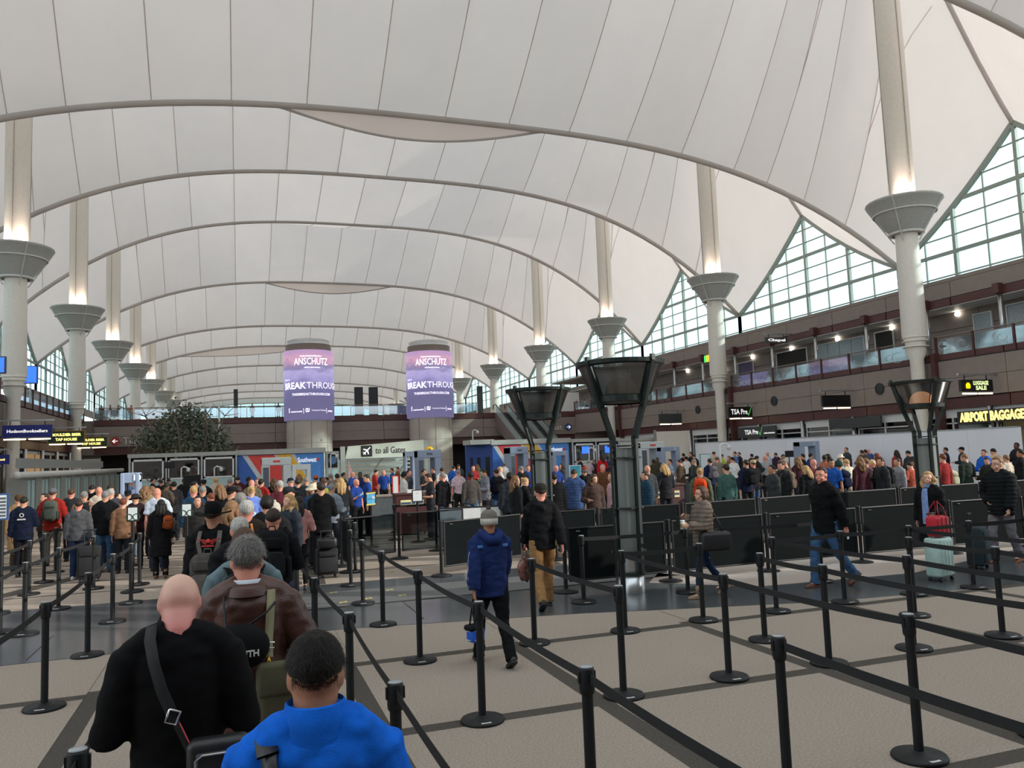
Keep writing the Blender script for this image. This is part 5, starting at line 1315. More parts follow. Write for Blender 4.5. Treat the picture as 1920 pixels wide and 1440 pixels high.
def hat_mesh(style, dz=0.0):
    mb = MB(); c = (0, -.012, dz)
    if style == 'cap':
        mb.lathe([(.088, 1.675), (.092, 1.70), (.086, 1.735), (.06, 1.765), (0, 1.775)], c, 22)
        mb.v = [(x, (y - c[1]) * 1.16 + c[1], z) for x, y, z in mb.v]
        rows = [[(cos(a) * r * .9, .02 + sin(a) * (r + e), 1.688 + dz - .02 * (e > 0)) for a in [pi * (.12 + .76 * q / 10) for q in range(11)]] for r, e in ((.088, 0), (.088, .075))]
        mb.grid(rows).grid([[(p[0], p[1], p[2] - .006) for p in reversed(r)] for r in rows])
    elif style == 'beanie':
        mb.lathe([(.090, 1.612), (.096, 1.62), (.099, 1.69), (.096, 1.70), (.092, 1.735), (.066, 1.765), (.03, 1.785), (0, 1.788)], c, 22)
        mb.v = [(x, (y - c[1]) * 1.14 + c[1], z) for x, y, z in mb.v]
    elif style == 'cowboy':
        mb.lathe([(.085, 1.655), (.088, 1.67), (.084, 1.76), (.07, 1.80), (.03, 1.79), (0, 1.785)], c, 24)
        mb.v = [(x, (y - c[1]) * 1.15 + c[1], z) for x, y, z in mb.v]
        rows = [[(cos(a) * r, -.012 + sin(a) * r * 1.12, 1.668 + dz + .035 * (r / .19) * abs(cos(a)) ** 3 - .01) for a in [2 * pi * q / 28 for q in range(29)]] for r in (.085, .14, .19)]
        mb.grid(rows); mb.grid([[(p[0], p[1], p[2] - .006) for p in reversed(r)] for r in rows])
    elif style == 'bucket':
        mb.lathe([(.15, 1.64), (.10, 1.675), (.088, 1.68), (.082, 1.75), (0, 1.765)], c, 22); mb.v = [(x, (y - c[1]) * 1.12 + c[1], z) for x, y, z in mb.v]
    elif style == 'hood':
        shell(mb, dz, .108, .128, .128, c=(0, -.018, 1.655), front=.5, low=-.95, back_low=-.99, lump=.03)
    return mb.mesh('hat', True)

CACHE = {}
HEADPARTS = ('hair', 'hair_strands', 'cap', 'beanie', 'cowboy', 'bucket', 'eye', 'eyebrow', 'lips', 'glasses', 'beard')
def cached(key, fn):
    if key not in CACHE: CACHE[key] = fn()
    return CACHE[key]
SKINS = {'p': '#c9957b', 'f': '#d6a68d', 't': '#b07a5c', 'd': '#5d3d2e', 'r': '#d48f7a'}
def sunburn():
    M = bpy.data.materials.new('skin_sunburnt_nape'); M.use_nodes = True; nt = M.node_tree; b = nt.nodes['Principled BSDF']
    tc = nt.nodes.new('ShaderNodeTexCoord'); sp = nt.nodes.new('ShaderNodeSeparateXYZ'); nz = nt.nodes.new('ShaderNodeTexNoise'); nz.inputs['Scale'].default_value = 22
    nt.links.new(tc.outputs['Object'], sp.inputs[0]); nt.links.new(tc.outputs['Object'], nz.inputs['Vector'])
    ma = nt.nodes.new('ShaderNodeMath'); ma.operation = 'MULTIPLY_ADD'; ma.inputs[1].default_value = .05; nt.links.new(nz.outputs['Fac'], ma.inputs[0]); nt.links.new(sp.outputs['Z'], ma.inputs[2])
    mr = nt.nodes.new('ShaderNodeMapRange'); mr.inputs['From Min'].default_value = 1.56; mr.inputs['From Max'].default_value = 1.76; nt.links.new(ma.outputs[0], mr.inputs['Value'])
    rp = nt.nodes.new('ShaderNodeValToRGB'); rp.color_ramp.elements[0].color = (*lin('#cf8078'), 1); rp.color_ramp.elements[1].color = (*lin('#d9b29c'), 1)
    nt.links.new(mr.outputs[0], rp.inputs[0]); nt.links.new(rp.outputs[0], b.inputs['Base Color']); b.inputs['Roughness'].default_value = .42
    MATS['skin_b'] = M
sunburn(); SKINS['b'] = '#d9b29c'
def skin(k): return mat('skin_' + k, SKINS[k], .5, var=.05, nscale=18, spec=.35)
HAIRC = {'blk': '#17130f', 'dbr': '#2e2119', 'br': '#4b3526', 'lbr': '#7a5b3e', 'bl': '#b08e5f', 'pbl': '#cbb083', 'gry': '#7d7a76', 'lgr': '#a5a29c', 'wht': '#cfccc4', 'red': '#6b3a24'}
def hairm(k): return mat('hair_' + k, HAIRC[k], .55, var=.18, nscale=60, stretch=(1, 1, .25), bump=.4, bscale=220, spec=.3)
def person(label, loc, rz, scale=1.0, pose='stand', top=('jacket', '#222222'), legs='#1e222b', hair=('short', 'dbr'), skn='p', hat=None, shoe='#1c1a19', near=False, female=False, bulk=1.0, group=None, face=None, boot=False, slim=False, name='person', seed=0, hem=None):
    pk = pose if isinstance(pose, str) else pose['name']
    me, J = cached(('b', pk, near, female), lambda: body_mesh(pose, near, female))
    dz = J['dz']; P = J['P']
    t = thing(name, label, 'person', loc, rz, group, scale)
    b = link('body', me, skin(skn), t)
    tk, tc = top[0], top[1]
    tm = cached(('t', pk, near, tk, female, bulk, seed), lambda: top_mesh(pose, near, tk, female, bulk, seed))[0]
    nm = {'jacket': 'jacket', 'puffer': 'puffer_jacket', 'sweater': 'sweater', 'hoodie': 'hoodie', 'coat': 'coat', 'shirt': 'shirt', 'suit': 'suit_jacket'}[tk]
    jk = link(nm, tm, tc if not isinstance(tc, str) else cloth(tc), t)
    link('trousers', cached(('l', pk, near, bulk, slim), lambda: trouser_mesh(pose, near, bulk, 0, slim)), cloth(legs), t)
    for s in (-1, 1): link('shoe', cached(('s', pk, s, boot), lambda: shoe_mesh(J, s, boot)), mat('shoe_' + shoe, shoe, .5, var=.08), t)
    if hair and hair[0] != 'bald': link('hair', cached(('h', hair[0], dz, near), lambda: hair_mesh(hair[0], dz, near)), hairm(hair[1]), t)
    if hat:
        h = link(hat[0] if hat[0] not in ('hood',) else 'raised_hood', cached(('hat', hat[0], dz), lambda: hat_mesh(hat[0], dz)), cloth(hat[1]), t)
        if hat[0] == 'beanie' and len(hat) > 2:
            cf_ = MB().lathe([(.088, 1.612), (.100, 1.616), (.104, 1.680), (.094, 1.685)], (0, -.012, dz), 24); cf_.v = [(x_, (y_ + .012) * 1.15 - .016, z_) for x_, y_, z_ in cf_.v]; cf_.build('cuff', cloth(hat[2]), h, True); MB().ell((0, -.012, 1.80 + dz), (.028, .028, .026), 10, 8).build('pompom', cloth(hat[3]), h, True)
    if face:
        for s in (-1, 1):
            e = MB().ell((s * .031, .076, 1.645 + dz), (.0125, .0085, .0065), 12, 8).build('eye', mat('eye_white', '#d8d0c8', .3), t, True)
            MB().ell((s * .031, .083, 1.645 + dz), (.0055, .003, .0055), 10, 6).build('iris', mat('iris_dark', '#2b211c', .3), e, True)
            MB().tube([(s * .016, .0875, 1.664 + dz), (s * .032, .0865, 1.669 + dz), (s * .048, .076, 1.664 + dz)], [.002, .0035, .002], 6).build('eyebrow', hairm(hair[1] if hair and hair[0] != 'bald' else 'br'), t, True)
        MB().ell((0, .0925, 1.5735 + dz), (.022, .006, .0045), 10, 6).build('lips', mat('lips', '#a8635a', .45), t, True)
        if 'glasses' in face:
            g = MB()
            for s in (-1, 1):
                cx, cy, cz = s * .034, .096, 1.645 + dz
                g.tube([(cx + .022 * cos(a), cy - .004 * abs(cos(a)), cz + .016 * sin(a)) for a in [2 * pi * q / 14 for q in range(15)]], .0018, 5, False); g.tube([(s * .056, .092, cz), (s * .080, .0, cz + .002)], .0018, 5)
            g.tube([(-.012, .098, 1.648 + dz), (.012, .098, 1.648 + dz)], .0018, 5); g.build('glasses', BLACKM, t)
        if 'beard' in face:
            bm_ = MB().ell((0, .045, 1.575 + dz), (.060, .060, .052), 14, 10); bm_.build('beard', hairm(hair[1]), t, True)
    if P.get('bow') or P.get('turn'):
        HM = headM(P, dz)
        for c_ in t.children:
            if c_.name.split('.')[0] in HEADPARTS: c_.matrix_local = HM
    return t, J
# ------------------------------------------------------------------ bags
def make_backpack(col, col2, label, loc, rz, scale=1.0, straps=True, extra=None, h=.48, w=.31, d=.17):
    t = thing('backpack', label, 'backpack', loc, rz, None, scale)   # y = 0 touches the back, bag extends to -y, z = 0 is its middle
    m1, m2 = cloth(col), cloth(col2)
    MB().rbox((0, -d / 2, 0), (w, d, h), .115, 24, 16).build('main_compartment', m1, t, True)
    MB().rbox((0, -d - .015, -h * .16), (w * .82, .08, h * .52), .08, 18, 12).build('front_pocket', m2, t, True)
    MB().rbox((0, -d - .005, h * .26), (w * .7, .05, h * .22), .025, 14, 8).build('top_pocket', m1, t, True)
    MB().tube([(-w * .36, -d - .052, h * .09), (0, -d - .056, h * .105), (w * .36, -d - .052, h * .09)], .004, 6).build('zip', STAND, t)
    MB().tube([(-.04, -.03, h * .5 - .01), (-.03, -.03, h * .5 + .035), (.03, -.03, h * .5 + .035), (.04, -.03, h * .5 - .01)], .008, 6).build('grab_handle', m2, t)
    if straps:
        for s in (-1, 1):
            x = s * .105
            MB().tube([(x * .8, -.01, h * .40), (x * 1.05, .03, h * .52), (x * 1.2, .13, h * .50), (x * 1.3, .27, h * .30), (x * 1.45, .29, 0), (x * 1.75, .16, -h * .28), (x * 1.3, -.02, -h * .38)], [(.026, .006)] * 7, 8, True).build('shoulder_strap', m2, t, True)
    for s in (-1, 1): MB().rbox((s * w * .5, -d * .5, -h * .22), (.05, d * .7, h * .4), .02, 12, 8).build('side_pocket', m2, t, True)
    return t
def make_suitcase(col, label, loc, rz, h=.55, w=.37, d=.24, handle=.45, hard=False, extra=None):
    t = thing('rolling_suitcase', label, 'suitcase', loc, rz)
    m1 = mat('case_' + col, col, .35 if hard else .8, var=.06)
    MB().rbox((0, 0, .06 + h / 2), (w, d, h), .045, 20, 12).build('shell', m1, t, True)
    if hard:
        for i in range(4): MB().rbox((-w * .33 + i * w * .22, -d / 2 - .001, .06 + h / 2), (.022, .012, h * .8), .005).build('rib', m1, t, True)
    else:
        MB().rbox((0, -d / 2 - .01, .06 + h * .38), (w * .84, .05, h * .55), .022).build('front_pocket', m1, t, True); MB().rbox((0, -d / 2 - .01, .06 + h * .8), (w * .8, .035, h * .2), .016).build('upper_pocket', m1, t, True)
    f = MB()
    for s in (-1, 1): f.tube([(s * .09, d * .3, .06 + h), (s * .09, d * .3, .06 + h + handle)], .008, 8)
    f.build('telescopic_tubes', BLACKM if not hard else SILVER, t); MB().rbox((0, d * .3, .06 + h + handle), (.22, .03, .03), .012).build('handle_grip', BLACKM, t, True)
    for sx in (-1, 1):
        for sy in (-1, 1): MB().tube([(sx * w * .38 - .012, sy * d * .32, .028), (sx * w * .38 + .012, sy * d * .32, .028)], .028, 12).build('wheel', BLACKM, t, True)
    return t
def shoulder_bag(label, loc, rz, col, w=.32, h=.22, d=.12, strap=None, flap=None, name='handbag', metal=None, r=.035):
    t = thing(name, label, 'bag', loc, rz)
    m1 = mat('leather_' + col, col, .55, var=.08, bump=.2)
    MB().rbox((0, 0, -h / 2), (w, d, h), r, 20, 12).build('bag_body', m1, t, True)
    if flap: MB().rbox((0, -d / 2 - .004, -h * .34), (w * .9, .02, h * .55), .009).build('flap', mat('leather_' + flap, flap, .5, var=.08), t, True)
    if metal: MB().rbox((0, -d / 2 - .018, -h * .5), (.05, .01, .012), .004).build('clasp', mat('brass', '#c79a3c', .25, metal=1), t)
    return t
# ------------------------------------------------------------------ who stands where
FACE = {'a': 0.0, 'l': 1.5, 'r': -1.5, 't': 3.0, 'al': .6, 'ar': -.6, 'tl': 2.2, 'tr': -2.3}
TAKEN = []
for o_ in list(scene.objects):
    if o_.parent is None and o_.name.split('.')[0] in ('belt_stanchion', 'podium', 'poster_stand', 'funnel_lamp'): TAKEN.append((o_.location.x, o_.location.y))
for nm_, i_ in (('P1', P1), ('P2', P2)):
    for (a_, b_), (c_, d_) in zip(i_, i_[1:]):
        for q_ in range(5): TAKEN.append((lerp(a_, c_, q_ / 5), lerp(b_, d_, q_ / 5)))
def spot(px, py, D):
    P = ray(px, py) * D; P.z += EYE; return P
def put(label, px, py, D=None, rz=0.0, xy=None, tall=1.765, **kw):
    if D is None:
        D = F * .40 / max(6.5, py - horizon(px)); D = min(D, 46)
    P = spot(px, py, D)
    if kw.pop('ymin', None): pass
    for _ in range(30):
        near_ = [q for q in TAKEN if (q[0] - P.x) ** 2 + (q[1] - P.y) ** 2 < .30]
        if not near_ or kw.get('near'): break
        D += .28; P = spot(px, py, D)
    TAKEN.append((P.x, P.y))
    s = min(max(P.z / tall, .84), 1.12)
    bw = kw.get('pose', 'stand'); bw = (POSES[bw] if isinstance(bw, str) else bw).get('bow', 0); s = min(max(P.z / (tall - .24 * (1 - cos(radians(bw)))), .84), 1.12)
    t, J = person(label, (P.x, P.y, 0), FACE.get(rz, rz) if isinstance(rz, str) else rz, s, **kw)
    return t, J
def on_body(root, J, off):                    # world point of a body-local offset
    s = root.scale[0]; a = root.rotation_euler.z; v = Vector(off) * s
    return Vector((root.location.x + v.x * cos(a) - v.y * sin(a), root.location.y + v.x * sin(a) + v.y * cos(a), v.z))
def wear(root, J, col, col2, label, z=1.26, back=.145, **kw):
    return make_backpack(col, col2, label, on_body(root, J, (0, -back, z + J['dz'])), root.rotation_euler.z, root.scale[0], **kw)

# ---- the three men in front of the camera
P_BOTH = dict(name='near_both', al=((.27, -.10, -1), (-.35, .9, .2)), ar=((.26, -.10, -1), (-.35, .9, .15)), ll=(0, -2), lr=(2, -3), curl=.7, bow=36)
t, J = put('bald man in black sweater seen from behind, black bag strap across the back', 335, 1088, 3.15, .02, pose=P_BOTH, top=('sweater', '#0b0b0d'), legs='#23252b', hair=('bald', 'br'), skn='b', near=True, bulk=1.12, tall=1.752, seed=2)
s0 = t.scale[0]; dz = J['dz']
SH = mat('scalp_skin', '#d9a392', .42, var=.05, nscale=12, spec=.4)
def strap(root, pts, w, th, m_, name='bag_strap', parent=None, rel=None):
    """flat band through body-local points"""
    mb = MB(); P = [Vector(p) for p in pts]; n = len(P); rows = []
    for i, p in enumerate(P):
        d = (P[min(i + 1, n - 1)] - P[max(i - 1, 0)]).normalized()
        nr = Vector((p.x * .6, p.y, 0)).normalized() if abs(p.x) + abs(p.y) > .01 else Vector((0, -1, 0))
        if p.z > 1.44: nr = (nr * .3 + Vector((0, 0, 1))).normalized()
        sd = d.cross(nr).normalized(); nr = sd.cross(d).normalized()
        rows.append([p + sd * w / 2, p + sd * w / 2 + nr * th, p - sd * w / 2 + nr * th, p - sd * w / 2, p + sd * w / 2])
    mb.grid(rows); return mb
bag = thing('messenger_bag', 'black zipped messenger bag on the bald man\'s right hip', 'bag', t.location, 0, None, s0)
BLL = mat('leather_black', '#1b1b1d', .42, var=.05, bump=.15, bscale=300)
q = Matrix.Rotation(.12, 3, 'Y')
bb = MB().rbox((.155, -.215, .99), (.23, .085, .30), .035, 20, 12, None).build('bag_body', BLL, bag, True)
MB().rbox((.160, -.262, .98), (.17, .03, .24), .014, 16, 8).build('front_pocket', BLL, bag, True)
MB().tube([(.08, -.285, .86), (.075, -.285, 1.08), (.10, -.282, 1.095), (.22, -.282, 1.095)], .004, 6).build('zip', SILVER, bag)
ST = [(-.085, .06, 1.52), (-.095, -.03, 1.535), (-.095, -.105, 1.495), (-.075, -.165, 1.42), (-.045, -.185, 1.32), (.0, -.192, 1.21), (.05, -.205, 1.10), (.07, -.215, 1.05)]
strap(t, [Vector(p) + Vector((0, -.012, dz)) for p in ST[:6]], .042, .004, BELT).build('shoulder_strap', BELT, bag, True)
strap(t, [Vector(p) + Vector((0, -.012, dz)) for p in ST[5:]], .026, .004, BELT).build('lower_strap', BLL, bag, True)
MB().tube([(-.018, -.212, 1.255 + dz), (.020, -.212, 1.240 + dz), (.004, -.215, 1.195 + dz), (-.034, -.215, 1.21 + dz), (-.018, -.212, 1.255 + dz)], .0045, 8).build('buckle', CHROME, bag, True)
MB().tube([(.018, -.215, 1.20 + dz), (.085, -.226, 1.05 + dz)], .0022, 5).build('red_piping', SWR, bag)

t, J = put('man in bright blue jacket with short black hair, closest to the camera', 590, 1191, 2.22, -.12, pose=dict(name='blueman', bow=14, al=((.28, .05, -1), (-.1, .5, -1)), ar=((.28, .05, -1), (-.3, .9, .1)), ll=(0, -2), lr=(2, -3)), top=('jacket', '#0f63d0'), legs='#23252b', hair=('crop', 'blk'), skn='t', near=True, bulk=1.12, seed=4)
dz = J['dz']
strands(dz, 6500, .024, .0007, .10, 4, low=-.82, R=(.084, .104, .101)).build('hair_strands', hairm('blk'), t).matrix_local = headM(J['P'], dz)
NB = cloth('#0f63d0'); 
MB().lathe([(.108, 1.45), (.098, 1.50), (.088, 1.565), (.082, 1.57), (.076, 1.50)], (0, -.020, dz), 28).build('collar', NB, t, True)
sl = thing('shoulder_bag', 'black shoulder bag strap over the blue-jacketed man\'s left shoulder', 'bag', t.location, t.rotation_euler.z, None, t.scale[0])
strap(t, [(-.135, .10, 1.42 + dz), (-.14, .03, 1.47 + dz), (-.135, -.06, 1.475 + dz), (-.12, -.13, 1.42 + dz), (-.09, -.165, 1.28 + dz), (-.06, -.178, 1.1 + dz)], .05, .005, BELT).build('shoulder_strap', BLL, sl, True)
strap(t, [(-.142, .0, 1.478 + dz), (-.14, -.055, 1.482 + dz), (-.128, -.11, 1.452 + dz)], .060, .009, BELT).build('shoulder_pad', BLL, sl, True)
MB().rbox((-.02, -.20, .95), (.34, .08, .24), .03, 16, 10).build('bag_body', BLL, sl, True)

LEA = mat('brown_leather', '#4a2a20', .42, var=.16, nscale=6, bump=.25, bscale=120, spec=.5)
t, J = put('man in brown leather jacket with tousled grey hair, bags slung on his back', 463, 1009, 4.15, .04, pose=dict(name='leather', hem=.99, bow=16, al=((.35, .02, -1), (-.5, .8, .1)), ar=((.50, -.18, -1), (-.45, .85, .2)), ll=(0, -2), lr=(3, -2)), top=('jacket', LEA), legs='#a6a29b', hair=('messy', 'gry'), skn='r', near=True, bulk=1.18, seed=7)
dz = J['dz']
strands(dz, 3600, .040, .0011, .22, 7, low=-.86, R=(.086, .107, .103)).build('hair_strands', hairm('gry'), t).matrix_local = headM(J['P'], dz)
MB().lathe([(.086, 1.48), (.083, 1.540), (.077, 1.545)], (0, -.020, dz), 24).build('shirt_collar', cloth('#cfd6e0'), t, True)
MB().lathe([(.122, 1.465), (.110, 1.500), (.093, 1.528), (.087, 1.525), (.09, 1.49)], (0, -.026, dz), 28).build('collar', LEA, t, True)
sm = thing('drawstring_bag', 'black drawstring bag reading SMITH on the leather-jacketed man\'s back', 'bag', t.location, t.rotation_euler.z, None, t.scale[0])
BB = cloth('#101113')
MB().ell((-.055, -.235, 1.24 + dz), (.15, .085, .115), 24, 16).build('bag_body', BB, sm, True)
MB().tube([(-.10, -.22, 1.33 + dz), (-.115, -.195, 1.34 + dz), (-.12, -.13, 1.455 + dz), (-.11, -.03, 1.50 + dz)], .006, 6).build('cord', STAND, sm, True); MB().tube([(-.02, -.215, 1.33 + dz), (.08, -.205, 1.39 + dz), (.13, -.15, 1.43 + dz)], .006, 6).build('cord', STAND, sm, True)
text('SMITH', .042, LBL, facing((-.02, -.324, 1.22 + dz), .1), sm, .001)
ol = thing('satchel', 'olive canvas satchel hanging at the leather-jacketed man\'s right side', 'bag', t.location, t.rotation_euler.z, None, t.scale[0])
OLV = mat('olive_canvas', '#4d4a35', .85, var=.08, bump=.3, bscale=200); OLS = mat('olive_strap', '#827c5e', .8, var=.05)
MB().rbox((.145, -.235, .985), (.24, .13, .34), .055, 20, 14).build('bag_body', OLV, ol, True); MB().rbox((.15, -.275, 1.08), (.245, .07, .17), .03, 18, 10).build('flap', OLV, ol, True)
strap(t, [(.115, .07, 1.49 + dz), (.118, -.03, 1.51 + dz), (.112, -.11, 1.47 + dz), (.10, -.172, 1.36 + dz), (.09, -.20, 1.25 + dz), (.088, -.235, 1.18)], .042, .006, OLS).build('shoulder_strap', OLS, ol, True)
MB().tube([(.062, -.232, 1.245 + dz), (.116, -.232, 1.245 + dz), (.116, -.234, 1.218 + dz), (.062, -.234, 1.218 + dz), (.062, -.232, 1.245 + dz)], .004, 6).build('buckle', CHROME, ol, True)
MB().tube([(.088, -.24, 1.19), (.095, -.255, 1.15), (.088, -.26, 1.12), (.080, -.25, 1.15), (.088, -.24, 1.19)], .004, 6).build('hook', mat('brass', '#c79a3c', .25, metal=1), ol, True)

# ---- the queue ahead of them
t, J = put('man in grey-teal sweatshirt with brown hair hidden behind the leather jacket', 457, 989, 5.35, .05, pose='hold', top=('sweater', '#63767c'), hair=('crop', 'br'), skn='r', near=True, bulk=1.15)
wear(t, J, '#17181b', '#121315', 'black backpack strapped on the man in grey-teal sweatshirt', h=.46)
t, J = put('man with cropped light grey hair and black jacket in the middle of the queue', 449, 969, 6.9, .05, pose='stand', top=('jacket', '#15161a'), hair=('crop', 'lgr'), skn='r', near=True, bulk=1.1)
t, J = put('man in dark brown jacket with thick grey hair and an orange shoulder strap', 462, 938, 9.0, 0, pose='stand', top=('jacket', '#241f1a'), hair=('short', 'lgr'), skn='r', near=True, bulk=1.1)
so = thing('shoulder_strap_bag', 'orange-strapped bag on the grey-haired man\'s shoulder', 'bag', t.location, 0, None, t.scale[0])
strap(t, [(.05, -.11, 1.50), (.065, -.165, 1.40), (.09, -.19, 1.2), (.1, -.2, 1.0)], .025, .005, OLS).build('strap', mat('orange_strap', '#b86a24', .6), so); MB().rbox((.1, -.24, .9), (.28, .1, .22), .03).build('bag_body', BLL, so, True)
t, J = put('man in black jacket with buzz-cut brown hair and full black backpack', 512, 953, 8.3, -.12, pose='phone', top=('jacket', '#111215'), legs='#3a4250', hair=('crop', 'dbr'), skn='r', near=True, bulk=1.2)
wear(t, J, '#0e0f12', '#17181b', 'big black backpack with small light buckles on the buzz-cut man', h=.56, w=.36, d=.2)
t, J = put('man in black cowboy hat and black jacket with red winged emblem', 400, 940, 8.3, -.25, tall=1.80, pose='stand', top=('jacket', '#131416'), legs='#20242b', hair=('crop', 'br'), skn='p', near=True, bulk=1.22, hat=('cowboy', '#0a0a0b'))
dz = J['dz']; 
wm = MB()
for s in (-1, 1):
    for i in range(4): wm.bar((s * .02, -.185, 1.40 - i * .012 + dz), (s * (.115 - i * .02), -.172, 1.42 - i * .018 + dz), .006, .009, (0, 1, 0))
wm.ell((0, -.190, 1.395 + dz), (.02, .005, .022), 10, 6); wm.build('winged_emblem', SWR, t)
blur_row(.13, .02, 10, SWR, facing((0, -.192, 1.345 + dz)), t)
wear(t, J, '#4a4643', '#5d5752', 'grey and charcoal backpack with broad straps below the red emblem', z=1.03, back=.18, h=.50, w=.33, straps=False)
gs = MB()
for s in (-1, 1): strap(t, [(s * .10, -.11, 1.49 + dz), (s * .105, -.185, 1.38 + dz), (s * .075, -.20, 1.26 + dz)], .045, .006, OLS).build('broad_strap', mat('strap_grey', '#5d5752', .8), t)

# ---- walkers in the open lanes
JB = '#1a2a58'
t, J = put('walker in blue winter jacket and grey knit cap with white cuff seen from behind', 915, 943, xy=None, D=8.25, rz=.03, tall=1.83, pose='walk2', top=('jacket', JB), legs='#0e0f11', hair=('crop', 'br'), skn='t', near=True, bulk=1.15, hat=('beanie', '#6f6860', '#b9b5ab', '#4a443f'), seed=5)
dz = J['dz']
MB().tube([(-.09, .04, 1.54 + dz), (-.10, -.07, 1.51 + dz), (-.05, -.135, 1.44 + dz), (.05, -.135, 1.44 + dz), (.10, -.07, 1.51 + dz), (.09, .04, 1.54 + dz)], [.03, .05, .06, .06, .05, .03], 12).build('hood', cloth('#1c2d5e'), t, True)
for s in (-1, 1):
    j = J[s]; MB().tube([j['sho'] + Vector((s * .06, -.05, 0)), j['sho'].lerp(j['el'], .5) + Vector((s * .078, -.03, 0)), j['el'] + Vector((s * .075, -.02, 0)), j['wr'] + Vector((s * .062, -.01, .03))], .007, 6).build('sleeve_piping', mat('grey_piping', '#8f93a8', .7), t, True)
    MB().rbox(j['sho'] + Vector((-s * .03, -.105, -.035)), (.07, .02, .035), .009).build('shoulder_patch', mat('light_blue_patch', '#3b78b8', .7), t, True)
j = J[-1]; hp = on_body(t, J, j['wr'] + j['f'] * .09)
lb = thing('lunch_bag', 'small blue insulated lunch bag carried by the blue-jacketed walker', 'bag', hp, .3)
BLB = mat('bright_blue_nylon', '#1757c4', .45, var=.05); BKN = cloth('#15171b')
MB().rbox((0, 0, -.34), (.17, .13, .15), .045, 18, 12).build('bag_body', BLB, lb, True); MB().rbox((-.03, 0, -.27), (.15, .14, .06), .03, 16, 8).build('lid', BKN, lb, True)
MB().tube([(-.07, 0, -.27), (-.02, 0, 0), (.02, 0, 0), (.07, 0, -.27)], [(.015, .004)] * 4, 6, True, (1, 0, 0)).build('carry_strap', BKN, lb, True)
for zz in (-.30, -.385): MB().tube([(.088 * cos(a) * 1.0, .068 * sin(a), zz) for a in [2 * pi * q / 16 for q in range(17)]], .004, 5, False).build('reflective_piping', GREYL, lb, True)
t, J = put('walker in black hoodie, dark cap and tan trousers seen from behind', 1012, 899, 11.15, -.15, tall=1.80, pose='walk', top=('hoodie', '#101114'), legs='#8c6a44', hair=('crop', 'dbr'), skn='r', near=True, bulk=1.1, hat=('cap', '#26241f'))
j = J[-1]; hp = on_body(t, J, j['wr'] + j['f'] * .09)
pb = thing('plastic_bag', 'crinkled reddish plastic bag carried by the walker in black hoodie', 'bag', hp, .2)
pm = MB(); pm.ell((0, 0, -.30), (.13, .08, .17), 16, 12); pm.v = [tuple(Vector(v) * (1 + .10 * noise.noise(Vector(v) * 22))) for v in pm.v]
pm.build('bag_body', mat('clear_red_plastic', '#6b4640', .25, var=.35, nscale=14), pb, True); MB().tube([(-.05, 0, -.16), (-.02, 0, 0), (.02, 0, 0), (.05, 0, -.16)], .008, 6).build('handles', mat('clear_red_plastic', '#6b4640', .25), pb, True)

PW_ = dict(name='cupwoman', al=((.05, .35, -1), (.05, 1, .12)), ar=((.12, .2, -1), (-.35, .8, .65)), ll=(20, 4), lr=(-14, -38), curl=1.1)
t, J = put('woman with brown bob and glasses in taupe puffer coat, carrying a paper cup', 1313, 909, 11.5, 1.45, pose=PW_, top=('puffer', '#6d6259'), legs='#22324f', hair=('bob', 'br'), skn='f', near=True, female=True, face=('glasses',), boot=True, shoe='#85705a', slim=True, seed=3)
dz = J['dz']
MB().tube([(-.09, .03, 1.47 + dz), (-.09, -.07, 1.47 + dz), (0, -.12, 1.45 + dz), (.09, -.07, 1.47 + dz), (.09, .03, 1.47 + dz)], [.03, .045, .055, .045, .03], 12).build('hood', cloth('#6d6259'), t, True)
j = J[-1]; cp = on_body(t, J, j['wr'] + j['f'] * .10 + Vector((.02, 0, .0)))
cup = thing('paper_cup', 'white paper coffee cup with sleeve in the walking woman\'s hand', 'cup', cp - Vector((0, 0, .05)))
MB().lathe([(0, 0), (.028, 0), (.038, .11), (0, .11)], n=20).build('cup_body', WHITEM, cup, True); MB().lathe([(.0305, .02), (.0325, .022), (.0375, .075), (.0355, .077)], n=20).build('sleeve', mat('kraft_sleeve', '#b5a27c', .8), cup, True); MB().lathe([(.040, .108), (.040, .116), (.034, .125), (0, .126)], n=20).build('lid', WHITEM, cup, True)
ph = thing('mobile_phone', 'dark mobile phone held beside the paper cup', 'phone', cp + Vector((-.07, -.01, .06)), .2); MB().rbox((0, 0, 0), (.012, .07, .14), .005, 10, 6).build('phone_body', SCR, ph); MB().box(-.0075, -.03, -.06, -.0062, .03, .06).build('phone_screen', DARKG, ph)
hb = on_body(t, J, (-.24, -.08, 1.06 + dz))
bg = shoulder_bag('large black leather handbag with gold fittings on the walking woman\'s side', hb, 1.45 + pi / 2 + 0.0, '#131317', w=.46, h=.27, d=.17, metal=True, r=.06)
for s in (-1, 1): MB().tube([(s * .13, 0, -.02), (s * .09, -.03, .12), (s * .04, -.07, .24), (s * .0, -.09, .29)], .010, 8).build('strap', mat('leather_#131317', '#131317', .5), bg, True)
MB().rbox((-.12, -.088, -.06), (.05, .012, .014), .005).build('gold_plate', mat('brass', '#c79a3c', .25, metal=1), bg, True)

t, J = put('man with grey-brown hair in black jacket and blue jeans walking left', 1538, 873, 11.9, 1.62, pose=dict(name='jeansman', al=ARM_BACK, ar=ARM_BACK, ll=(-16, -40), lr=(16, 4), turn=22, bow=5), top=('jacket', '#0d0e10'), legs='#3d5c80', hair=('short', 'dbr'), skn='r', near=True, face=('x',), shoe='#5b3327', bulk=1.1)
j = J[-1]; hp = on_body(t, J, j['wr'] + j['f'] * .11)
fp = thing('folded_paper', 'small folded white paper in the hand of the man in jeans', 'paper', hp, .4); MB().rbox((0, 0, -.03), (.05, .012, .09), .004).build('paper_sheet', PAP, fp)

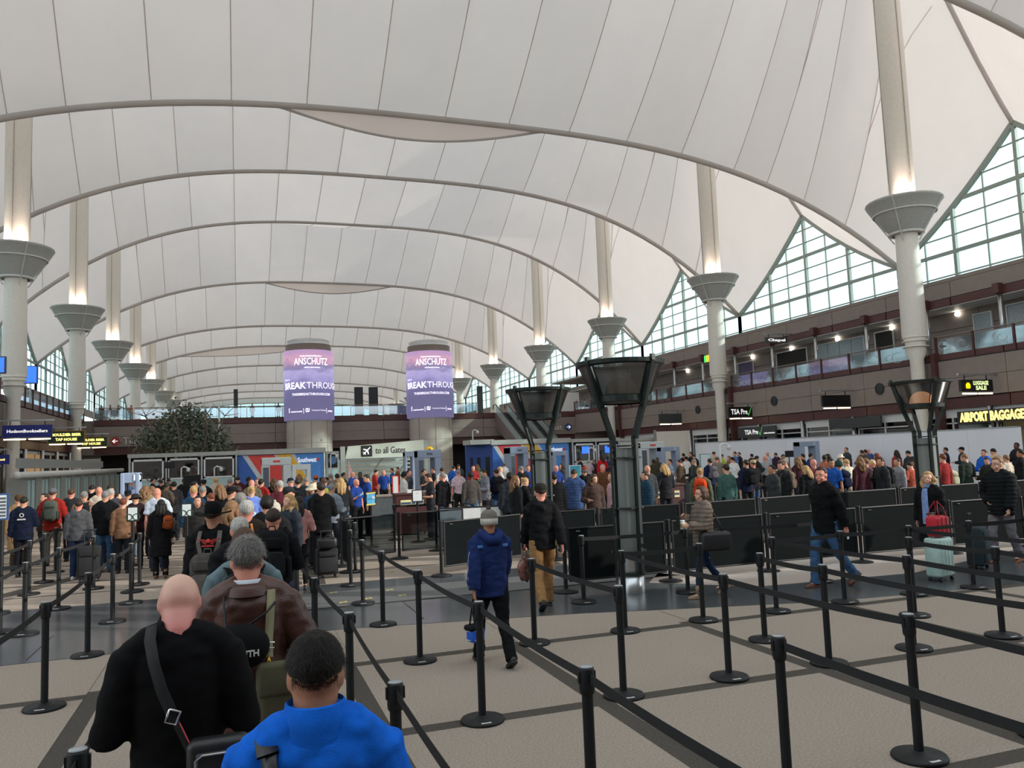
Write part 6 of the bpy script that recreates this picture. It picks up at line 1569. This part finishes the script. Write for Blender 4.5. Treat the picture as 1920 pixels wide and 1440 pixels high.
t, J = put('blonde woman in black coat over pale blue sweater, red bag on her suitcase', 1738, 884, 13.0, 1.85, pose=dict(name='redbag', turn=20, al=((.12, .0, -1), (-.1, .9, -.35)), ar=ARM_DOWN, ll=(10, -2), lr=(-10, -20), curl=1.0), top=('coat', '#111214'), legs='#15161a', hair=('longwavy', 'bl'), skn='f', near=True, female=True, face=('x',), boot=True, shoe='#141416', slim=True)
dz = J['dz']
sw = MB(); rows = []
for z, w_, y in ((.84, .060, .158), (1.0, .062, .150), (1.15, .060, .150), (1.30, .058, .150), (1.40, .052, .138), (1.47, .045, .110)): rows.append([(w_ * q / 2, y + .016 - .008 * abs(q / 2) ** 2, z + dz) for q in (-2, -1, 0, 1, 2)])
sw.grid([list(reversed(r)) for r in rows]); sw.grid([[Vector(p) + Vector((0, -.05, 0)) for p in r] for r in rows]); sw.build('sweater', cloth('#7d93c4'), t, True)
MB().lathe([(.075, 1.45), (.080, 1.50), (.068, 1.545)], (0, -.006, dz), 20).build('turtleneck', cloth('#7d93c4'), t, True)
MB().tube([(-.11, .04, 1.45 + dz), (-.12, -.06, 1.46 + dz), (-.06, -.14, 1.42 + dz), (.06, -.14, 1.42 + dz), (.12, -.06, 1.46 + dz), (.11, .04, 1.45 + dz)], [.025, .035, .04, .04, .035, .025], 12).build('fur_collar', cloth('#8b7355'), t, True)
g = atz(1765, 1088, 0); sc = make_suitcase('#a9c4bd', 'pale mint hard-shell rolling suitcase under the red bag', (g.x, g.y, 0), .25, h=.58, w=.40, d=.25, handle=.35, hard=True)
rb = thing('tote_bag', 'bright red canvas tote bag resting on the mint suitcase', 'bag', (g.x, g.y - .02, .66), .25)
REDB = mat('red_canvas', '#b8142a', .6, var=.08, bump=.2); tm_ = MB()
tm_.rbox((0, 0, .15), (.36, .20, .30), .05, 20, 12); tm_.build('bag_body', REDB, rb, True)
for s in (-1, 1): MB().tube([(-.1, s * .08, .27), (-.08, s * .06, .42), (0, s * .02, .52), (.08, s * .06, .42), (.1, s * .08, .27)], [(.012, .004)] * 5, 6).build('handle', REDB, rb, True)
for x in (-.06, .06): MB().box(x - .006, -.106, .02, x + .006, -.099, .29).build('seam_line', mat('red_stitch', '#7c0d1c', .7), rb)

t, J = put('man with reddish hair and glasses in black puffer jacket pulling a dark suitcase', 1868, 855, 13.6, 1.75, pose=dict(name='puller', turn=-8, al=((.15, .25, -1), (.0, .45, -1)), ar=ARM_HIP, ll=(-8, -26), lr=(16, 2), curl=1.0), top=('puffer', '#14181a'), legs='#77737a', hair=('short', 'lbr'), skn='f', near=True, face=('glasses',), shoe='#7a4a2e', seed=6)
j = J[-1]; hp = on_body(t, J, j['wr'] + j['f'] * .08)
g = atz(1836, 1066, 0); make_suitcase('#1d2c33', 'dark teal fabric rolling suitcase pulled by the man in puffer jacket', (g.x, g.y, 0), .5, h=.62, w=.42, d=.26, handle=max(.2, hp.z - .70))
wear(t, J, '#14171c', '#101216', 'black backpack on the man in black puffer jacket', back=.17)

# ---- people a little further away, with their feet or luggage in view
t, J = put('man in dark suit seen from behind holding a rolling case', 602, 904, 15.3, -.05, pose='phone', top=('suit', '#0d0d0f'), legs='#101113', hair=('short', 'dbr'), skn='p', bulk=1.1)
make_suitcase('#14161a', 'black fabric rolling suitcase right behind the dark-suited man', (1.52, 15.25, 0), .05, h=.48, w=.39, d=.24, handle=.3)
cs = thing('duffel_bag', 'black duffel bag strapped on top of the black rolling suitcase', 'bag', (1.52, 15.12, .545), .05); MB().rbox((0, 0, .10), (.36, .22, .20), .07, 18, 12).build('bag_body', BLL, cs, True); MB().tube([(-.1, -.11, .18), (0, -.13, .26), (.1, -.11, .18)], .01, 6).build('handle', BLL, cs, True)
t, J = put('woman with very long dark hair in dusty pink top and black trousers', 560, 931, 13.4, -.1, pose='hold', top=('sweater', '#a8766f'), legs='#0f1012', hair=('long', 'blk'), skn='p', female=True, slim=True)
OFB = '#1d3b80'
t, J = put('bald security officer in blue short-sleeved shirt standing with gloved hand', 668, 897, 21.9, -2.5, pose='phone', top=('shirt', OFB), legs='#15171c', hair=('bald', 'br'), skn='r', face=('x',))
MB().tube([J[1]['wr'], J[1]['wr'] + J[1]['f'] * .12], [.034, .028], 10).build('glove', mat('glove_blue', '#5fa8d8', .5), t, True); MB().box(-.14, .125, 1.30 + J['dz'], -.09, .135, 1.36 + J['dz']).build('badge', mat('badge_silver', '#c9c9b9', .3, metal=.7), t)
t, J = put('man in charcoal hoodie, jeans and white shoes on the left seen from behind', 148, 937, 15.9, 0, pose='stand', top=('hoodie', '#4a4b4e'), legs='#1e2b45', hair=('crop', 'dbr'), skn='r', shoe='#c9c6c0', bulk=1.2)
t, J = put('officer in navy jacket with ring logo on the back at far left', 45, 931, 16.6, .0, pose='phone', top=('jacket', '#10182c'), legs='#14161c', hair=('crop', 'blk'), skn='p', bulk=1.1)
mm = MB().lathe([(.03, 0), (.045, 0), (.045, .004), (.03, .004)], n=18).mesh('r'); mm.transform(Matrix.Translation((0, -.172, 1.36)) @ Matrix.Rotation(pi / 2, 4, 'X')); link('ring_logo', mm, LBL, t); blur_row(.17, .035, 8, LBL, facing((0, -.178, 1.27)), t)
t, J = put('person in tan overcoat and brown cap at the far left', 36, 928, 17.6, 0, pose='stand', top=('coat', '#8f7250'), legs='#3a3228', hair=('crop', 'br'), hat=('cap', '#4b3a26'))
t, J = put('man in red jacket and grey cap with olive backpack on the left', 99, 916, 18.4, 0, pose='hold', top=('jacket', '#8e231c'), legs='#6d675d', hair=('crop', 'br'), hat=('cap', '#5d6166'), bulk=1.1)
wear(t, J, '#4b5048', '#3f4540', 'olive grey backpack on the man in red jacket')
t, J = put('woman in dark coat with long black hair and brown ankle boots on the left', 302, 937, 15.6, 0, pose='stand', top=('coat', '#121214'), legs='#111216', hair=('long', 'blk'), female=True, boot=True, shoe='#6e4630')
make_backpack('#9a4a22', '#7d3a1a', 'small rust-orange leather backpack on the shoulder of the booted woman', on_body(t, J, (.16, -.17, 1.26)), .1, .55, straps=False)
t, J = put('man in black jacket and blue jeans beside a black suitcase on the left', 198, 920, 16.9, 0, pose='stand', top=('jacket', '#0f1012'), legs='#33506f', hair=('crop', 'gry'), bulk=1.15)
make_suitcase('#14151a', 'black rolling suitcase standing behind the man in black jacket on the left', (-2.75, 17.45, 0), .1, h=.62, w=.42, handle=.3)
t, J = put('man in checked brown shirt with black backpack on the left', 158, 921, 17.4, 0, pose='stand', top=('shirt', mat('check_brown', '#8a6a58', .8, var=.35, nscale=26)), legs='#2a3040', hair=('crop', 'gry'), bulk=1.2)
wear(t, J, '#1b1c20', '#141518', 'black backpack on the man in checked shirt')
# px, head-top py, garment, colour, legs, hair style, hair colour, facing, skin, label, options
C = '''
83 925|jacket #2a2320|#222|short dbr|tl p|person in dark brown jacket peering left of the red jacket
134 916|jacket #25272c|#222|crop br|a r|heavyset man in charcoal jacket with red-brown cropped hair, right of the red jacket
172 910|jacket #141518|#222|short blk|a p|man with thick black hair above the checked shirt
186 912|shirt #c9b9a9|#222|bald br|a r|bald man in pale shirt beyond the checked shirt
205 909|coat #191a1d|#222|short dbr|ar p|dark-haired man in black coat right of the black jeans man
209 916|jacket #3a3d42|#222|crop lgr|a p|grey-haired man in slate jacket beside the black coat
221 924|coat #121214|#121214|bun dbr|r f|woman in profile with dark bun and black coat
231 934|jacket #7b5a44|#333|short red|a f|child-height person with red-brown hair before the profile woman
240 919|shirt #d5d5d2|#222|crop dbr|a p|man in white shirt and black cap in the left crowd|hat cap #17181b
246 900|shirt #6a84b4|#222|short blk|r p|dark-haired man in light blue shirt near the numbered detector
257 905|shirt #aebfe0|#222|bald br|a r|bald man in lavender shirt right of the numbered detector
255 925|jacket #2a1b22|#1a1a1d|short dbr|a p|person in dark jacket with pink trim and brimmed hat behind the ring poster|hat bucket #2a2a2c
272 911|jacket #8c7a5e|#222|longwavy lbr|a f|woman with wavy light brown hair and tan jacket left of centre cabin
287 897|jacket #1d1f24|#222|short blk|r p|dark-haired officer bending in front of the pedestal fan
286 912|sweater #d9dcdc|#222|longwavy lbr|a f|woman with honey hair and white sweater
296 914|shirt #b9c2cf|#2a3040|bald br|a r|bald man in white shirt with grey vest, tall in the left crowd
302 899|jacket #26221f|#222|short dbr|a t|man in dark brown jacket beyond the bald man in white shirt
311 905|jacket #4a4239|#222|short blk|ar d|man in olive-brown jacket left of the grey counter
316 898|jacket #17181b|#222|crop blk|a p|man in black under the first cabin window
326 903|jacket #2b2b2e|#222|short blk|a p|dark-haired man in charcoal leaning at the monitor
345 897|coat #1a1a1c|#222|short dbr|a p|dark figure under the middle cabin window
361 903|jacket #234a8c|#222|short blk|r t|man in royal blue shirt between the cabin windows
363 911|jacket #1d3a52|#222|crop bl|a r|man with cropped sandy hair in petrol blue jacket
382 899|jacket #1b1c1f|#222|crop blk|a p|man in black with cap before the third cabin window|hat cap #202226
380 911|jacket #26282b|#222|crop gry|a p|man with grey hair in dark jacket left of the long-haired woman
371 930|jacket #2c2a28|#222|short blk|t p|man whose forehead shows above the ring poster
372 942|coat #17171a|#222|longwavy dbr|t f|woman with dark wavy hair facing the camera left of the cowboy hat
395 924|jacket #3b3532|#222|crop red|al r|man with cropped reddish hair behind the cowboy hat
414 908|jacket #1b1b1e|#222|long lbr|a f|woman with long straight light brown hair
405 896|sweater #b9ac9c|#222|short bl|a f|person in beige sweater at the foot of the third window
431 897|jacket #6a5a52|#222|crop gry|a r|balding man in brown jacket left of the advert wall
434 912|jacket #202124|#222|crop dbr|ar p|man in dark cap left of the advert|hat cap #121316
446 894|jacket #4a1d22|#222|short blk|a p|dark-haired man in maroon jacket against the blue advert stripe
447 911|jacket #26272a|#222|short dbr|a p|man with brown hair and headset under the advert wall
435 939|jacket #7c1d1d|#222|longwavy lbr|ar f|woman with light brown hair in dark red jacket right of the cowboy hat
451 924|shirt #9db3d6|#222|short gry|a p|grey-haired man in pale blue shirt
467 894|coat #15161a|#222|short blk|r d|dark-haired person with raised arm in front of the red stripe
471 911|sweater #6c86cf|#222|bun bl|a f|woman with blonde bun in periwinkle blue top
472 899|jacket #5c5646|#222|bald br|a r|bald man in khaki jacket before the advert wall
490 898|jacket #8a2422|#222|short blk|ar p|person in red jacket beneath the body scanner
483 897|shirt #c5b5b0|#222|short lbr|t f|pale face beside the body scanner
500 931|jacket #141518|#222|curly blk|a p|person with curly black hair and black jacket before the knit hat
515 940|jacket #1d1e21|#222|short wht|a p|person in white knit hat right of the grey-haired man|hat beanie #b8b2a4 #b8b2a4 #b8b2a4
514 897|jacket #121316|#222|longwavy br|a f|woman with brown hair in black coat right of the red jacket
525 901|shirt #5a2730|#222|short lgr|a p|grey-haired man in dark red checked shirt
541 927|jacket #2a3038|#222|longwavy bl|tl f|blonde woman in profile with furry collar
542 912|jacket #1d1e22|#222|crop dbr|r p|man in black cap below the second detector|hat cap #2a2c30
546 896|shirt #24539c|#222|crop gry|a r|man in bright blue T-shirt and dark cap under detector eight|hat cap #1d2430
558 897|jacket #16181c|#222|short dbr|a p|man in dark jacket right under detector eight
561 889|sweater #b0a58c|#222|longwavy lbr|a f|woman with long light hair inside detector eight
575 895|jacket #2b2d31|#222|crop gry|a p|man in charcoal jacket right of detector eight
586 904|jacket #24405f|#222|longwavy lbr|tl f|woman in pale bucket hat facing left|hat bucket #c9bfa8
592 891|jacket #2a2c30|#222|crop dbr|a p|man in orange cap beyond the dark-suited man|hat cap #b5532c
607 896|puffer #1c4fa0|#222|crop br|a r|man in royal blue jacket right of the dark-suited man|pack #8d9440
622 907|hoodie #7c848e|#20242c|crop gry|ar p|boy-sized person in grey hooded sweatshirt and dark jeans
639 897|jacket #24262a|#3d5570|long bl|a f|woman with long blonde hair, dark jacket and jeans
620 888|jacket #6f6a62|#222|short gry|a p|grey-haired person behind the orange cap
632 888|jacket #7a6d5f|#222|short dbr|a p|man in tan jacket behind the blonde woman in jeans
645 886|jacket #3b4a3e|#222|short dbr|r p|person in dark green jacket behind the counter
661 884|shirt #1d3b80|#15171c|bald br|tr r|bald officer in blue shirt behind the gloved officer
675 885|shirt #1d2c58|#15171c|short blk|t d|officer with dark hair and navy shirt beside the bald officers
688 890|shirt #1d3b80|#15171c|short blk|l p|woman officer in blue shirt bending over papers
719 881|shirt #1d3b80|#15171c|bald br|t r|broad bald officer in blue shirt behind the tan counter
703 881|jacket #9c2f28|#222|short blk|r p|person in red top leaning left of the broad officer
735 878|shirt #2a5298|#222|short dbr|l p|person in blue shirt beyond the tall red-headed notice
745 876|jacket #7a4632|#222|short br|l f|woman in rust-brown cardigan near the tall notice
757 885|sweater #cfcac6|#222|curly blk|r t|woman with dark curly hair and white top
767 881|shirt #3c4148|#222|short dbr|tr r|man in dark grey T-shirt at the counter
795 880|shirt #26262a|#222|short dbr|tr p|man in black patterned shirt with bare forearms
812 877|shirt #1f2024|#222|short dbr|l p|man in black leaning in front of the grey scanner
806 888|shirt #2b2b30|#222|short dbr|l p|man bowing his head over the counter
829 886|hoodie #101114|#2b3850|crop gry|al r|man in black hooded sweatshirt and jeans before the grey scanner
828 877|shirt #c9c4c0|#222|short dbr|a p|person in pale shirt right of the grey scanner
851 874|jacket #1c4a92|#222|short blk|a p|person in blue jacket beyond the black hooded man
860 871|coat #2a2b30|#222|crop br|a r|balding man in dark coat behind the pink shirt
859 880|shirt #c0a9b0|#17181b|crop gry|a r|man in pale pink shirt with a black shoulder strap
882 884|sweater #4a4541|#3d5570|short blk|a d|dark-haired man in brown-grey sweater and jeans
887 873|jacket #8c2a30|#222|short red|t f|person with red hair under the blue side wall
895 871|sweater #2f6b5d|#222|longwavy lbr|a f|woman with auburn hair in teal sweater
909 880|jacket #6d6f78|#222|short dbr|l p|person in grey patterned top left of the navy jacket
930 879|jacket #17233f|#4a6480|crop dbr|a p|man in navy jacket and jeans with dark backpack|pack #1f2024
938 875|shirt #c9c3b4|#222|short bl|r f|blond person in white top left of the first funnel lamp
945 868|sweater #d0d0cc|#222|short dbr|a p|man in white with baseball cap left of the first funnel lamp|hat cap #6d6a5a
967 892|jacket #1a1b1e|#222|longwavy lbr|r f|woman with light brown hair in black parka with fur collar
981 896|puffer #17181b|#222|bun bl|r f|woman with blonde hair and green headband
978 874|coat #1a1c20|#222|short gry|a p|grey-haired man in black coat by the first funnel lamp
955 886|jacket #2b2f36|#222|short blk|a d|dark-haired person left of the furry collars
990 872|shirt #1d3b80|#222|crop dbr|t p|officer in blue shirt left of the first funnel lamp
1042 872|shirt #1d3b80|#15171c|bald br|t r|bald officer in blue shirt bowing right of the first funnel lamp
1037 887|puffer #101114|#15161a|crop blk|a p|person in shiny black puffer right behind the hoodie walker
1053 869|jacket #3a3d3a|#222|longwavy dbr|l f|woman with dark hair clasping her hands
1075 880|puffer #3a4f78|#222|crop dbr|ar t|man in blue and grey quilted jacket
1095 874|jacket #121316|#222|crop blk|a p|person in red and grey knit hat with black backpack|hat beanie #7c3a2e #5f6266 #8e2b22|pack #1b1c1f
1111 889|jacket #4a3a36|#222|longwavy br|t f|woman hidden behind the red knit hat
1130 871|jacket #5a3a26|#222|messy lgr|t r|smiling grey-haired man in rust-brown jacket
1146 885|sweater #c9a5a8|#222|long red|l f|woman with long auburn hair and pink scarf left of the tall lamp
1087 858|coat #2b2622|#222|short dbr|l p|man in brown brimmed hat far behind the knit hat|hat bucket #3a2a20
1104 862|shirt #b8aab2|#222|short lgr|a p|grey-haired person in pale pink shirt far behind
1113 861|jacket #3a3f48|#222|short gry|a p|grey-haired man in slate jacket far behind the rust-brown jacket
1128 853|jacket #c02028|#222|longwavy dbr|a f|person in scarlet red jacket left of the tall lamp
1140 856|jacket #1e3a7a|#222|short blk|a d|person in blue jacket left of the tall lamp
1146 866|jacket #17181b|#222|curly blk|a d|person with black curls beside the tall lamp
1208 884|puffer #1f3a4a|#222|short dbr|l p|person in dark teal puffer jacket right of the tall lamp
1213 872|jacket #3d3f42|#222|bald br|a p|person bending with dark grey jacket above the maroon podium
1225 861|jacket #3b3a2e|#222|crop blk|a d|man in olive jacket right of the tall lamp
1232 858|jacket #3c3a36|#222|short blk|tl d|laughing man in dark jacket facing the camera near the scanner
1246 870|jacket #25262b|#222|long bl|a f|woman with fair hair in charcoal jacket and tan shoulder bag
1255 861|shirt #8a99ad|#222|short blk|l p|person in pale blue shirt beside the right detector
1275 862|jacket #43382c|#2b3850|short dbr|al p|tall young man in brown jacket and jeans
1281 850|jacket #1d1e22|#222|short blk|a p|man in black against the warm white board
1286 856|sweater #d2d2d0|#222|short dbr|a p|man in black and white cap and white collar|hat cap #17181b
1294 848|jacket #26262b|#222|short dbr|l p|dark-haired man far back against the white board
1301 852|jacket #2c2a2a|#222|short dbr|a p|man in dark jacket with a thick neck
1302 861|coat #2c3230|#1b2030|crop gry|a p|man in long dark grey-green coat with shoulder bag
1312 877|hoodie #56604c|#2b3038|bun bl|ar f|woman with tied fair hair and green hood|pack #c8421a
1330 860|jacket #1a2440|#222|short blk|a p|man in navy jacket with grey backpack|pack #5c5a62
1339 847|jacket #b9a99a|#222|short dbr|a p|distant person against the white barrier left of the pole
1344 857|jacket #7a7468|#222|crop br|ar r|man in olive cap and mauve jacket|hat cap #6d6a55
1353 852|jacket #b8c23a|#222|short dbr|l p|person in yellow high-visibility vest
1360 870|sweater #3f5f58|#1b1c22|short dbr|a f|woman in green striped sweater
1366 855|jacket #7c6a50|#222|longwavy lbr|l f|woman with long light hair behind the striped sweater
1374 857|shirt #cfd0d0|#222|short blk|a p|man in white shirt with dark straps
1377 847|shirt #5a76b0|#222|short blk|l p|man in blue leaning against the barrier wall
1385 848|jacket #2d2f31|#222|short dbr|l p|tall man in dark grey jacket facing left
1398 862|jacket #1b2038|#17181c|short dbr|a p|person in navy puffer with duffel strap|pack #16171a
1409 851|jacket #1f2124|#222|short blk|a p|dark-haired person right of the tall grey jacket
1411 862|hoodie #121315|#3d5570|crop br|a r|man in tan cap, black hooded jacket and jeans|hat cap #a89a78
1417 855|jacket #2a2a2d|#222|short blk|r p|person in black leaning over a tray
1434 854|shirt #9aa0a0|#222|bald br|a r|bald man in black and white checked shirt
1439 847|shirt #b5bcc5|#222|bald br|t r|bald man in white shirt beside a screen against the barrier
1446 872|jacket #35383a|#222|short blk|l t|bearded man in dark grey jacket with pale patterned scarf
1455 849|jacket #3a2b44|#222|crop dbr|a p|man in plum jacket bending at the counter
1464 865|jacket #25272a|#222|short dbr|l p|man in charcoal jacket with a tan bag|pack #7a6e5e
1467 852|shirt #8d6a55|#222|crop dbr|t t|face looking over the counter left of detector one
1472 861|jacket #45413a|#222|crop gry|al r|man in olive-grey coat and tan cap|hat cap #8c7d62
1495 857|sweater #3b1f26|#222|longwavy lbr|a f|woman with curly light hair in maroon sweater
1504 851|jacket #1f1f23|#222|short blk|al p|man in black beside detector one
1512 873|jacket #17181b|#222|long bl|a f|woman with long straight blonde hair left of the man in jeans
1520 850|shirt #29407c|#222|short blk|r p|dark-haired officer under detector one
1524 860|shirt #6a3c3c|#222|bald br|a r|man with shaved head in dark red top
1546 853|sweater #b06a50|#222|short blk|r d|person in coral sweater left of the bearded man
1552 852|jacket #17181b|#222|curly blk|a d|person with black hair right of the coral sweater
1557 860|shirt #1f4f9c|#222|short blk|tl t|bearded man in blue shirt facing left
1571 862|jacket #22262a|#222|crop dbr|a p|man in dark green knit hat with navy backpack|hat beanie #23403c #23403c #23403c|pack #15203a
1575 851|sweater #ddd8c4|#222|short wht|a f|person in cream jacket and white brimmed hat|hat bucket #ddd6c0
1586 839|jacket #3a4046|#222|crop dbr|l p|tall man in slate grey against the white barrier
1588 861|sweater #d8d2b8|#222|short bl|a f|person in cream yellow fleece
1615 844|jacket #4b4a4c|#222|short dbr|a p|dark-haired man in grey jacket in front of the barrier
1622 843|jacket #55565a|#222|short dbr|a p|second grey-jacketed man in front of the barrier
1629 842|jacket #24509c|#222|bald br|a r|bald man in blue jacket against the white barrier
1611 857|sweater #4a2630|#222|longwavy lbr|a f|woman with curly light hair in burgundy top by the white bag
1622 859|sweater #5a4148|#222|short lbr|a f|woman with light brown hair right of the burgundy top
1634 863|coat #141417|#222|curly pbl|l r|old woman with pale blonde curls, black coat and red scarf
1645 850|jacket #6a3a30|#222|longwavy red|a f|woman with auburn hair behind the old woman
1650 858|jacket #303236|#222|short dbr|l p|young man in dark grey bowing over his phone|pack #1a1b1e
1680 844|sweater #8a3a30|#222|long dbr|a f|woman with dark hair in brick red top
1681 859|sweater #8d9096|#222|short blk|l p|man in light grey sweater bending left
1704 845|jacket #2f3338|#222|short blk|a p|heavyset man in dark slate jacket
1707 866|shirt #b55a48|#222|short dbr|a f|person in coral top hidden by the grey T-shirt
1716 862|shirt #4b4f54|#4a4f58|short dbr|al t|tall young man in dark grey T-shirt
1721 848|jacket #27282b|#222|short dbr|al p|man in white baseball cap left of the lit lamp|hat cap #d4d4d2
1725 838|jacket #3a2a24|#222|short blk|a p|person half hidden by the lit funnel lamp
1772 839|jacket #19233a|#222|short blk|al p|young man in navy parka right of the lit lamp
1766 851|sweater #8a2a2a|#222|short red|a f|person in red right of the lit lamp
1775 876|coat #55584a|#222|short dbr|a p|person in olive coat with a pale rucksack|pack #b8b89a
1802 838|jacket #202a38|#222|crop dbr|al p|man in dark cap reading a paper|hat cap #14161a
1809 851|coat #26322c|#222|short lbr|a f|person in dark green hooded coat
1844 843|puffer #1f5fc0|#222|short blk|l p|person in bright blue down jacket by the barrier
1850 858|jacket #2c2f28|#222|short dbr|l p|person in olive-black jacket behind the puffer man
1864 841|jacket #b39a80|#222|short blk|a p|man in tan and white jacket far right
1885 853|sweater #cdbfae|#222|short lbr|a f|person with cream hood behind the puffer man
1905 830|jacket #24262a|#222|short blk|l d|tall dark-skinned man in black jacket at the right edge
1912 843|jacket #17181c|#222|short blk|al t|person in black coat at the right edge of the photo
'''
rc = random.Random(11)
def posefor(g): return rc.choice(['stand', 'stand', 'hold', 'phone', 'read', 'tilt'])
for line in C.strip().split('\n'):
    f = line.split('|'); px, py = map(float, f[0].split()); g, col = f[1].split(); hs, hc = f[3].split(); fc, sk = f[4].split(); lab = f[5]
    kw = {}; pack = None
    for o in f[6:]:
        if o.startswith('hat'):
            kw['hat'] = tuple(o.split()[1:])
            if hs in ('short', 'messy', 'curly'): hs = 'crop'
        if o.startswith('pack'): pack = o.split()[1]
    D = None; h = py - horizon(px)
    D = F * .38 / max(5, h)
    D = max(16.6 if px < 330 else 15 if px < 430 else 10.5 if px < 600 else 17.5, min(D, 44))
    if px > 840: D = max(D, 16.35 / ray(px, py).y)
    D = min(D, 28.1 / max(.01, ray(px, py).x))
    legs = f[2] if len(f[2]) == 7 else '#22242a'
    hatk = kw.get('hat', [None])[0]
    t, J = put(lab, px, py, D, fc, tall=1.80 if hatk in ('beanie',) else (1.775 if hatk else 1.765), pose=posefor(g), top=(g, col), legs=legs, hair=(hs, hc), skn=sk, female=(sk == 'f'), bulk=rc.choice([1.0, 1.0, 1.15]) if sk != 'f' else 1.0, face=('x',) if fc in ('t', 'tl', 'tr') else None, **kw)
    if 'red scarf' in lab: MB().tube([(-.08, .04, 1.46 + J['dz']), (-.08, -.06, 1.48 + J['dz']), (0, -.10, 1.47 + J['dz']), (.08, -.06, 1.48 + J['dz']), (.06, .12, 1.44 + J['dz']), (.03, .16, 1.25 + J['dz'])], [.03] * 6, 10).build('scarf', cloth('#a01c24'), t, True)
    if pack: wear(t, J, pack, pack, 'backpack worn by the ' + ' '.join(lab.split()[:9]))
# people on the bridge and balconies
B = '''
207 769|jacket #3a2c28|short dbr|r|person in brown at the left end of the bridge|76.5
190 767|jacket #4a2a26|short dbr|a|dark red-clad person at the left railing corner|76.6
222 766|jacket #1b1c20|short blk|r|person in black leaning on the bridge at left|77
246 768|jacket #d06a28|short br|a|person in orange vest on the bridge|77
354 757|jacket #3a1f24|short dbr|a|standing person in dark red jacket above the tree|77
473 768|jacket #5a6068|short gry|a|grey-jacketed person on the bridge left of the first drum|77
522 776|jacket #1d1f24|short blk|a|dark seated-height person beside the first drum|77
1081 750|jacket #17181c|bald br|l|walker in black on the bridge right of the escalators|77
1097 751|sweater #b7a79a|short dbr|r|person in beige and grey beside the black-clad bridge walker|77
'''
for line in B.strip().split('\n'):
    f = line.split('|'); px, py = map(float, f[0].split()); Y = float(f[5]); P = aty(px, py, Y)
    g, col = f[1].split(); hs, hc = f[2].split()
    s = min(1.08, max(.8, (P.z - 6.42) / 1.76))
    person(f[4], (P.x, Y, 6.42), FACE[f[3]], s, pose='walk' if 'walker' in f[4] else 'stand', top=(g, col), hair=(hs, hc), legs='#23283a')
